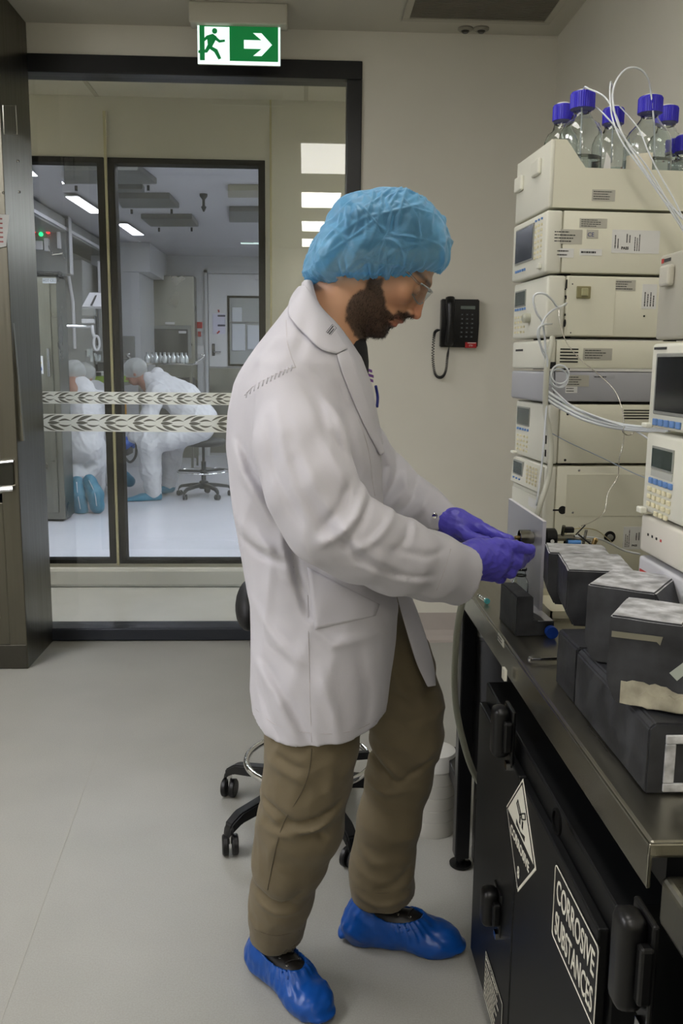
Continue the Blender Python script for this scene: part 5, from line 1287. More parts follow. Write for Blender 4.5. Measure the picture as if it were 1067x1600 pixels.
# -- ceiling hatches and sprinkler of the clean room
for i, (q, lb_) in enumerate((([(100,255),(215,255),(245,278),(100,278)], 'dark ceiling hatch tray seen at the top left of the wide inner glass'), ([(182,301),(265,301),(280,317),(190,317)], 'second ceiling hatch tray with small clips, below the first'),
                            ([(220,334),(300,334),(310,347),(235,347)], 'third and furthest ceiling hatch tray'), ([(356,288),(408,288),(408,300),(356,300)], 'pale ceiling box at the top right of the wide inner glass'),
                            ([(182,286),(222,286),(226,292),(184,292)], 'thin ceiling slot between the first two hatch trays'), ([(358,322),(405,322),(405,340),(358,340)], 'grey ceiling box above the distant exit sign'))):
    P = [atz(p_[0], p_[1], ZC-.002) for p_ in q]; c_ = sum(P, Vector())/4
    oo = empty('ceiling_hatch', (c_.x, c_.y, ZC), 0, lb_, 'ceiling hatch', 'hatches in the clean room ceiling')
    MB().prism([Vector((v.x-c_.x, v.y-c_.y, -.05)) for v in P], (0, 0, .049), .004).build('tray', mat('hatch_grey', '6c6d6a', .4, metal=.3) if i not in (3,) else mat('hatch_pale', '8f8c7c', .5), oo)
    b = MB()
    for v in (P[2], P[3]): b.box((v.x-c_.x-.01-(.08 if v is P[2] else -.08), v.y-c_.y+.05, -.09), (v.x-c_.x+.01-(.08 if v is P[2] else -.08), v.y-c_.y+.07, -.05))
    if i < 3: b.build('clip', fdark, oo)
q = atz(318, 303, ZC)
sp = empty('sprinkler', (q.x, q.y, ZC), 0, 'small sprinkler head hanging from the clean room ceiling', 'sprinkler')
MB().lathe([(.035, 0), (.035, -.02), (.012, -.05), (.012, -.10), (.025, -.11), (.006, -.15)], 12).build('head', fdark, sp)

# ---------------------------------------------------------------- workers in coveralls
cover_m = mat('coverall_white', 'bfc0c3', .6, noise=.05, nscale=6, bump=.1, bscale=20)
shoe_m = mat('shoecover_teal', '2c6d86', .5, noise=.12, nscale=14)
net_m = bpy.data.materials.new('hair_net'); net_m.use_nodes = True
_b = net_m.node_tree.nodes['Principled BSDF']; _b.inputs['Base Color'].default_value = (*lin('c4c8c8'), 1); _b.inputs['Alpha'].default_value = .45; _b.inputs['Roughness'].default_value = .4
skin_far = mat('skin_far', '8a6353', .5); hair_far = mat('hair_far', '3a3330', .7); glove_far = mat('glove_far', '3f64b4', .4)
def folds(P, a, fr, s): return a*np.abs(wav(P, fr, s))**1.3*np.sign(wav(P, fr*.7, s+1))
def bounds(L, pad=.06):
    A = np.array([[*p[:3], p[3]] for ch in L for p in ch]); return (A[:, :3]-A[:, 3:]-pad).min(0), (A[:, :3]+A[:, 3:]+pad).max(0)
def suit(name, root, chains, m, k=.05, h=.010, amp=.014, fr=16, seed=1, cut=None):
    lo, hi = bounds(chains); lo[2] = max(lo[2], -.01)
    def f(P):
        d = None
        for ch in chains:
            c = chain(P, ch, k*.6); d = c if d is None else smin(d, c, k)
        q_ = P*np.array([1, 1, .6]); d = d+amp*wav(q_, fr, seed)*.45-amp*.55*(1-np.minimum(1, 2.2*np.abs(wav(q_, fr*1.3, seed+1))))-amp*.3*(1-np.minimum(1, 2*np.abs(wav(P, fr*2.4, seed+2))))
        d = np.maximum(d, .004-P[:, 2]) if cut is None else np.maximum(d, cut(P))
        return d
    return sdf_mesh(f, lo, hi, h, name, m, root, offset=root.location)
def head_far(root, px, py, Y, r, yaw, pitch):
    """head with face, hair and net; r: head half-height in px"""
    c = np.array(aty(px, py, Y)); s = .115
    cy, sy, cp, sp_ = math.cos(yaw), math.sin(yaw), math.cos(pitch), math.sin(pitch)
    F_ = np.array([cy*cp, sy*cp, -sp_]); U_ = np.array([cy*sp_, sy*sp_, cp]); S_ = np.cross(U_, F_); R = np.stack([F_, S_, U_], 1)
    def hf(P):
        q = (P-c)@R; q2 = q.copy(); q2[:, 1] = np.abs(q2[:, 1])
        d = ellip(q, (-.008, 0, .03), (.095, .077, .088)); d = smin(d, ellip(q, (.035, 0, -.045), (.056, .052, .068)), .03)
        d = smin(d, capsule(q, (.09, 0, .0), (.108, 0, -.032), .008, .012), .012); d = smax(d, -(np.linalg.norm(q2-[.104, .03, .0], axis=1)-.018), .015)
        d = smin(d, ellip(q, (.088, 0, -.068), (.010, .022, .007)), .008); d = smin(d, ellip(q2, (-.008, .08, -.005), (.02, .012, .032)), .008)
        d = smin(d, capsule(q, (-.03, 0, -.05), (-.07, 0, -.16), .055, .06), .03); return d
    sdf_mesh(hf, c-.22, c+.2, .009, 'head', skin_far, root, offset=root.location)
    def hh(P):
        q = (P-c)@R; d = ellip(q, (-.014, 0, .035), (.098, .083, .092)); return np.maximum(d, -(q[:, 2]*.9-q[:, 0]*.55+.035))
    sdf_mesh(hh, c-.16, c+.16, .010, 'hair', hair_far, root, offset=root.location)
    def hn(P):
        q = (P-c)@R; d = ellip(q, (-.012, 0, .04), (.118, .102, .108))+.004*wav(P, 60, 2); return np.maximum(d, -(q[:, 2]*.9-q[:, 0]*.35+.045))
    sdf_mesh(hn, c-.18, c+.18, .011, 'hair_net', net_m, root, offset=root.location)
def glove_hand(root, p, dirv, m, s=1.0, name='glove', h=.005):
    """mitten-free glove: palm and five fingers, slightly curled"""
    p = np.array(p); d = np.array(dirv, float); d /= np.linalg.norm(d); up = np.array([0, 0, 1.0]); sd = np.cross(d, up); sd /= np.linalg.norm(sd); up = np.cross(sd, d)
    L = []
    for i, (o_, ln) in enumerate(((-.030, .062), (-.010, .075), (.010, .070), (.029, .055))):
        b0 = p+d*.045+up*o_; b1 = b0+d*ln*.5+sd*.008; b2 = b1+d*ln*.35+sd*.022
        L.append([(*b0, .011), (*b1, .0095), (*b2, .0085)])
    L.append([(*(p+up*.03), .013), (*(p+up*.05+d*.03+sd*.01), .011), (*(p+up*.045+d*.06+sd*.02), .009)])
    def f(P):
        e = ellip(P, p+d*.01, (.05, .05, .05)); e = capsule(P, p-d*.04, p+d*.04, .028, .034)
        for ch in L: e = smin(e, chain(P, ch, .008), .010)
        return e
    lo, hi = bounds(L, .08); sdf_mesh(f, lo, hi, h, name, m, root, offset=root.location)
# C: seated worker leaning forward
YC_ = 8.95
p = pr(318, 660, YC_, 1)
wc = empty('person', (p[0], YC_, 0), 0, 'person in white coverall and hair net bent forward on a stool', 'person', 'workers in the clean room')
ch = [[pr(312, 655, YC_, 26), pr(285, 625, YC_, 27), pr(248, 602, YC_, 22), pr(232, 592, YC_, 10)],
      [pr(245, 612, YC_-.2, 14), pr(232, 650, YC_-.25, 12), pr(210, 683, YC_-.2, 9)],
      [pr(312, 668, YC_-.12, 22), pr(262, 682, YC_-.2, 20), pr(234, 694, YC_-.22, 18), pr(236, 735, YC_-.2, 15), pr(240, 770, YC_-.18, 11)],
      [pr(312, 668, YC_+.15, 22), pr(272, 684, YC_+.15, 18), pr(268, 720, YC_+.18, 14), pr(264, 755, YC_+.2, 10)]]
suit('coverall', wc, ch, cover_m, seed=2)
suit('hood', wc, [[pr(246, 584, YC_, 10), pr(243, 596, YC_, 13), pr(250, 604, YC_, 12)]], cover_m, h=.009, amp=.004)
suit('shoe_cover', wc, [[pr(244, 776, YC_-.18, 9), pr(222, 780, YC_-.22, 8), pr(202, 783, YC_-.26, 6)]], shoe_m, h=.008, amp=.003)
suit('shoe_cover', wc, [[pr(266, 762, YC_+.2, 8), pr(254, 766, YC_+.16, 6)]], shoe_m, h=.008, amp=.003)
head_far(wc, 212, 583, YC_, 20, PI*.97, math.radians(18))
glove_hand(wc, pr(205, 690, YC_-.18, 1)[:3], (-.6, -.1, -.4), glove_far, h=.007)
sl_ = pr(318, 780, YC_, 1)
stool('lab_stool', (sl_[0], YC_+.05, 0), 0, 'grey lab stool with foot ring under the seated worker in the clean room', R_=.27, ring_r=.26, ring_z=.26, seat_z=aty(318, 690, YC_).z, seat_r=.22, back=False, col='2e3032', seatcol='2c2e30', a0=.3)
# A: kneeling worker seen from behind
YA_ = 7.95
p = pr(135, 780, YA_, 1)
wa = empty('person', (p[0], YA_, 0), 0, 'person in a white coverall kneeling with both teal shoe soles turned to the glass', 'person', 'workers in the clean room')
ch = [[pr(128, 608, YA_+.35, 18), pr(132, 640, YA_+.32, 25), pr(133, 672, YA_+.25, 26), pr(128, 700, YA_+.2, 20)],
      [pr(112, 612, YA_+.35, 13), pr(108, 650, YA_+.45, 12)], [pr(160, 625, YA_+.35, 13), pr(166, 655, YA_+.45, 11)],
      [pr(122, 690, YA_+.2, 18), pr(118, 725, YA_+.25, 14), pr(120, 745, YA_+.22, 12)],
      [pr(138, 695, YA_+.2, 19), pr(146, 722, YA_+.3, 14), pr(136, 742, YA_+.25, 11)],
      [pr(122, 700, YA_+.3, 20), pr(120, 770, YA_+.75, 14)], [pr(145, 700, YA_+.3, 20), pr(148, 770, YA_+.75, 14)]]
suit('coverall', wa, ch, cover_m, seed=3)
for q, lb2 in ((((121, 755), (122, 775), (127, 797)), 0), (((140, 752), (148, 772), (152, 792)), 1)):
    def fs(P, q=q):
        L = [pr(*q[0], YA_+.12, 11), pr(*q[1], YA_+.06, 13), pr(*q[2], YA_+.04, 11)]
        d = chain(P, L, .03)+.003*wav(P, 55, lb2); return np.maximum(d, .003-P[:, 2])
    lo, hi = bounds([[pr(*q[0], YA_+.12, 11), pr(*q[2], YA_+.04, 12)]], .08); sc_ = sdf_mesh(fs, lo, hi, .008, 'shoe_cover', shoe_m, wa, offset=wa.location)
    P = [Vector(pr(q[i][0]+(2, 3, 2)[i], q[i][1], YA_+(.12, .06, .04)[i], 1)[:3])+Vector((0, -.075, .02)) for i in range(3)]
    rel_l = MB().tube([v-Vector(wa.location) for v in spline(P, 5)], .003, 5).build('sole_seam', fwhite, sc_, smooth=True)
head_far(wa, 116, 588, YA_+.40, 20, PI*.55, math.radians(25))
# B: second kneeling worker, behind, facing right
YB_ = 9.15
p = pr(165, 760, YB_, 1)
wb = empty('person', (p[0], YB_, 0), 0, 'person in grey-white coverall crouching behind the kneeling one', 'person', 'workers in the clean room')
ch = [[pr(150, 612, YB_, 17), pr(158, 650, YB_, 21), pr(160, 690, YB_+.05, 22)],
      [pr(158, 695, YB_, 20), pr(172, 720, YB_-.25, 15), pr(172, 745, YB_-.3, 12)],
      [pr(170, 742, YB_-.25, 13), pr(150, 755, YB_+.1, 10)],
      [pr(165, 700, YB_+.1, 18), pr(182, 735, YB_+.1, 13), pr(190, 750, YB_+.1, 10)], [pr(162, 620, YB_-.1, 11), pr(176, 655, YB_-.15, 10), pr(192, 680, YB_-.15, 8)]]
suit('coverall', wb, ch, mat('coverall_grey', 'a4a5a9', .6, noise=.05), seed=4)  # white coverall greyed: dimmer light put into its colour
suit('shoe_cover', wb, [[pr(195, 745, YB_+.1, 9), pr(202, 752, YB_+.05, 9)]], shoe_m, h=.008, amp=.003)
head_far(wb, 133, 590, YB_, 20, PI*.35, math.radians(15))
glove_hand(wb, pr(199, 688, YB_-.2, 1)[:3], (.6, -.1, -.3), glove_far, h=.007)
tag(MB().tube(spline([aty(193, 712, 8.7), aty(203, 722, 8.7), aty(212, 712, 8.7), aty(213, 690, 8.7)], 8), .012, 8).build('black_hose', fdark, smooth=True), 'thin black hose looping down between the workers', 'hose')
# ================================================================ THE STANDING MAN
YM = 1.80
man = empty('person', (.05, YM, 0), 0, 'bearded person in white lab coat, blue bouffant cap and purple gloves working at the bench', 'person')
mo = Vector(man.location)
def wz(py, Y, px=500): return aty(px, py, Y).z
def wx(px, py, Y): return aty(px, py, Y).x
def poly_sd(X, Y, poly):
    """signed distance to a 2d polygon (negative inside)"""
    p = np.stack([X, Y], 1); d = np.full(len(X), 1e9); ins = np.zeros(len(X), bool); n = len(poly)
    for i in range(n):
        a, b = np.array(poly[i]), np.array(poly[(i+1) % n]); e = b-a; w_ = p-a
        t = np.clip((w_@e)/(e@e), 0, 1); q = w_-t[:, None]*e; d = np.minimum(d, (q*q).sum(1))
        c = ((a[1] > Y) != (b[1] > Y)) & (X < (b[0]-a[0])*(Y-a[1])/(b[1]-a[1]+1e-12)+a[0]); ins ^= c
    return np.sqrt(d)*np.where(ins, -1, 1)
def fold_field(P, folds, Yd, side, soft=.05):
    """creases: (polyline in photo px, width m, height m) lying on the cloth facing the lens"""
    out = np.zeros(len(P)); X, Z = P[:, 0], P[:, 2]
    for pts, wd, am in folds:
        q = [aty(*p, Yd) for p in pts]; d2 = np.full(len(P), 9.0); tt = np.zeros(len(P)); n = len(q)-1
        for i in range(n):
            ax, az, bx, bz = q[i].x, q[i].z, q[i+1].x, q[i+1].z; ex, ez = bx-ax, bz-az
            t = np.clip(((X-ax)*ex+(Z-az)*ez)/(ex*ex+ez*ez), 0, 1); dd = (X-ax-t*ex)**2+(Z-az-t*ez)**2
            m_ = dd < d2; d2 = np.where(m_, dd, d2); tt = np.where(m_, (i+t)/n, tt)
        out += 1.5*am*np.exp(-d2/(wd*.80)**2)*np.sin(np.clip(tt*.92+.04, 0, 1)*PI)**.5
    return out*sstep(side+soft, side-soft, P[:, 1])
# ---------------------------------------------------------------- head
HPX, HPY = 596, 416
HC = np.array(aty(HPX, HPY, YM)); pit = math.radians(42); yaw = math.radians(-9)
cy_, sy_ = math.cos(yaw), math.sin(yaw)
Fh = np.array([cy_*math.cos(pit), sy_*math.cos(pit), -math.sin(pit)]); Uh = np.array([cy_*math.sin(pit), sy_*math.sin(pit), math.cos(pit)]); Sh = np.cross(Fh, Uh)   # Sh points to his right (towards the lens)
RH = np.stack([Fh, Sh, Uh], 1)
def toL(P): return (P-HC)@RH
def toW(q): return Vector(np.asarray(q, float)@RH.T+HC)
def ab(q): r = q.copy(); r[:, 1] = np.abs(r[:, 1]); return r
NK = [pr(566, 425, YM, 44), pr(548, 458, YM, 48), pr(520, 500, YM, 50), pr(497, 550, YM, 62), pr(478, 600, YM, 80)]
def head_sdf(P):
    q = toL(P); s = ab(q)
    d = ellip(q, (-.009, 0, .048), (.095, .077, .080))
    d = smin(d, ellip(q, (.042, 0, -.008), (.050, .060, .066)), .020)
    d = smin(d, capsule(s, (-.004, .052, -.056), (.070, .018, -.090), .015, .017), .025)
    d = smin(d, ellip(q, (.036, 0, -.066), (.050, .046, .036)), .020)
    d = smin(d, ellip(q, (.078, 0, -.092), (.018, .020, .018)), .012)
    d = smin(d, ellip(s, (.064, .042, -.008), (.024, .022, .020)), .018)
    d = smin(d, capsule(s, (.086, .008, .034), (.080, .040, .034), .012, .010), .012)
    d = smin(d, ellip(q, (.076, 0, -.045), (.024, .032, .028)), .014)
    d = smax(d, -ellip(s, (.100, .032, .010), (.022, .019, .015)), .010)
    d = smin(d, np.linalg.norm(s-np.array([.0785, .031, .009]), axis=1)-.0135, .003)      # closed lids over the eyeballs
    d = smin(d, capsule(q, (.080, 0, .016), (.095, 0, -.028), .011, .0135), .010)
    d = smin(d, capsule(q, (.093, 0, .022), (.113, 0, -.020), .0065, .0085), .008)
    d = smin(d, ellip(q, (.112, 0, -.022), (.011, .0105, .009)), .005)
    d = smin(d, ellip(s, (.102, .012, -.027), (.010, .007, .0075)), .004)
    d = smax(d, -ellip(s, (.107, .0065, -.034), (.005, .003, .004)), .002)
    d = smin(d, ellip(q, (.096, 0, -.0505), (.0095, .022, .0065)), .005)
    d = smin(d, ellip(q, (.091, 0, -.0645), (.0095, .019, .0065)), .005)
    d = smax(d, -capsule(s, (.106, 0, -.0575), (.084, .026, -.0600), .0018, .0012), .003)
    d = smin(d, ellip(s, (-.008, .078, .002), (.018, .009, .032)), .006)                   # ears
    d = smax(d, -ellip(s, (-.004, .086, .004), (.009, .006, .016)), .004)
    n = chain(P, NK, .03)
    d = smin(d, n, .022)
    d = smin(d, ellip(P, (wx(480, 620, YM), YM, wz(640, YM)), (.10, .17, .10)), .05)        # upper chest under the coat
    return d
beard_px = [(582,436),(602,436),(603,463),(607,478),(617,489),(625,484),(637,485),(646,491),(634,499),(618,495),(612,499),(618,504),(622,511),(618,520),(610,532),(594,540),(574,536),(559,519),(551,500),(549,481),(556,465),(574,454)]
def px2l(px, py):
    vx, vz = (px-HPX)/778*1.0, -(py-HPY)/778
    return (vx*math.cos(pit)-vz*math.sin(pit), vx*math.sin(pit)+vz*math.cos(pit))
beard_l = [px2l(*p) for p in beard_px]
def beard_mask(q, P):
    sd = poly_sd(q[:, 0], q[:, 2], beard_l)
    return sstep(.0035, -.004, sd+.0025*wav(P, 220, 3)+.002*wav(P, 90, 5))
skin = bpy.data.materials.new('skin'); skin.use_nodes = True
_N = skin.node_tree.nodes; _L = skin.node_tree.links; _b = _N['Principled BSDF']
_a = _N.new('ShaderNodeAttribute'); _a.attribute_name = 'Col'; _L.new(_a.outputs['Color'], _b.inputs['Base Color'])
_b.inputs['Roughness'].default_value = .48; _b.inputs['Subsurface Weight'].default_value = .06; _b.inputs['Subsurface Radius'].default_value = (.01, .004, .002); _b.inputs['Subsurface Scale'].default_value = .3
_t = _N.new('ShaderNodeTexNoise'); _t.inputs['Scale'].default_value = 700; _tc = _N.new('ShaderNodeTexCoord'); _L.new(_tc.outputs['Object'], _t.inputs['Vector'])
_bp = _N.new('ShaderNodeBump'); _bp.inputs['Strength'].default_value = .12; _bp.inputs['Distance'].default_value = .001; _L.new(_t.outputs['Fac'], _bp.inputs['Height']); _L.new(_bp.outputs[0], _b.inputs['Normal'])
body = sdf_mesh(head_sdf, (HC[0]-.32, YM-.19, HC[2]-.36), (HC[0]+.16, YM+.19, HC[2]+.16), .0026, 'body', skin, man, offset=mo)
n = len(body.data.vertices); co = np.zeros(n*3, np.float32); body.data.vertices.foreach_get('co', co); PW = co.reshape(-1, 3)+np.array(mo); QL = toL(PW)
col = np.tile(np.array(lin('b98a68')), (n, 1))
def mixc(m_, c):
    global col; m_ = np.clip(m_, 0, 1)[:, None]; col = col*(1-m_)+np.array(lin(c))*m_
nz = np.exp(-(((QL-np.array([.112, 0, -.020]))/np.array([.018, .016, .020]))**2).sum(1)); mixc(nz*.8, 'c4785a')
mixc(.35*np.exp(-(((ab(QL)-np.array([.065, .045, -.015]))/.025)**2).sum(1)), 'c07f62')
mixc(.3*sstep(-.02, -.10, QL[:, 0])*(QL[:, 2] < 0), 'a56f55')
mixc(.12*(wav(PW, 130, 1)*.5+.5), 'a06c4e')
lipm = (np.exp(-(((QL-np.array([.095, 0, -.0515]))/np.array([.012, .020, .0045]))**2).sum(1))+np.exp(-(((QL-np.array([.092, 0, -.0640]))/np.array([.013, .018, .0055]))**2).sum(1)))
bm_ = beard_mask(QL, PW)*(QL[:, 2] < .06)
mixc(bm_*.88, '2a2019'); mixc(np.clip(lipm*1.5, 0, 1)*.85, 'a8584c')
brow = np.exp(-((QL[:, 2]-.036)/.0055)**2)*(QL[:, 0] > .055)*sstep(.007, .013, np.abs(QL[:, 1])); mixc(brow*.85, '2a201a')
lash = np.exp(-((QL[:, 2]-.003)/.0018)**2)*(QL[:, 0] > .07)*np.exp(-((np.abs(QL[:, 1])-.031)/.013)**4); mixc(lash*.9, '1c1512')
scalp = sstep(.055, .062, QL[:, 2]-.0+.1*0)*0+sstep(.02, .035, QL[:, 2]*.8-QL[:, 0]*.62-.0)*(QL[:, 0] < .05); nape = sstep(-.030, -.012, QL[:, 2]+.018*wav(PW, 160, 2)*.3)*(QL[:, 0] < -.045)
mixc(np.clip(scalp+nape, 0, 1)*.9, '1e1714')
at = body.data.color_attributes.new('Col', 'FLOAT_COLOR', 'POINT'); at.data.foreach_set('color', np.concatenate([col, np.ones((n, 1))], 1).astype(np.float32).ravel())
# beard of short strands
nr_ = np.zeros(n*3, np.float32); body.data.vertices.foreach_get('normal', nr_); NR = nr_.reshape(-1, 3)
cand = np.where((bm_ > .35) & (lipm < .35))[0]; pick = rng.choice(cand, min(len(cand), 9000), replace=True)
base = PW[pick]+rng.normal(0, .0009, (len(pick), 3)); nn = NR[pick]
dn = np.tile(-Uh*.75+Fh*.15, (len(pick), 1)); dn -= (dn*nn).sum(1)[:, None]*nn
dr_ = nn*.55+dn+rng.normal(0, .28, (len(pick), 3)); dr_ /= np.linalg.norm(dr_, axis=1)[:, None]
ln = rng.uniform(.0035, .0075, (len(pick), 1))*np.clip(bm_[pick][:, None]*1.1, .4, 1)
sd_ = np.cross(dr_, rng.normal(size=(len(pick), 3))); sd_ /= np.linalg.norm(sd_, axis=1)[:, None]; s2 = np.cross(dr_, sd_); wd = .00028
v = np.stack([base+sd_*wd, base-sd_*wd*.5+s2*wd, base-sd_*wd*.5-s2*wd, base+dr_*ln], 1).reshape(-1, 3)-np.array(mo)
k = np.arange(len(pick))*4; F_ = np.stack([np.stack([k, k+1, k+3], 1), np.stack([k+1, k+2, k+3], 1), np.stack([k+2, k, k+3], 1)], 1).reshape(-1, 3)
bd = mesh_obj('beard', v.tolist(), F_.tolist(), mat('beard_hair', '2c221b', .55, spec=.3), man); tag(bd, 'short dark full beard')
# hair under the cap
def hair_f(P):
    q = toL(P); d = ellip(q, (-.018, 0, .048), (.092, .078, .080))+.001*wav(P, 150, 2)
    return np.maximum(d, -(q[:, 2]*.85-q[:, 0]*.50+.008))
sdf_mesh(hair_f, HC-.15, HC+np.array([.16, .13, .17]), .004, 'hair', mat('hair_dark', '1d1815', .6, noise=.3, nscale=90, bump=.5, bscale=200), man, offset=mo)
# ---------------------------------------------------------------- safety glasses
gg = glass_mat('goggle_plastic', (.90, .94, .95), 1.38, .6, .02, haze=.04)
for s in (1, -1):
    vs, fs = [], []; nu, nv = 12, 7
    for i in range(nu+1):
        for j in range(nv+1):
            a = i/nu; b = j/nv; ang = .10+a*.90
            f_ = .1075-.050*(1-math.cos(ang)); y = s*(.006+.058*math.sin(ang)/math.sin(1.0))
            u_ = .029-b*(.036-.010*abs(a-.45)); u_ += -.003*a
            vs.append(toW((f_, y, u_))-mo)
    for i in range(nu):
        for j in range(nv): a = i*(nv+1)+j; fs.append((a, a+nv+1, a+nv+2, a+1))
    g_ = mesh_obj('goggle_lens', vs, fs, gg, man, smooth=True)
    MB().tube([toW(p)-mo for p in spline([(.083, s*.064, .022), (.05, s*.078, .022), (.0, s*.084, .016), (-.02, s*.083, .004)], 4)], [.0022]*13, 6).build('temple_arm', gg, man, smooth=True)
b = MB(); b.tube([toW(p)-mo for p in spline([(.085, .062, .025), (.101, .035, .029), (.1075, 0, .030), (.101, -.035, .029), (.085, -.062, .025)], 6)], .0018, 6); b.build('goggle_brow_bar', mat('clear_plastic', 'c9d2d4', .15, trans=.6), man, smooth=True)
b = MB(); b.tube([toW(p)-mo for p in spline([(.086, .061, .000), (.099, .040, -.004), (.106, .016, -.003), (.108, .007, .004)], 6)], .0012, 6); b.build('goggle_rim', mat('clear_plastic', 'c9d2d4', .15, trans=.6), man, smooth=True)
# ---------------------------------------------------------------- bouffant cap
capmat = bpy.data.materials.new('cap_fabric'); capmat.use_nodes = True
_N = capmat.node_tree.nodes; _L = capmat.node_tree.links; _b = _N['Principled BSDF']; _o = _N['Material Output']
_b.inputs['Base Color'].default_value = (*lin('74b8e2'), 1); _b.inputs['Roughness'].default_value = .38; _b.inputs['Sheen Weight'].default_value = .2
_tr = _N.new('ShaderNodeBsdfTransparent'); _tr.inputs[0].default_value = (.50, .74, .92, 1)
_tl = _N.new('ShaderNodeBsdfTranslucent'); _tl.inputs[0].default_value = (*lin('6ab4e0'), 1)
_m1 = _N.new('ShaderNodeMixShader'); _m1.inputs[0].default_value = .25; _L.new(_b.outputs[0], _m1.inputs[1]); _L.new(_tl.outputs[0], _m1.inputs[2])
_m2 = _N.new('ShaderNodeMixShader'); _lw = _N.new('ShaderNodeLayerWeight'); _lw.inputs[0].default_value = .35
_mr = _N.new('ShaderNodeMapRange'); _mr.inputs['From Min'].default_value = 0; _mr.inputs['From Max'].default_value = .75; _mr.inputs['To Min'].default_value = .38; _mr.inputs['To Max'].default_value = .98
_L.new(_lw.outputs['Facing'], _mr.inputs['Value']); _L.new(_mr.outputs[0], _m2.inputs[0]); _L.new(_tr.outputs[0], _m2.inputs[1]); _L.new(_m1.outputs[0], _m2.inputs[2]); _L.new(_m2.outputs[0], _o.inputs[0])
_t = _N.new('ShaderNodeTexNoise'); _t.inputs['Scale'].default_value = 900; _tc = _N.new('ShaderNodeTexCoord'); _L.new(_tc.outputs['Object'], _t.inputs['Vector'])
_bp = _N.new('ShaderNodeBump'); _bp.inputs['Strength'].default_value = .15; _bp.inputs['Distance'].default_value = .001; _L.new(_t.outputs['Fac'], _bp.inputs['Height']); _L.new(_bp.outputs[0], _b.inputs['Normal'])
cc = (590, 385); sil = [(674,428),(692,412),(697,380),(686,350),(668,329),(640,315),(603,309),(570,313),(545,323),(520,341),(502,368),(488,400),(483,420),(485,434),(500,438),(545,441),(585,440),(640,434)]
ang = [math.atan2(-(p[1]-cc[1]), p[0]-cc[0]) % (2*PI) for p in sil]; rad = [math.hypot(p[0]-cc[0], p[1]-cc[1])/774 for p in sil]
od = np.argsort(ang); ang = np.array(ang)[od]; rad = np.array(rad)[od]
c0 = np.array(aty(*cc, YM)); NU, NV = 260, 130; A = np.linspace(0, 2*PI, NU, endpoint=False); B = np.linspace(-PI/2, PI/2, NV)
RA = np.interp(A, np.concatenate([ang-2*PI, ang, ang+2*PI]), np.tile(rad, 3))
kern = np.ones(7)/7; RA = np.convolve(np.concatenate([RA[-3:], RA, RA[:3]]), kern, 'valid')
AA, BB = np.meshgrid(A, B, indexing='ij'); RR = RA[:, None]*np.ones_like(BB)
cb = np.sign(np.cos(BB))*np.abs(np.cos(BB))**.80; sb = np.sign(np.sin(BB))*np.abs(np.sin(BB))**.88
D3 = np.stack([np.cos(AA)*cb, sb, np.sin(AA)*cb], -1)
W3 = .123
pts = np.stack([np.cos(AA)*cb*RR, -sb*W3, np.sin(AA)*cb*RR], -1)
dirn = pts/np.linalg.norm(pts, axis=-1, keepdims=True); flat = (pts+c0).reshape(-1, 3)
def crease(P):
    s = np.zeros(len(P)); r2 = np.random.default_rng(11)
    for i in range(15):
        v_ = r2.normal(size=3); v_[1] *= .55; v_ /= np.linalg.norm(v_); fr = r2.uniform(40, 120); x = P@v_*fr+r2.uniform(0, 6)+1.4*np.sin(P@r2.normal(size=3)*24+r2.uniform(0, 6))
        s += (np.abs(((x/PI) % 2)-1)-.5)*r2.uniform(.5, 1.2)*(75/fr)
    return s/15
cr = crease(flat).reshape(AA.shape)
zrel = pts[..., 2]; low = sstep(-.01, -.062, zrel)
az = np.arctan2(pts[..., 0], pts[..., 1]); pleat = np.abs(np.sin(az*17+1.2*np.sin(az*5)))+.6*np.abs(np.sin(az*29+2))
pl2 = (np.abs(((az*9+2.2*np.sin(zrel*30+az*2))/PI % 2)-1)-.5)*sstep(.085, .0, zrel)
r3 = np.random.default_rng(5); rid = np.zeros(len(flat))
for i in range(13):
    v_ = r3.normal(size=3); v_[1] *= .35; v_ /= np.linalg.norm(v_); x = flat@v_*r3.uniform(26, 60)+r3.uniform(0, 6)+1.1*np.sin(flat@r3.normal(size=3)*22+r3.uniform(0, 6))
    msk = np.clip(.5+.9*np.sin(flat@r3.normal(size=3)*30+r3.uniform(0, 6)), 0, 1); rid = np.maximum(rid, (1-np.minimum(1, np.abs(np.sin(x))*2.6))*msk)
rid = rid.reshape(AA.shape)
disp = cr*.050+rid*.0060+.0005+pl2*.008+(pleat-.9)*.0045*low
edge_in = sstep(.35, 1.0, np.abs(np.sin(BB)))*0
pts = pts+dirn*disp[..., None]
# gathered rim: the very bottom is drawn in towards the head
vs = (pts+c0-np.array(mo)).reshape(-1, 3)
fs = []
for i in range(NU):
    for j in range(NV-1):
        a = i*NV+j; b_ = ((i+1) % NU)*NV+j
        if zrel[i, j] < -.052 and abs(pts[i, j, 1]) < .075 and pts[i,j,0] > -.085: continue      # opening for the head
        fs.append((a, b_, b_+1, a+1))
cp = mesh_obj('bouffant_cap', vs.tolist(), fs, capmat, man, smooth=True); tag(cp, 'crinkled translucent light-blue bouffant cap')
b = MB(); el = []
for i in range(150):
    a = 2*PI*i/150; x = c0[0]+.004+.098*math.cos(a)+(-.008); y = YM+.082*math.sin(a)
    zz = c0[2]-.060-.006*math.sin(a*2+1)*0+(.010 if math.cos(a) > .6 else 0)*((math.cos(a)-.6)/.4)+.0022*math.sin(i*2.1)
    el.append(Vector((x, y+.002*math.sin(i*1.7), zz))-mo)
b.tube(el, .0022, 6, closed=True); b.build('cap_elastic', mat('elastic_blue', '4f9cc0', .5), cp if False else man, smooth=True)
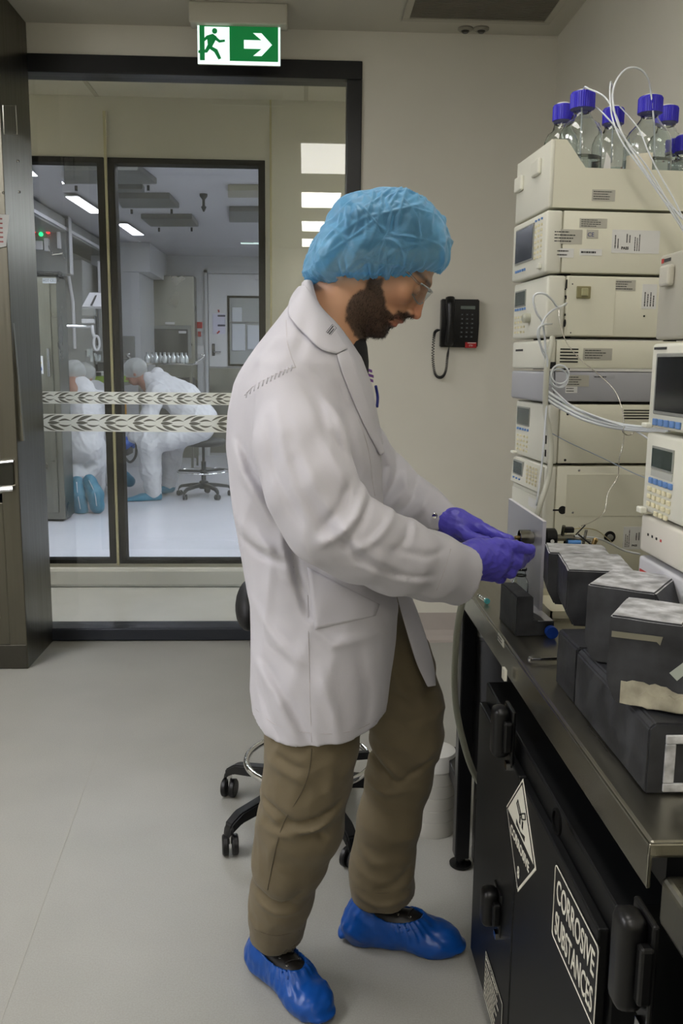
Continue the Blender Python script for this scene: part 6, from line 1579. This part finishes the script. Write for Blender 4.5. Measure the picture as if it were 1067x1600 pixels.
# ---------------------------------------------------------------- lab coat
coat_m = mat('coat_cotton', 'c2c0c6', .75, noise=.02, nscale=8, bump=.10, bscale=500, sheen=.15)
bk_px = [(450,470),(478,452),(500,436),(520,420),(540,404),(560,390),(580,377),(600,368),(640,359),(700,357),(760,362),(830,372),(890,381),(930,388),(980,390),(1040,391),(1100,393),(1160,397)]
fr_px = [(450,490),(478,505),(520,541),(560,566),(600,580),(640,588),(700,594),(760,596),(830,601),(890,612),(930,620),(980,616),(1040,607),(1100,600),(1160,590)]
TZ = np.linspace(.58, 1.53, 90)
def px_profile(L):
    z = [aty(p[1], p[0], YM).z for p in L]; x = [aty(p[1], p[0], YM).x for p in L]; o = np.argsort(z)
    return np.interp(TZ, np.array(z)[o], np.array(x)[o])
XB, XF = px_profile(bk_px), px_profile(fr_px)
HB = np.interp(TZ, [.58, .75, .90, 1.0, 1.12, 1.22, 1.30, 1.35, 1.39, 1.43, 1.47, 1.51], [.205, .20, .188, .178, .18, .19, .192, .186, .165, .125, .085, .06])
YCt = np.interp(TZ, [.58, 1.5], [YM-.0, YM])
def torso(P, inset=0):
    z = P[:, 2]; xb = np.interp(z, TZ, XB)+inset; xf = np.interp(z, TZ, XF)-inset; hb = np.interp(z, TZ, HB)-inset
    cx = (xb+xf)/2; a = np.maximum((xf-xb)/2, .01); p_ = 2.35
    q = ((np.abs(P[:, 0]-cx)/a)**p_+(np.abs(P[:, 1]-YM)/hb)**p_)**(1/p_)
    d = (q-1)*np.minimum(a, hb)*.92
    return np.maximum(d, z-1.505)
SR = [pr(452, 622, 1.655, 58), pr(468, 700, 1.60, 66), pr(488, 765, 1.565, 66), pr(512, 820, 1.55, 62), pr(560, 845, 1.565, 60), pr(620, 868, 1.61, 56), pr(670, 884, 1.66, 50), pr(716, 897, 1.705, 47)]
SL = [pr(505, 635, 1.97, 48), pr(550, 700, 2.05, 50), pr(598, 760, 2.08, 47), pr(640, 790, 2.03, 40), pr(675, 806, 1.985, 31), pr(700, 818, 1.955, 25)]
RF = [  # near sleeve
 ([(455,570),(500,600),(532,650),(545,700)], .014, .006), ([(470,590),(500,640),(512,690)], .010, -.005),
 ([(573,768),(556,805),(524,834),(500,845)], .012, .009), ([(548,752),(532,790),(500,825)], .010, -.007), ([(580,790),(560,822),(540,850)], .008, -.006),
 ([(620,806),(588,838),(550,858)], .012, .007), ([(605,812),(592,826),(570,842)], .007, -.005), ([(648,826),(640,850),(612,870)], .010, -.004), ([(660,820),(650,850)], .010, .004),
 ([(466,700),(500,770),(560,850),(640,905)], .013, .006), ([(445,690),(470,760),(505,815),(560,870),(620,905)], .010, -.005),
 ([(430,640),(450,720),(480,780)], .014, .005), ([(415,660),(430,740),(470,815)], .010, -.004), ([(505,690),(535,740),(548,765)], .012, .006), ([(520,680),(540,720)], .007, -.004),
 ([(610,860),(670,880),(725,878)], .008, -.003), ([(560,880),(620,912),(680,928)], .010, .004), ([(600,895),(650,912),(690,915)], .006, -.003)]
TF = [([(451,796),(452,830),(458,870),(470,920),(484,958)], .010, -.007), ([(440,800),(442,850),(455,905)], .012, .005),
 ([(362,700),(378,745),(412,792),(425,815)], .012, .006), ([(372,690),(392,740),(425,780)], .009, -.005), ([(365,820),(395,850),(440,862)], .016, .004), ([(372,850),(410,872),(450,880)], .010, -.004),
 ([(395,830),(420,858),(452,905)], .012, .004), ([(392,950),(430,1000),(470,1030)], .014, .0045), ([(396,1040),(430,1080),(465,1150)], .016, .005), ([(410,1040),(450,1090),(490,1160)], .012, -.004),
 ([(398,1080),(420,1120),(440,1155)], .012, -.003), ([(528,600),(545,640),(560,700)], .012, -.005), ([(540,620),(556,680),(575,740)], .010, .004), ([(500,1040),(520,1100),(530,1155)], .016, .004), ([(560,1010),(575,1080),(570,1150)], .016, -.004),
 ([(470,960),(520,1000),(600,990)], .014, .003), ([(480,500),(470,540),(455,570)], .014, -.003), ([(400,560),(430,570),(455,560)], .018, .003)]
FLP = [(TZ_, ) for TZ_ in ()]
def coat_f(P):
    dt = torso(P)
    shell = P[:, 2] < .985
    dr = chain(P, SR, .03); dl = chain(P, SL, .03)
    wr = folds_noise(P)
    dt2 = dt-fold_field(P, TF, 1.63, 1.74)-wr*.8
    dt2 = np.where(shell, np.maximum(dt2, -(dt2+.0095)), dt2)
    dr2 = dr-fold_field(P, RF, 1.50, 1.60)-wr
    dl2 = dl-wr*1.6-fold_field(P, [([(598,700),(612,730),(600,765)], .012, .007), ([(640,735),(632,760),(608,792)], .012, .007), ([(668,765),(655,788),(635,808)], .010, .005), ([(622,715),(620,750),(600,785)], .009, -.005), ([(655,750),(645,775),(622,800)], .008, -.005)], 1.99, 2.12)
    # hollow cuffs
    a, b = np.array(SR[-2][:3]), np.array(SR[-1][:3]); ax = (b-a)/np.linalg.norm(b-a)
    tr = (P-b)@ax; dr2 = np.maximum(dr2, tr-.004); dr2 = np.maximum(dr2, -(np.maximum(capsule(P, b-ax*.06, b+ax*.08, SR[-1][3]-.006, SR[-1][3]-.006), -(tr+.05))))
    a, b = np.array(SL[-2][:3]), np.array(SL[-1][:3]); ax = (b-a)/np.linalg.norm(b-a)
    tl = (P-b)@ax; dl2 = np.maximum(dl2, tl-.004); dl2 = np.maximum(dl2, -(np.maximum(capsule(P, b-ax*.05, b+ax*.08, SL[-1][3]-.006, SL[-1][3]-.006), -(tl+.04))))
    d = smin(dt2, dr2, .016); d = smin(d, dl2, .03)
    d = np.maximum(d, HEM(P)-P[:, 2])                                      # hem
    # neck opening
    nk = chain(P, [pr(548, 462, YM, 52), pr(520, 502, YM, 56), pr(502, 540, YM, 62)], .02); d = smax(d, -nk, .004)
    vz = P[:, 2]; vn = np.maximum(np.abs(P[:, 1]-(YM-.01))-(.006+np.clip((vz-1.24)*.30, 0, .06)), 1.24-vz); vn = np.maximum(vn, -(P[:, 0]-wx(512, 520, YM)-(.04))); d = smax(d, -vn, .004)
    # the open front below the waist: the far side panel is a separate flap
    cut = np.maximum(1.73-P[:, 1], P[:, 2]-.985); cut = np.maximum(cut, -(P[:, 0]-(XCUT(P[:, 2])))); d = np.maximum(d, -cut)
    return d
def HEM(P): return .632-.030*sstep(-.02, -.14, P[:, 0])*0-.02*sstep(1.70, 2.0, P[:, 1])*0+.018*sstep(.02, .17, P[:, 0])+.012*sstep(-.03, -.15, P[:, 0])+.003*np.sin(P[:, 0]*40)
def XCUT(z): return np.interp(z, [.60, .80, .985], [.02, .05, .10])
def folds_noise(P):
    s = np.array([1, 1, .55]); return .0026*wav(P*s, 15, 1)+.0034*((1-np.minimum(1, 1.9*np.abs(wav(P*s, 15, 2))))-.3)+.0018*((1-np.minimum(1, 1.8*np.abs(wav(P*s, 30, 4))))-.3)+.0004*wav(P, 70, 3)
lo = (XB.min()-.03, 1.44, .60); hi = (SR[-1][0]+.05, 2.18, 1.52)
coat = sdf_mesh(coat_f, lo, hi, .0044, 'lab_coat', coat_m, man, offset=mo)
tag(coat, 'knee-length white cotton lab coat')
sm_ = coat.modifiers.new('smooth', 'SMOOTH'); sm_.factor = .5; sm_.iterations = 1
def bvh_of(o):
    me = o.data; n = len(me.vertices); c = np.zeros(n*3, np.float32); me.vertices.foreach_get('co', c); c = c.reshape(-1, 3)+np.array(mo)
    return BVHTree.FromPolygons([Vector(v) for v in c], [tuple(p.vertices) for p in me.polygons])
cb_ = bvh_of(coat)
def hit(tree, px, py, fallback=1.62):
    r = Vector(ray(px, py)).normalized(); h = tree.ray_cast(Vector(CAMP), r)
    return (h[0], h[1]) if h[0] else (aty(px, py, fallback), Vector((0, -1, 0)))
def drape_line(name, tree, px_pts, r, m, parent, off=.0006, n=6, seg=5, dashed=False):
    S_ = spline([(p[0], p[1], 0) for p in px_pts], n); P = []
    for s in S_:
        h, nm_ = hit(tree, s.x, s.y); P.append(h+nm_*off-mo)
    # drop jumps
    Q = [P[0]]
    for p in P[1:]:
        if (p-Q[-1]).length < .035: Q.append(p)
    for _ in range(2): Q = [Q[0]]+[(Q[i-1]+Q[i]*2+Q[i+1])/4 for i in range(1, len(Q)-1)]+[Q[-1]]
    return MB().tube(Q, r, seg).build(name, m, parent, smooth=True) if len(Q) > 2 else None
def drape_patch(name, tree, corners, m, parent, off=.002, nu=14, nv=14, th=.0025, fold=None, fall=1.62):
    """quad patch in photo px (tl, tr, br, bl) laid over the cloth"""
    tl, tr, br, bl = [Vector((*c, 0)) for c in corners]; vs, fs = [], []
    for i in range(nu+1):
        for j in range(nv+1):
            a, b = i/nu, j/nv; p = tl.lerp(tr, a).lerp(bl.lerp(br, a), b); h, nm_ = hit(tree, p.x, p.y, fall); vs.append(h+nm_*off-mo)
    for i in range(nu):
        for j in range(nv): q = i*(nv+1)+j; fs.append((q, q+1, q+nv+2, q+nv+1))
    o = mesh_obj(name, vs, fs, m, parent, smooth=True)
    s = o.modifiers.new('thick', 'SOLIDIFY'); s.thickness = th; s.offset = -1
    return o
seam_c = mat('coat_seam', 'bdb8ba', .8)
pk_ = drape_patch('pocket', cb_, [(480,886),(592,944),(586,962),(492,984)], coat_m, coat, off=.0020)
for nm_, pts in (('pocket_stitch', [(484,895),(490,935),(497,976),(545,972),(582,958)]), ('side_seam', [(481,930),(482,1000),(484,1080),(487,1160)]), ('shoulder_seam', [(382,618),(398,602),(425,588),(448,577),(462,574)]),
                 ('armhole_seam', [(462,574),(450,540),(447,500)]), ('hem_stitch', [(400,1108),(430,1132),(490,1146),(545,1144),(588,1126)]), ('cuff_stitch', [(704,858),(694,892),(682,922)]),
                 ('placket_stitch', [(560,655),(575,700),(583,760),(590,800)])):
    drape_line(nm_, cb_, pts, .0007, seam_c, coat, off=.0003)
# shoulder pucker: small raised gathers along the yoke seam
b = MB()
for i in range(12):
    t = i/11; x = 386+(456-386)*t; y = 616-(616-574)*t**.8; h, nm_ = hit(cb_, x, y-3); h2, n2_ = hit(cb_, x-1.5, y+6); b.tube([h+nm_*.0006-mo, h2+n2_*.0006-mo], [.0018, .0009], 6)
b.build('seam_gathers', coat_m, coat, smooth=True)
# collar and lapels: ribbons with real thickness
def ribbon(name, A_, B_, m, parent, n=6, nv=6, th=.004, bulge=.006, mirror=False, front=0):
    a = spline(A_, n); b_ = spline(B_, n); k = min(len(a), len(b_)); vs, fs = [], []
    for i in range(k):
        for j in range(nv+1):
            t = j/nv; p = a[i].lerp(b_[i], t); nrm = (b_[i]-a[i]).cross(a[min(i+1, k-1)]-a[max(i-1, 0)]); nrm = nrm.normalized() if nrm.length > 1e-9 else Vector((0,-1,0))
            if nrm.y > 0: nrm = -nrm
            p = p+nrm*bulge*math.sin(PI*t)
            if front:
                r_ = (p-Vector(CAMP)); h_ = cb_.ray_cast(Vector(CAMP), r_.normalized()); L0 = r_.length
                if h_[0] and (h_[0]-p).length < .08 and h_[3] < L0+front: p = Vector(CAMP)+r_.normalized()*(h_[3]-front)
            if mirror: p = Vector((p.x, 2*YM-p.y, p.z))
            vs.append(p-mo)
    for i in range(k-1):
        for j in range(nv): q = i*(nv+1)+j; fs.append((q, q+1, q+nv+2, q+nv+1))
    o = mesh_obj(name, vs, fs, m, parent, smooth=True); s = o.modifiers.new('thick', 'SOLIDIFY'); s.thickness = th; s.offset = 0
    s2_ = o.modifiers.new('sub', 'SUBSURF'); s2_.levels = 1; s2_.render_levels = 1
    return o
cA = [aty(468,447,1.80), aty(478,448,1.755), aty(498,474,1.732), aty(520,508,1.722), aty(543,546,1.715)]
cB = [aty(450,487,1.80), aty(455,500,1.715), aty(480,527,1.672), aty(503,547,1.662), aty(527,553,1.664)]
collar = ribbon('collar', cA, cB, coat_m, coat, front=.007); ribbon('collar', cA, cB, coat_m, coat, mirror=True)
lA = [aty(543,545,1.712), aty(556,580,1.715), aty(572,625,1.72), aty(588,672,1.725), aty(598,705,1.73)]
lB = [aty(525,553,1.662), aty(535,585,1.655), aty(551,625,1.66), aty(572,672,1.675), aty(594,712,1.70)]
ribbon('lapel', lA, lB, coat_m, coat, front=.004)
fA = [aty(551,530,1.85), aty(562,560,1.86), aty(574,590,1.865), aty(585,640,1.86), aty(596,700,1.85)]
fB = [aty(549,525,1.90), aty(566,553,1.925), aty(577,590,1.93), aty(588,640,1.92), aty(599,695,1.91)]
ribbon('lapel', fA, fB, coat_m, coat, bulge=-.004)
# print on the collar and embroidery on the chest
h = aty(513, 528, 1.655)
Mx = plane_frame(h-mo, (.60, -.30, .74), (-.72, -.25, .60)); 
b = MB(); b.tube([Mx @ Vector(p) for p in ((0,0,0),(.024,0,0),(.024,.010,0),(0,.010,0))], .0005, 4, closed=True); b.build('collar_print_border', ink, coat)
print_lines('collar_print', Mx @ Matrix.Translation((.002, .001, 0)), .020, .008, 2, ink, coat, fill=.95, th=.6)
purple = mat('embroidery_purple', '7a3fa0', .6)
h = aty(571, 585, 1.845); Mx = plane_frame(h-mo, (.35, .93, -.1), (-.1, .05, 1))
print_lines('embroidery', Mx @ Matrix.Translation((0, -.014, 0)), .055, .030, 3, purple, coat, fill=.95, th=.6)
MB().tube(spline([aty(587, 603, 1.86)-mo, aty(590, 620, 1.87)-mo, aty(589, 636, 1.86)-mo], 4), [.003]*9, 8).build('pen', mat('pen_blue', '27307e', .4), coat, smooth=True)
shirt = MB(); shirt.sphere(aty(545, 575, YM+.01)-mo, (.040, .075, .10), 20); shirt.build('shirt', mat('shirt_black', '141518', .8), man, smooth=True)
# cuff snap on the far sleeve
h = aty(679, 806, SL[-1][1]-.040); MB().lathe([(.0058, 0), (.0065, .001), (.0055, .0025), (.003, .0018)], 14, plane_frame(h-mo, (1, 0, 0), (0, 0, 1))).build('snap_button', chrome, coat, auto=True)
# far front flap hanging open
oA = [aty(612,900,1.80), aty(622,940,1.795), aty(636,990,1.785), aty(650,1035,1.785), aty(668,1074,1.79)]
oB = [aty(628,900,1.84), aty(650,950,1.84), aty(667,1000,1.835), aty(678,1042,1.83), aty(680,1072,1.83)]
ribbon('front_flap', oA, oB, coat_m, coat, bulge=.006, th=.003)
fl2A = [aty(618,915,1.86), aty(622,940,1.87), aty(628,990,1.90), aty(640,1040,1.93), aty(650,1075,1.95)]
# ---------------------------------------------------------------- trousers
tr_m = mat('trouser_khaki', '6b6049', .8, noise=.06, nscale=12, bump=.15, bscale=420, sheen=.1)
TN = [pr(492, 1010, 1.72, 82), pr(490, 1100, 1.705, 74), pr(487, 1165, 1.70, 67), pr(478, 1225, 1.705, 64), pr(469, 1285, 1.715, 63), pr(452, 1340, 1.735, 54), pr(439, 1400, 1.765, 45), pr(433, 1430, 1.785, 41), pr(432, 1460, 1.80, 41)]
TL_ = [pr(560, 980, 1.90, 78), pr(612, 1040, 1.91, 62), pr(634, 1100, 1.915, 57), pr(636, 1150, 1.915, 53), pr(624, 1210, 1.92, 48), pr(609, 1280, 1.925, 46), pr(599, 1340, 1.93, 45), pr(596, 1372, 1.93, 46), pr(598, 1398, 1.93, 48)]
NF = [([(440,1283),(470,1280),(500,1272),(528,1256)], .010, -.009), ([(455,1295),(490,1288),(520,1272)], .011, .007), ([(410,1255),(430,1264),(450,1275)], .008, -.006), ([(412,1268),(432,1280),(450,1286)], .009, .005),
      ([(432,1178),(450,1186),(475,1190)], .010, -.005), ([(425,1195),(445,1200),(480,1210)], .010, .004), ([(408,1300),(440,1300),(470,1305)], .010, .004), ([(470,1300),(500,1300),(510,1310)], .009, -.005),
      ([(400,1420),(420,1432),(455,1436)], .009, -.005), ([(396,1440),(425,1450),(465,1452)], .010, .005), ([(470,1410),(455,1425),(440,1440)], .008, -.004), ([(520,1180),(515,1220),(520,1255)], .012, .004)]
LF2 = [([(579,1182),(600,1200),(616,1218)], .010, -.008), ([(583,1168),(605,1190),(625,1205)], .011, .006), ([(668,1182),(645,1200),(620,1215)], .010, -.007), ([(672,1170),(650,1186)], .010, .005), ([(572,1225),(600,1232),(630,1228)], .010, .005),
       ([(560,1330),(580,1345),(610,1345)], .012, .004), ([(640,1360),(620,1375),(590,1385)], .010, -.005), ([(555,1400),(590,1408),(640,1402)], .010, .005), ([(600,1010),(620,1060),(650,1085)], .014, .005), ([(640,960),(655,1000),(670,1040)], .012, -.005), ([(600,1110),(630,1120),(680,1105)], .014, -.004)]
def trouser(pts, F_, Yd, side, end):
    a, b = np.array(pts[-2][:3]), np.array(pts[-1][:3]); ax = (b-a)/np.linalg.norm(b-a)
    def f(P):
        d = chain(P, pts, .03); d = d-fold_field(P, F_, Yd, side, .06)-.0026*wav(P*np.array([1, 1, .6]), 20, end)-.0034*((1-np.minimum(1, 2*np.abs(wav(P*np.array([.8, .8, 1.2]), 22, end+1))))-.3)-.0012*((1-np.minimum(1, 2*np.abs(wav(P, 45, end+1))))-.3)
        t = (P-b)@ax; d = np.maximum(d, t-.002); r = pts[-1][3]-.007
        return np.maximum(d, -np.maximum(capsule(P, b-ax*.06, b+ax*.08, r, r), -(t+.06)))
    return f
fn, ff = trouser(TN, NF, 1.64, 1.76, 1), trouser(TL_, LF2, 1.87, 1.96, 3)
plv = lambda P: ellip(P, (wx(525, 985, 1.81), 1.815, wz(985, 1.81)), (.115, .165, .13))
def tr_f(P): return smin(smin(fn(P), ff(P), .02), plv(P), .04)
lo, hi = bounds([TN, TL_], .02)
trs = sdf_mesh(tr_f, lo, hi, .0052, 'trousers', tr_m, man, offset=mo); tag(trs, 'olive khaki trousers')
s_ = trs.modifiers.new('smooth', 'SMOOTH'); s_.factor = .5; s_.iterations = 2
tb3 = bvh_of(trs); stm_ = mat('trouser_seam', '4d4536', .85)
drape_line('outseam', tb3, [(487,1170),(484,1200),(473,1235),(447,1278),(435,1310),(424,1360),(416,1405),(414,1445),(412,1470)], .0009, stm_, trs, off=.0004)
drape_line('hem_stitch', tb3, [(398,1452),(430,1462),(468,1454)], .0006, stm_, trs, off=.0003); drape_line('hem_stitch', tb3, [(554,1386),(590,1396),(640,1390)], .0006, stm_, trs, off=.0003)
# ---------------------------------------------------------------- shoes and covers
cov_m = mat('overshoe_blue', '0d4a9c', .32, noise=.08, nscale=30, bump=.25, bscale=70, spec=.5)
shoe_b = mat('shoe_black', '15120f', .45, noise=.2, nscale=30)
def foot(hx, hy, tx, ty, ank, seed, lab):
    H0, T0 = np.array([hx, hy, 0.]), np.array([tx, ty, 0.]); L_ = np.linalg.norm(T0-H0); u = (T0-H0)/L_; v_ = np.array([-u[1], u[0], 0]); R = np.stack([u, v_, [0, 0, 1]], 1)
    def loc(P): return (P-H0)@R
    k_ = L_/.30
    def shoe_f(P, e=0):
        q = loc(P)/k_; d = capsule(q, (.045, 0, .045), (.06, 0, .075), .038+e, .040+e); d = smin(d, capsule(q, (.05, 0, .04), (.16, 0, .042), .037+e, .041+e), .03)
        d = smin(d, ellip(q, (.215, .0, .026), (.062+e, .047+e, .034+e)), .025); d = smin(d, capsule(q, (.06, 0, .075), (.17, 0, .052), .034+e, .028+e), .02)
        return np.maximum(d, .004-e*.4-q[:, 2])*k_
    sh_ = sdf_mesh(lambda P: np.maximum(shoe_f(P), P[:, 2]-.10), (min(hx, tx)-.08, min(hy, ty)-.08, -.004), (max(hx, tx)+.08, max(hy, ty)+.08, .12), .004, 'shoe', shoe_b, man, offset=mo)
    tag(sh_, 'black lace-up shoe')
    def cov(P):
        q = loc(P)/k_; d = shoe_f(P, .007)
        rg = np.exp(-((q[:, 0]-.16)/.05)**2)+.7*np.exp(-((q[:, 0]-.0)/.04)**2)
        an = np.arctan2(q[:, 1], .105-q[:, 0]+1e-6); d = d+.0017*rg*np.sin(an*38+2*np.sin(an*7))*sstep(.02, .06, q[:, 2])+.0020*wav(P, 60, seed)+.0012*wav(P, 120, seed+1)
        # seam lip along the sole at heel and toe
        d = smin(d, ellip(q, (.272, 0, .018), (.022, .034, .008))*k_, .010); d = smin(d, ellip(q, (.0, 0, .020), (.012, .030, .012))*k_, .008)
        din = d
        opn = ellip(q, (.118, 0, .130), (.092, .050, .074))*k_
        d = np.maximum(d, -opn); inner = din+.0062; d = np.maximum(d, -np.maximum(inner, opn-.022))
        return np.maximum(d, .001-P[:, 2])
    cv = sdf_mesh(cov, (min(hx, tx)-.08, min(hy, ty)-.08, -.004), (max(hx, tx)+.08, max(hy, ty)+.08, .15), .0030, 'shoe_cover', cov_m, man, offset=mo); tag(cv, lab)
    tr_ = bvh_of(sh_)
    for i in range(3):
        q = np.array([.105+.028*i, 0, .2])*k_
        for sgn in (-1, 1):
            w0 = R@np.array([q[0], sgn*.017, .2])+H0; h_ = tr_.ray_cast(Vector(w0), Vector((0, 0, -1)))
            if h_[0]: 
                n_ = 10; MB().tube([h_[0]+Vector((.0028*math.cos(2*PI*j/n_), .0028*math.sin(2*PI*j/n_), .001))-mo for j in range(n_)], .0008, 5, closed=True).build('eyelet', chrome, sh_)
        P_ = []
        for j in range(9):
            w0 = R@np.array([q[0]+.012*(j/8-.5), (-.017+.034*j/8), .2])+H0; h_ = tr_.ray_cast(Vector(w0), Vector((0, 0, -1)))
            if h_[0]: P_.append(h_[0]+Vector((0, 0, .0018))-mo)
        if len(P_) > 3: MB().tube(P_, .0016, 6).build('lace', mat('lace_black', '1d1a17', .7), sh_, smooth=True)
    return cv
foot(-.108, 1.862, .060, 1.640, None, 1, 'crinkled blue plastic shoe cover on the nearer foot')
foot(.098, 1.935, .388, 1.872, None, 4, 'crinkled blue plastic shoe cover on the further foot')
# ---------------------------------------------------------------- gloves
glv = bpy.data.materials.new('nitrile'); glv.use_nodes = True
_b = glv.node_tree.nodes['Principled BSDF']; _b.inputs['Base Color'].default_value = (*lin('5a53c6'), 1); _b.inputs['Roughness'].default_value = .36; _b.inputs['Specular IOR Level'].default_value = .45
_t = glv.node_tree.nodes.new('ShaderNodeTexNoise'); _t.inputs['Scale'].default_value = 55; _t.inputs['Detail'].default_value = 5; _t.inputs['Distortion'].default_value = 1.2
_tc = glv.node_tree.nodes.new('ShaderNodeTexCoord'); glv.node_tree.links.new(_tc.outputs['Object'], _t.inputs['Vector'])
_bp = glv.node_tree.nodes.new('ShaderNodeBump'); _bp.inputs['Strength'].default_value = .5; _bp.inputs['Distance'].default_value = .003
glv.node_tree.links.new(_t.outputs['Fac'], _bp.inputs['Height']); glv.node_tree.links.new(_bp.outputs[0], _b.inputs['Normal'])
def hand(name, wrist, palm, fingers, thumb, lab, rw=22, creases=()):
    L = [wrist]+palm
    def f(P):
        d = chain(P, wrist, .02)
        for p in palm: d = smin(d, chain(P, p, .012), .014)
        for c in fingers+[thumb]: d = smin(d, chain(P, c, .003), .0032)
        d = d-.0007*wav(P, 110, 2)-.0006*(1-2*np.abs(wav(P, 150, 4)))
        for (a, b_, w_, am) in creases:
            d = d+am*np.exp(-(capsule(P, a, b_, 0, 0)/w_)**2)
        return d
    lo, hi = bounds([wrist]+palm+fingers+[thumb], .015)
    o = sdf_mesh(f, lo, hi, .0016, name, glv, man, offset=mo); tag(o, lab); return o
p = lambda x, y, Y, r: pr(x, y, Y, r)
hand('glove', [p(716, 880, 1.712, 24), p(738, 874, 1.725, 26), p(752, 873, 1.738, 24)],
     [[p(748, 862, 1.735, 20), p(785, 861, 1.748, 14)], [p(748, 872, 1.735, 22), p(785, 872, 1.742, 16)], [p(748, 880, 1.735, 22), p(778, 885, 1.744, 16)], [p(745, 886, 1.74, 18), p(768, 895, 1.752, 14)], [p(760, 866, 1.762, 18), p(775, 882, 1.775, 15)]],
     [[p(785, 861, 1.748, 13), p(808, 871, 1.762, 10.5), p(820, 871, 1.785, 9), p(828, 866, 1.805, 8)],
      [p(785, 872, 1.742, 13.5), p(806, 880, 1.755, 10.5), p(812, 878, 1.782, 9.5), p(803, 872, 1.802, 8.5)],
      [p(778, 886, 1.744, 13), p(797, 893, 1.758, 10.5), p(799, 890, 1.785, 9.5), p(788, 884, 1.80, 8.5)],
      [p(768, 895, 1.752, 12), p(781, 902, 1.768, 9.5), p(783, 897, 1.79, 8.5), p(773, 890, 1.802, 8)]],
     [p(752, 858, 1.738, 15), p(776, 852, 1.742, 12.5), p(803, 854, 1.752, 10), p(828, 859, 1.768, 9)], 'purple nitrile glove on his nearer, right hand',
     creases=[(np.array(p(742, 856, 1.70, 1)[:3]), np.array(p(752, 895, 1.70, 1)[:3]), .006, .0012), (np.array(p(734, 856, 1.70, 1)[:3]), np.array(p(738, 900, 1.70, 1)[:3]), .005, .0014), (np.array(p(790, 858, 1.72, 1)[:3]), np.array(p(806, 868, 1.735, 1)[:3]), .004, .0018)])
hand('glove', [p(688, 812, 1.962, 20), p(706, 818, 1.948, 20), p(720, 822, 1.94, 19)],
     [[p(716, 812, 1.94, 17), p(745, 822, 1.925, 12)], [p(716, 820, 1.945, 17), p(745, 832, 1.935, 13)], [p(714, 828, 1.95, 16), p(742, 840, 1.945, 12)]],
     [[p(745, 822, 1.925, 11), p(766, 832, 1.905, 9), p(782, 839, 1.885, 8), p(796, 843, 1.87, 7.5)],
      [p(745, 832, 1.935, 11), p(768, 843, 1.918, 9), p(784, 850, 1.90, 8), p(797, 853, 1.885, 7.5)],
      [p(742, 840, 1.945, 10.5), p(763, 852, 1.935, 8.5), p(778, 860, 1.915, 8), p(788, 862, 1.90, 7.5)],
      [p(735, 843, 1.955, 10), p(752, 856, 1.95, 8), p(765, 864, 1.935, 7.5), p(774, 868, 1.92, 7)]],
     [p(712, 822, 1.93, 11), p(728, 836, 1.905, 9.5), p(746, 843, 1.885, 8.5), p(760, 845, 1.872, 8)], 'purple nitrile glove on his further, left hand')
MB().cyl(Vector(pr(712, 884, 1.708, 1)[:3])-mo, Vector(pr(734, 872, 1.722, 1)[:3])-mo, .0285, .0290, 24).build('wrist', mat('wrist_skin', '9c4a3a', .5), man, smooth=True)
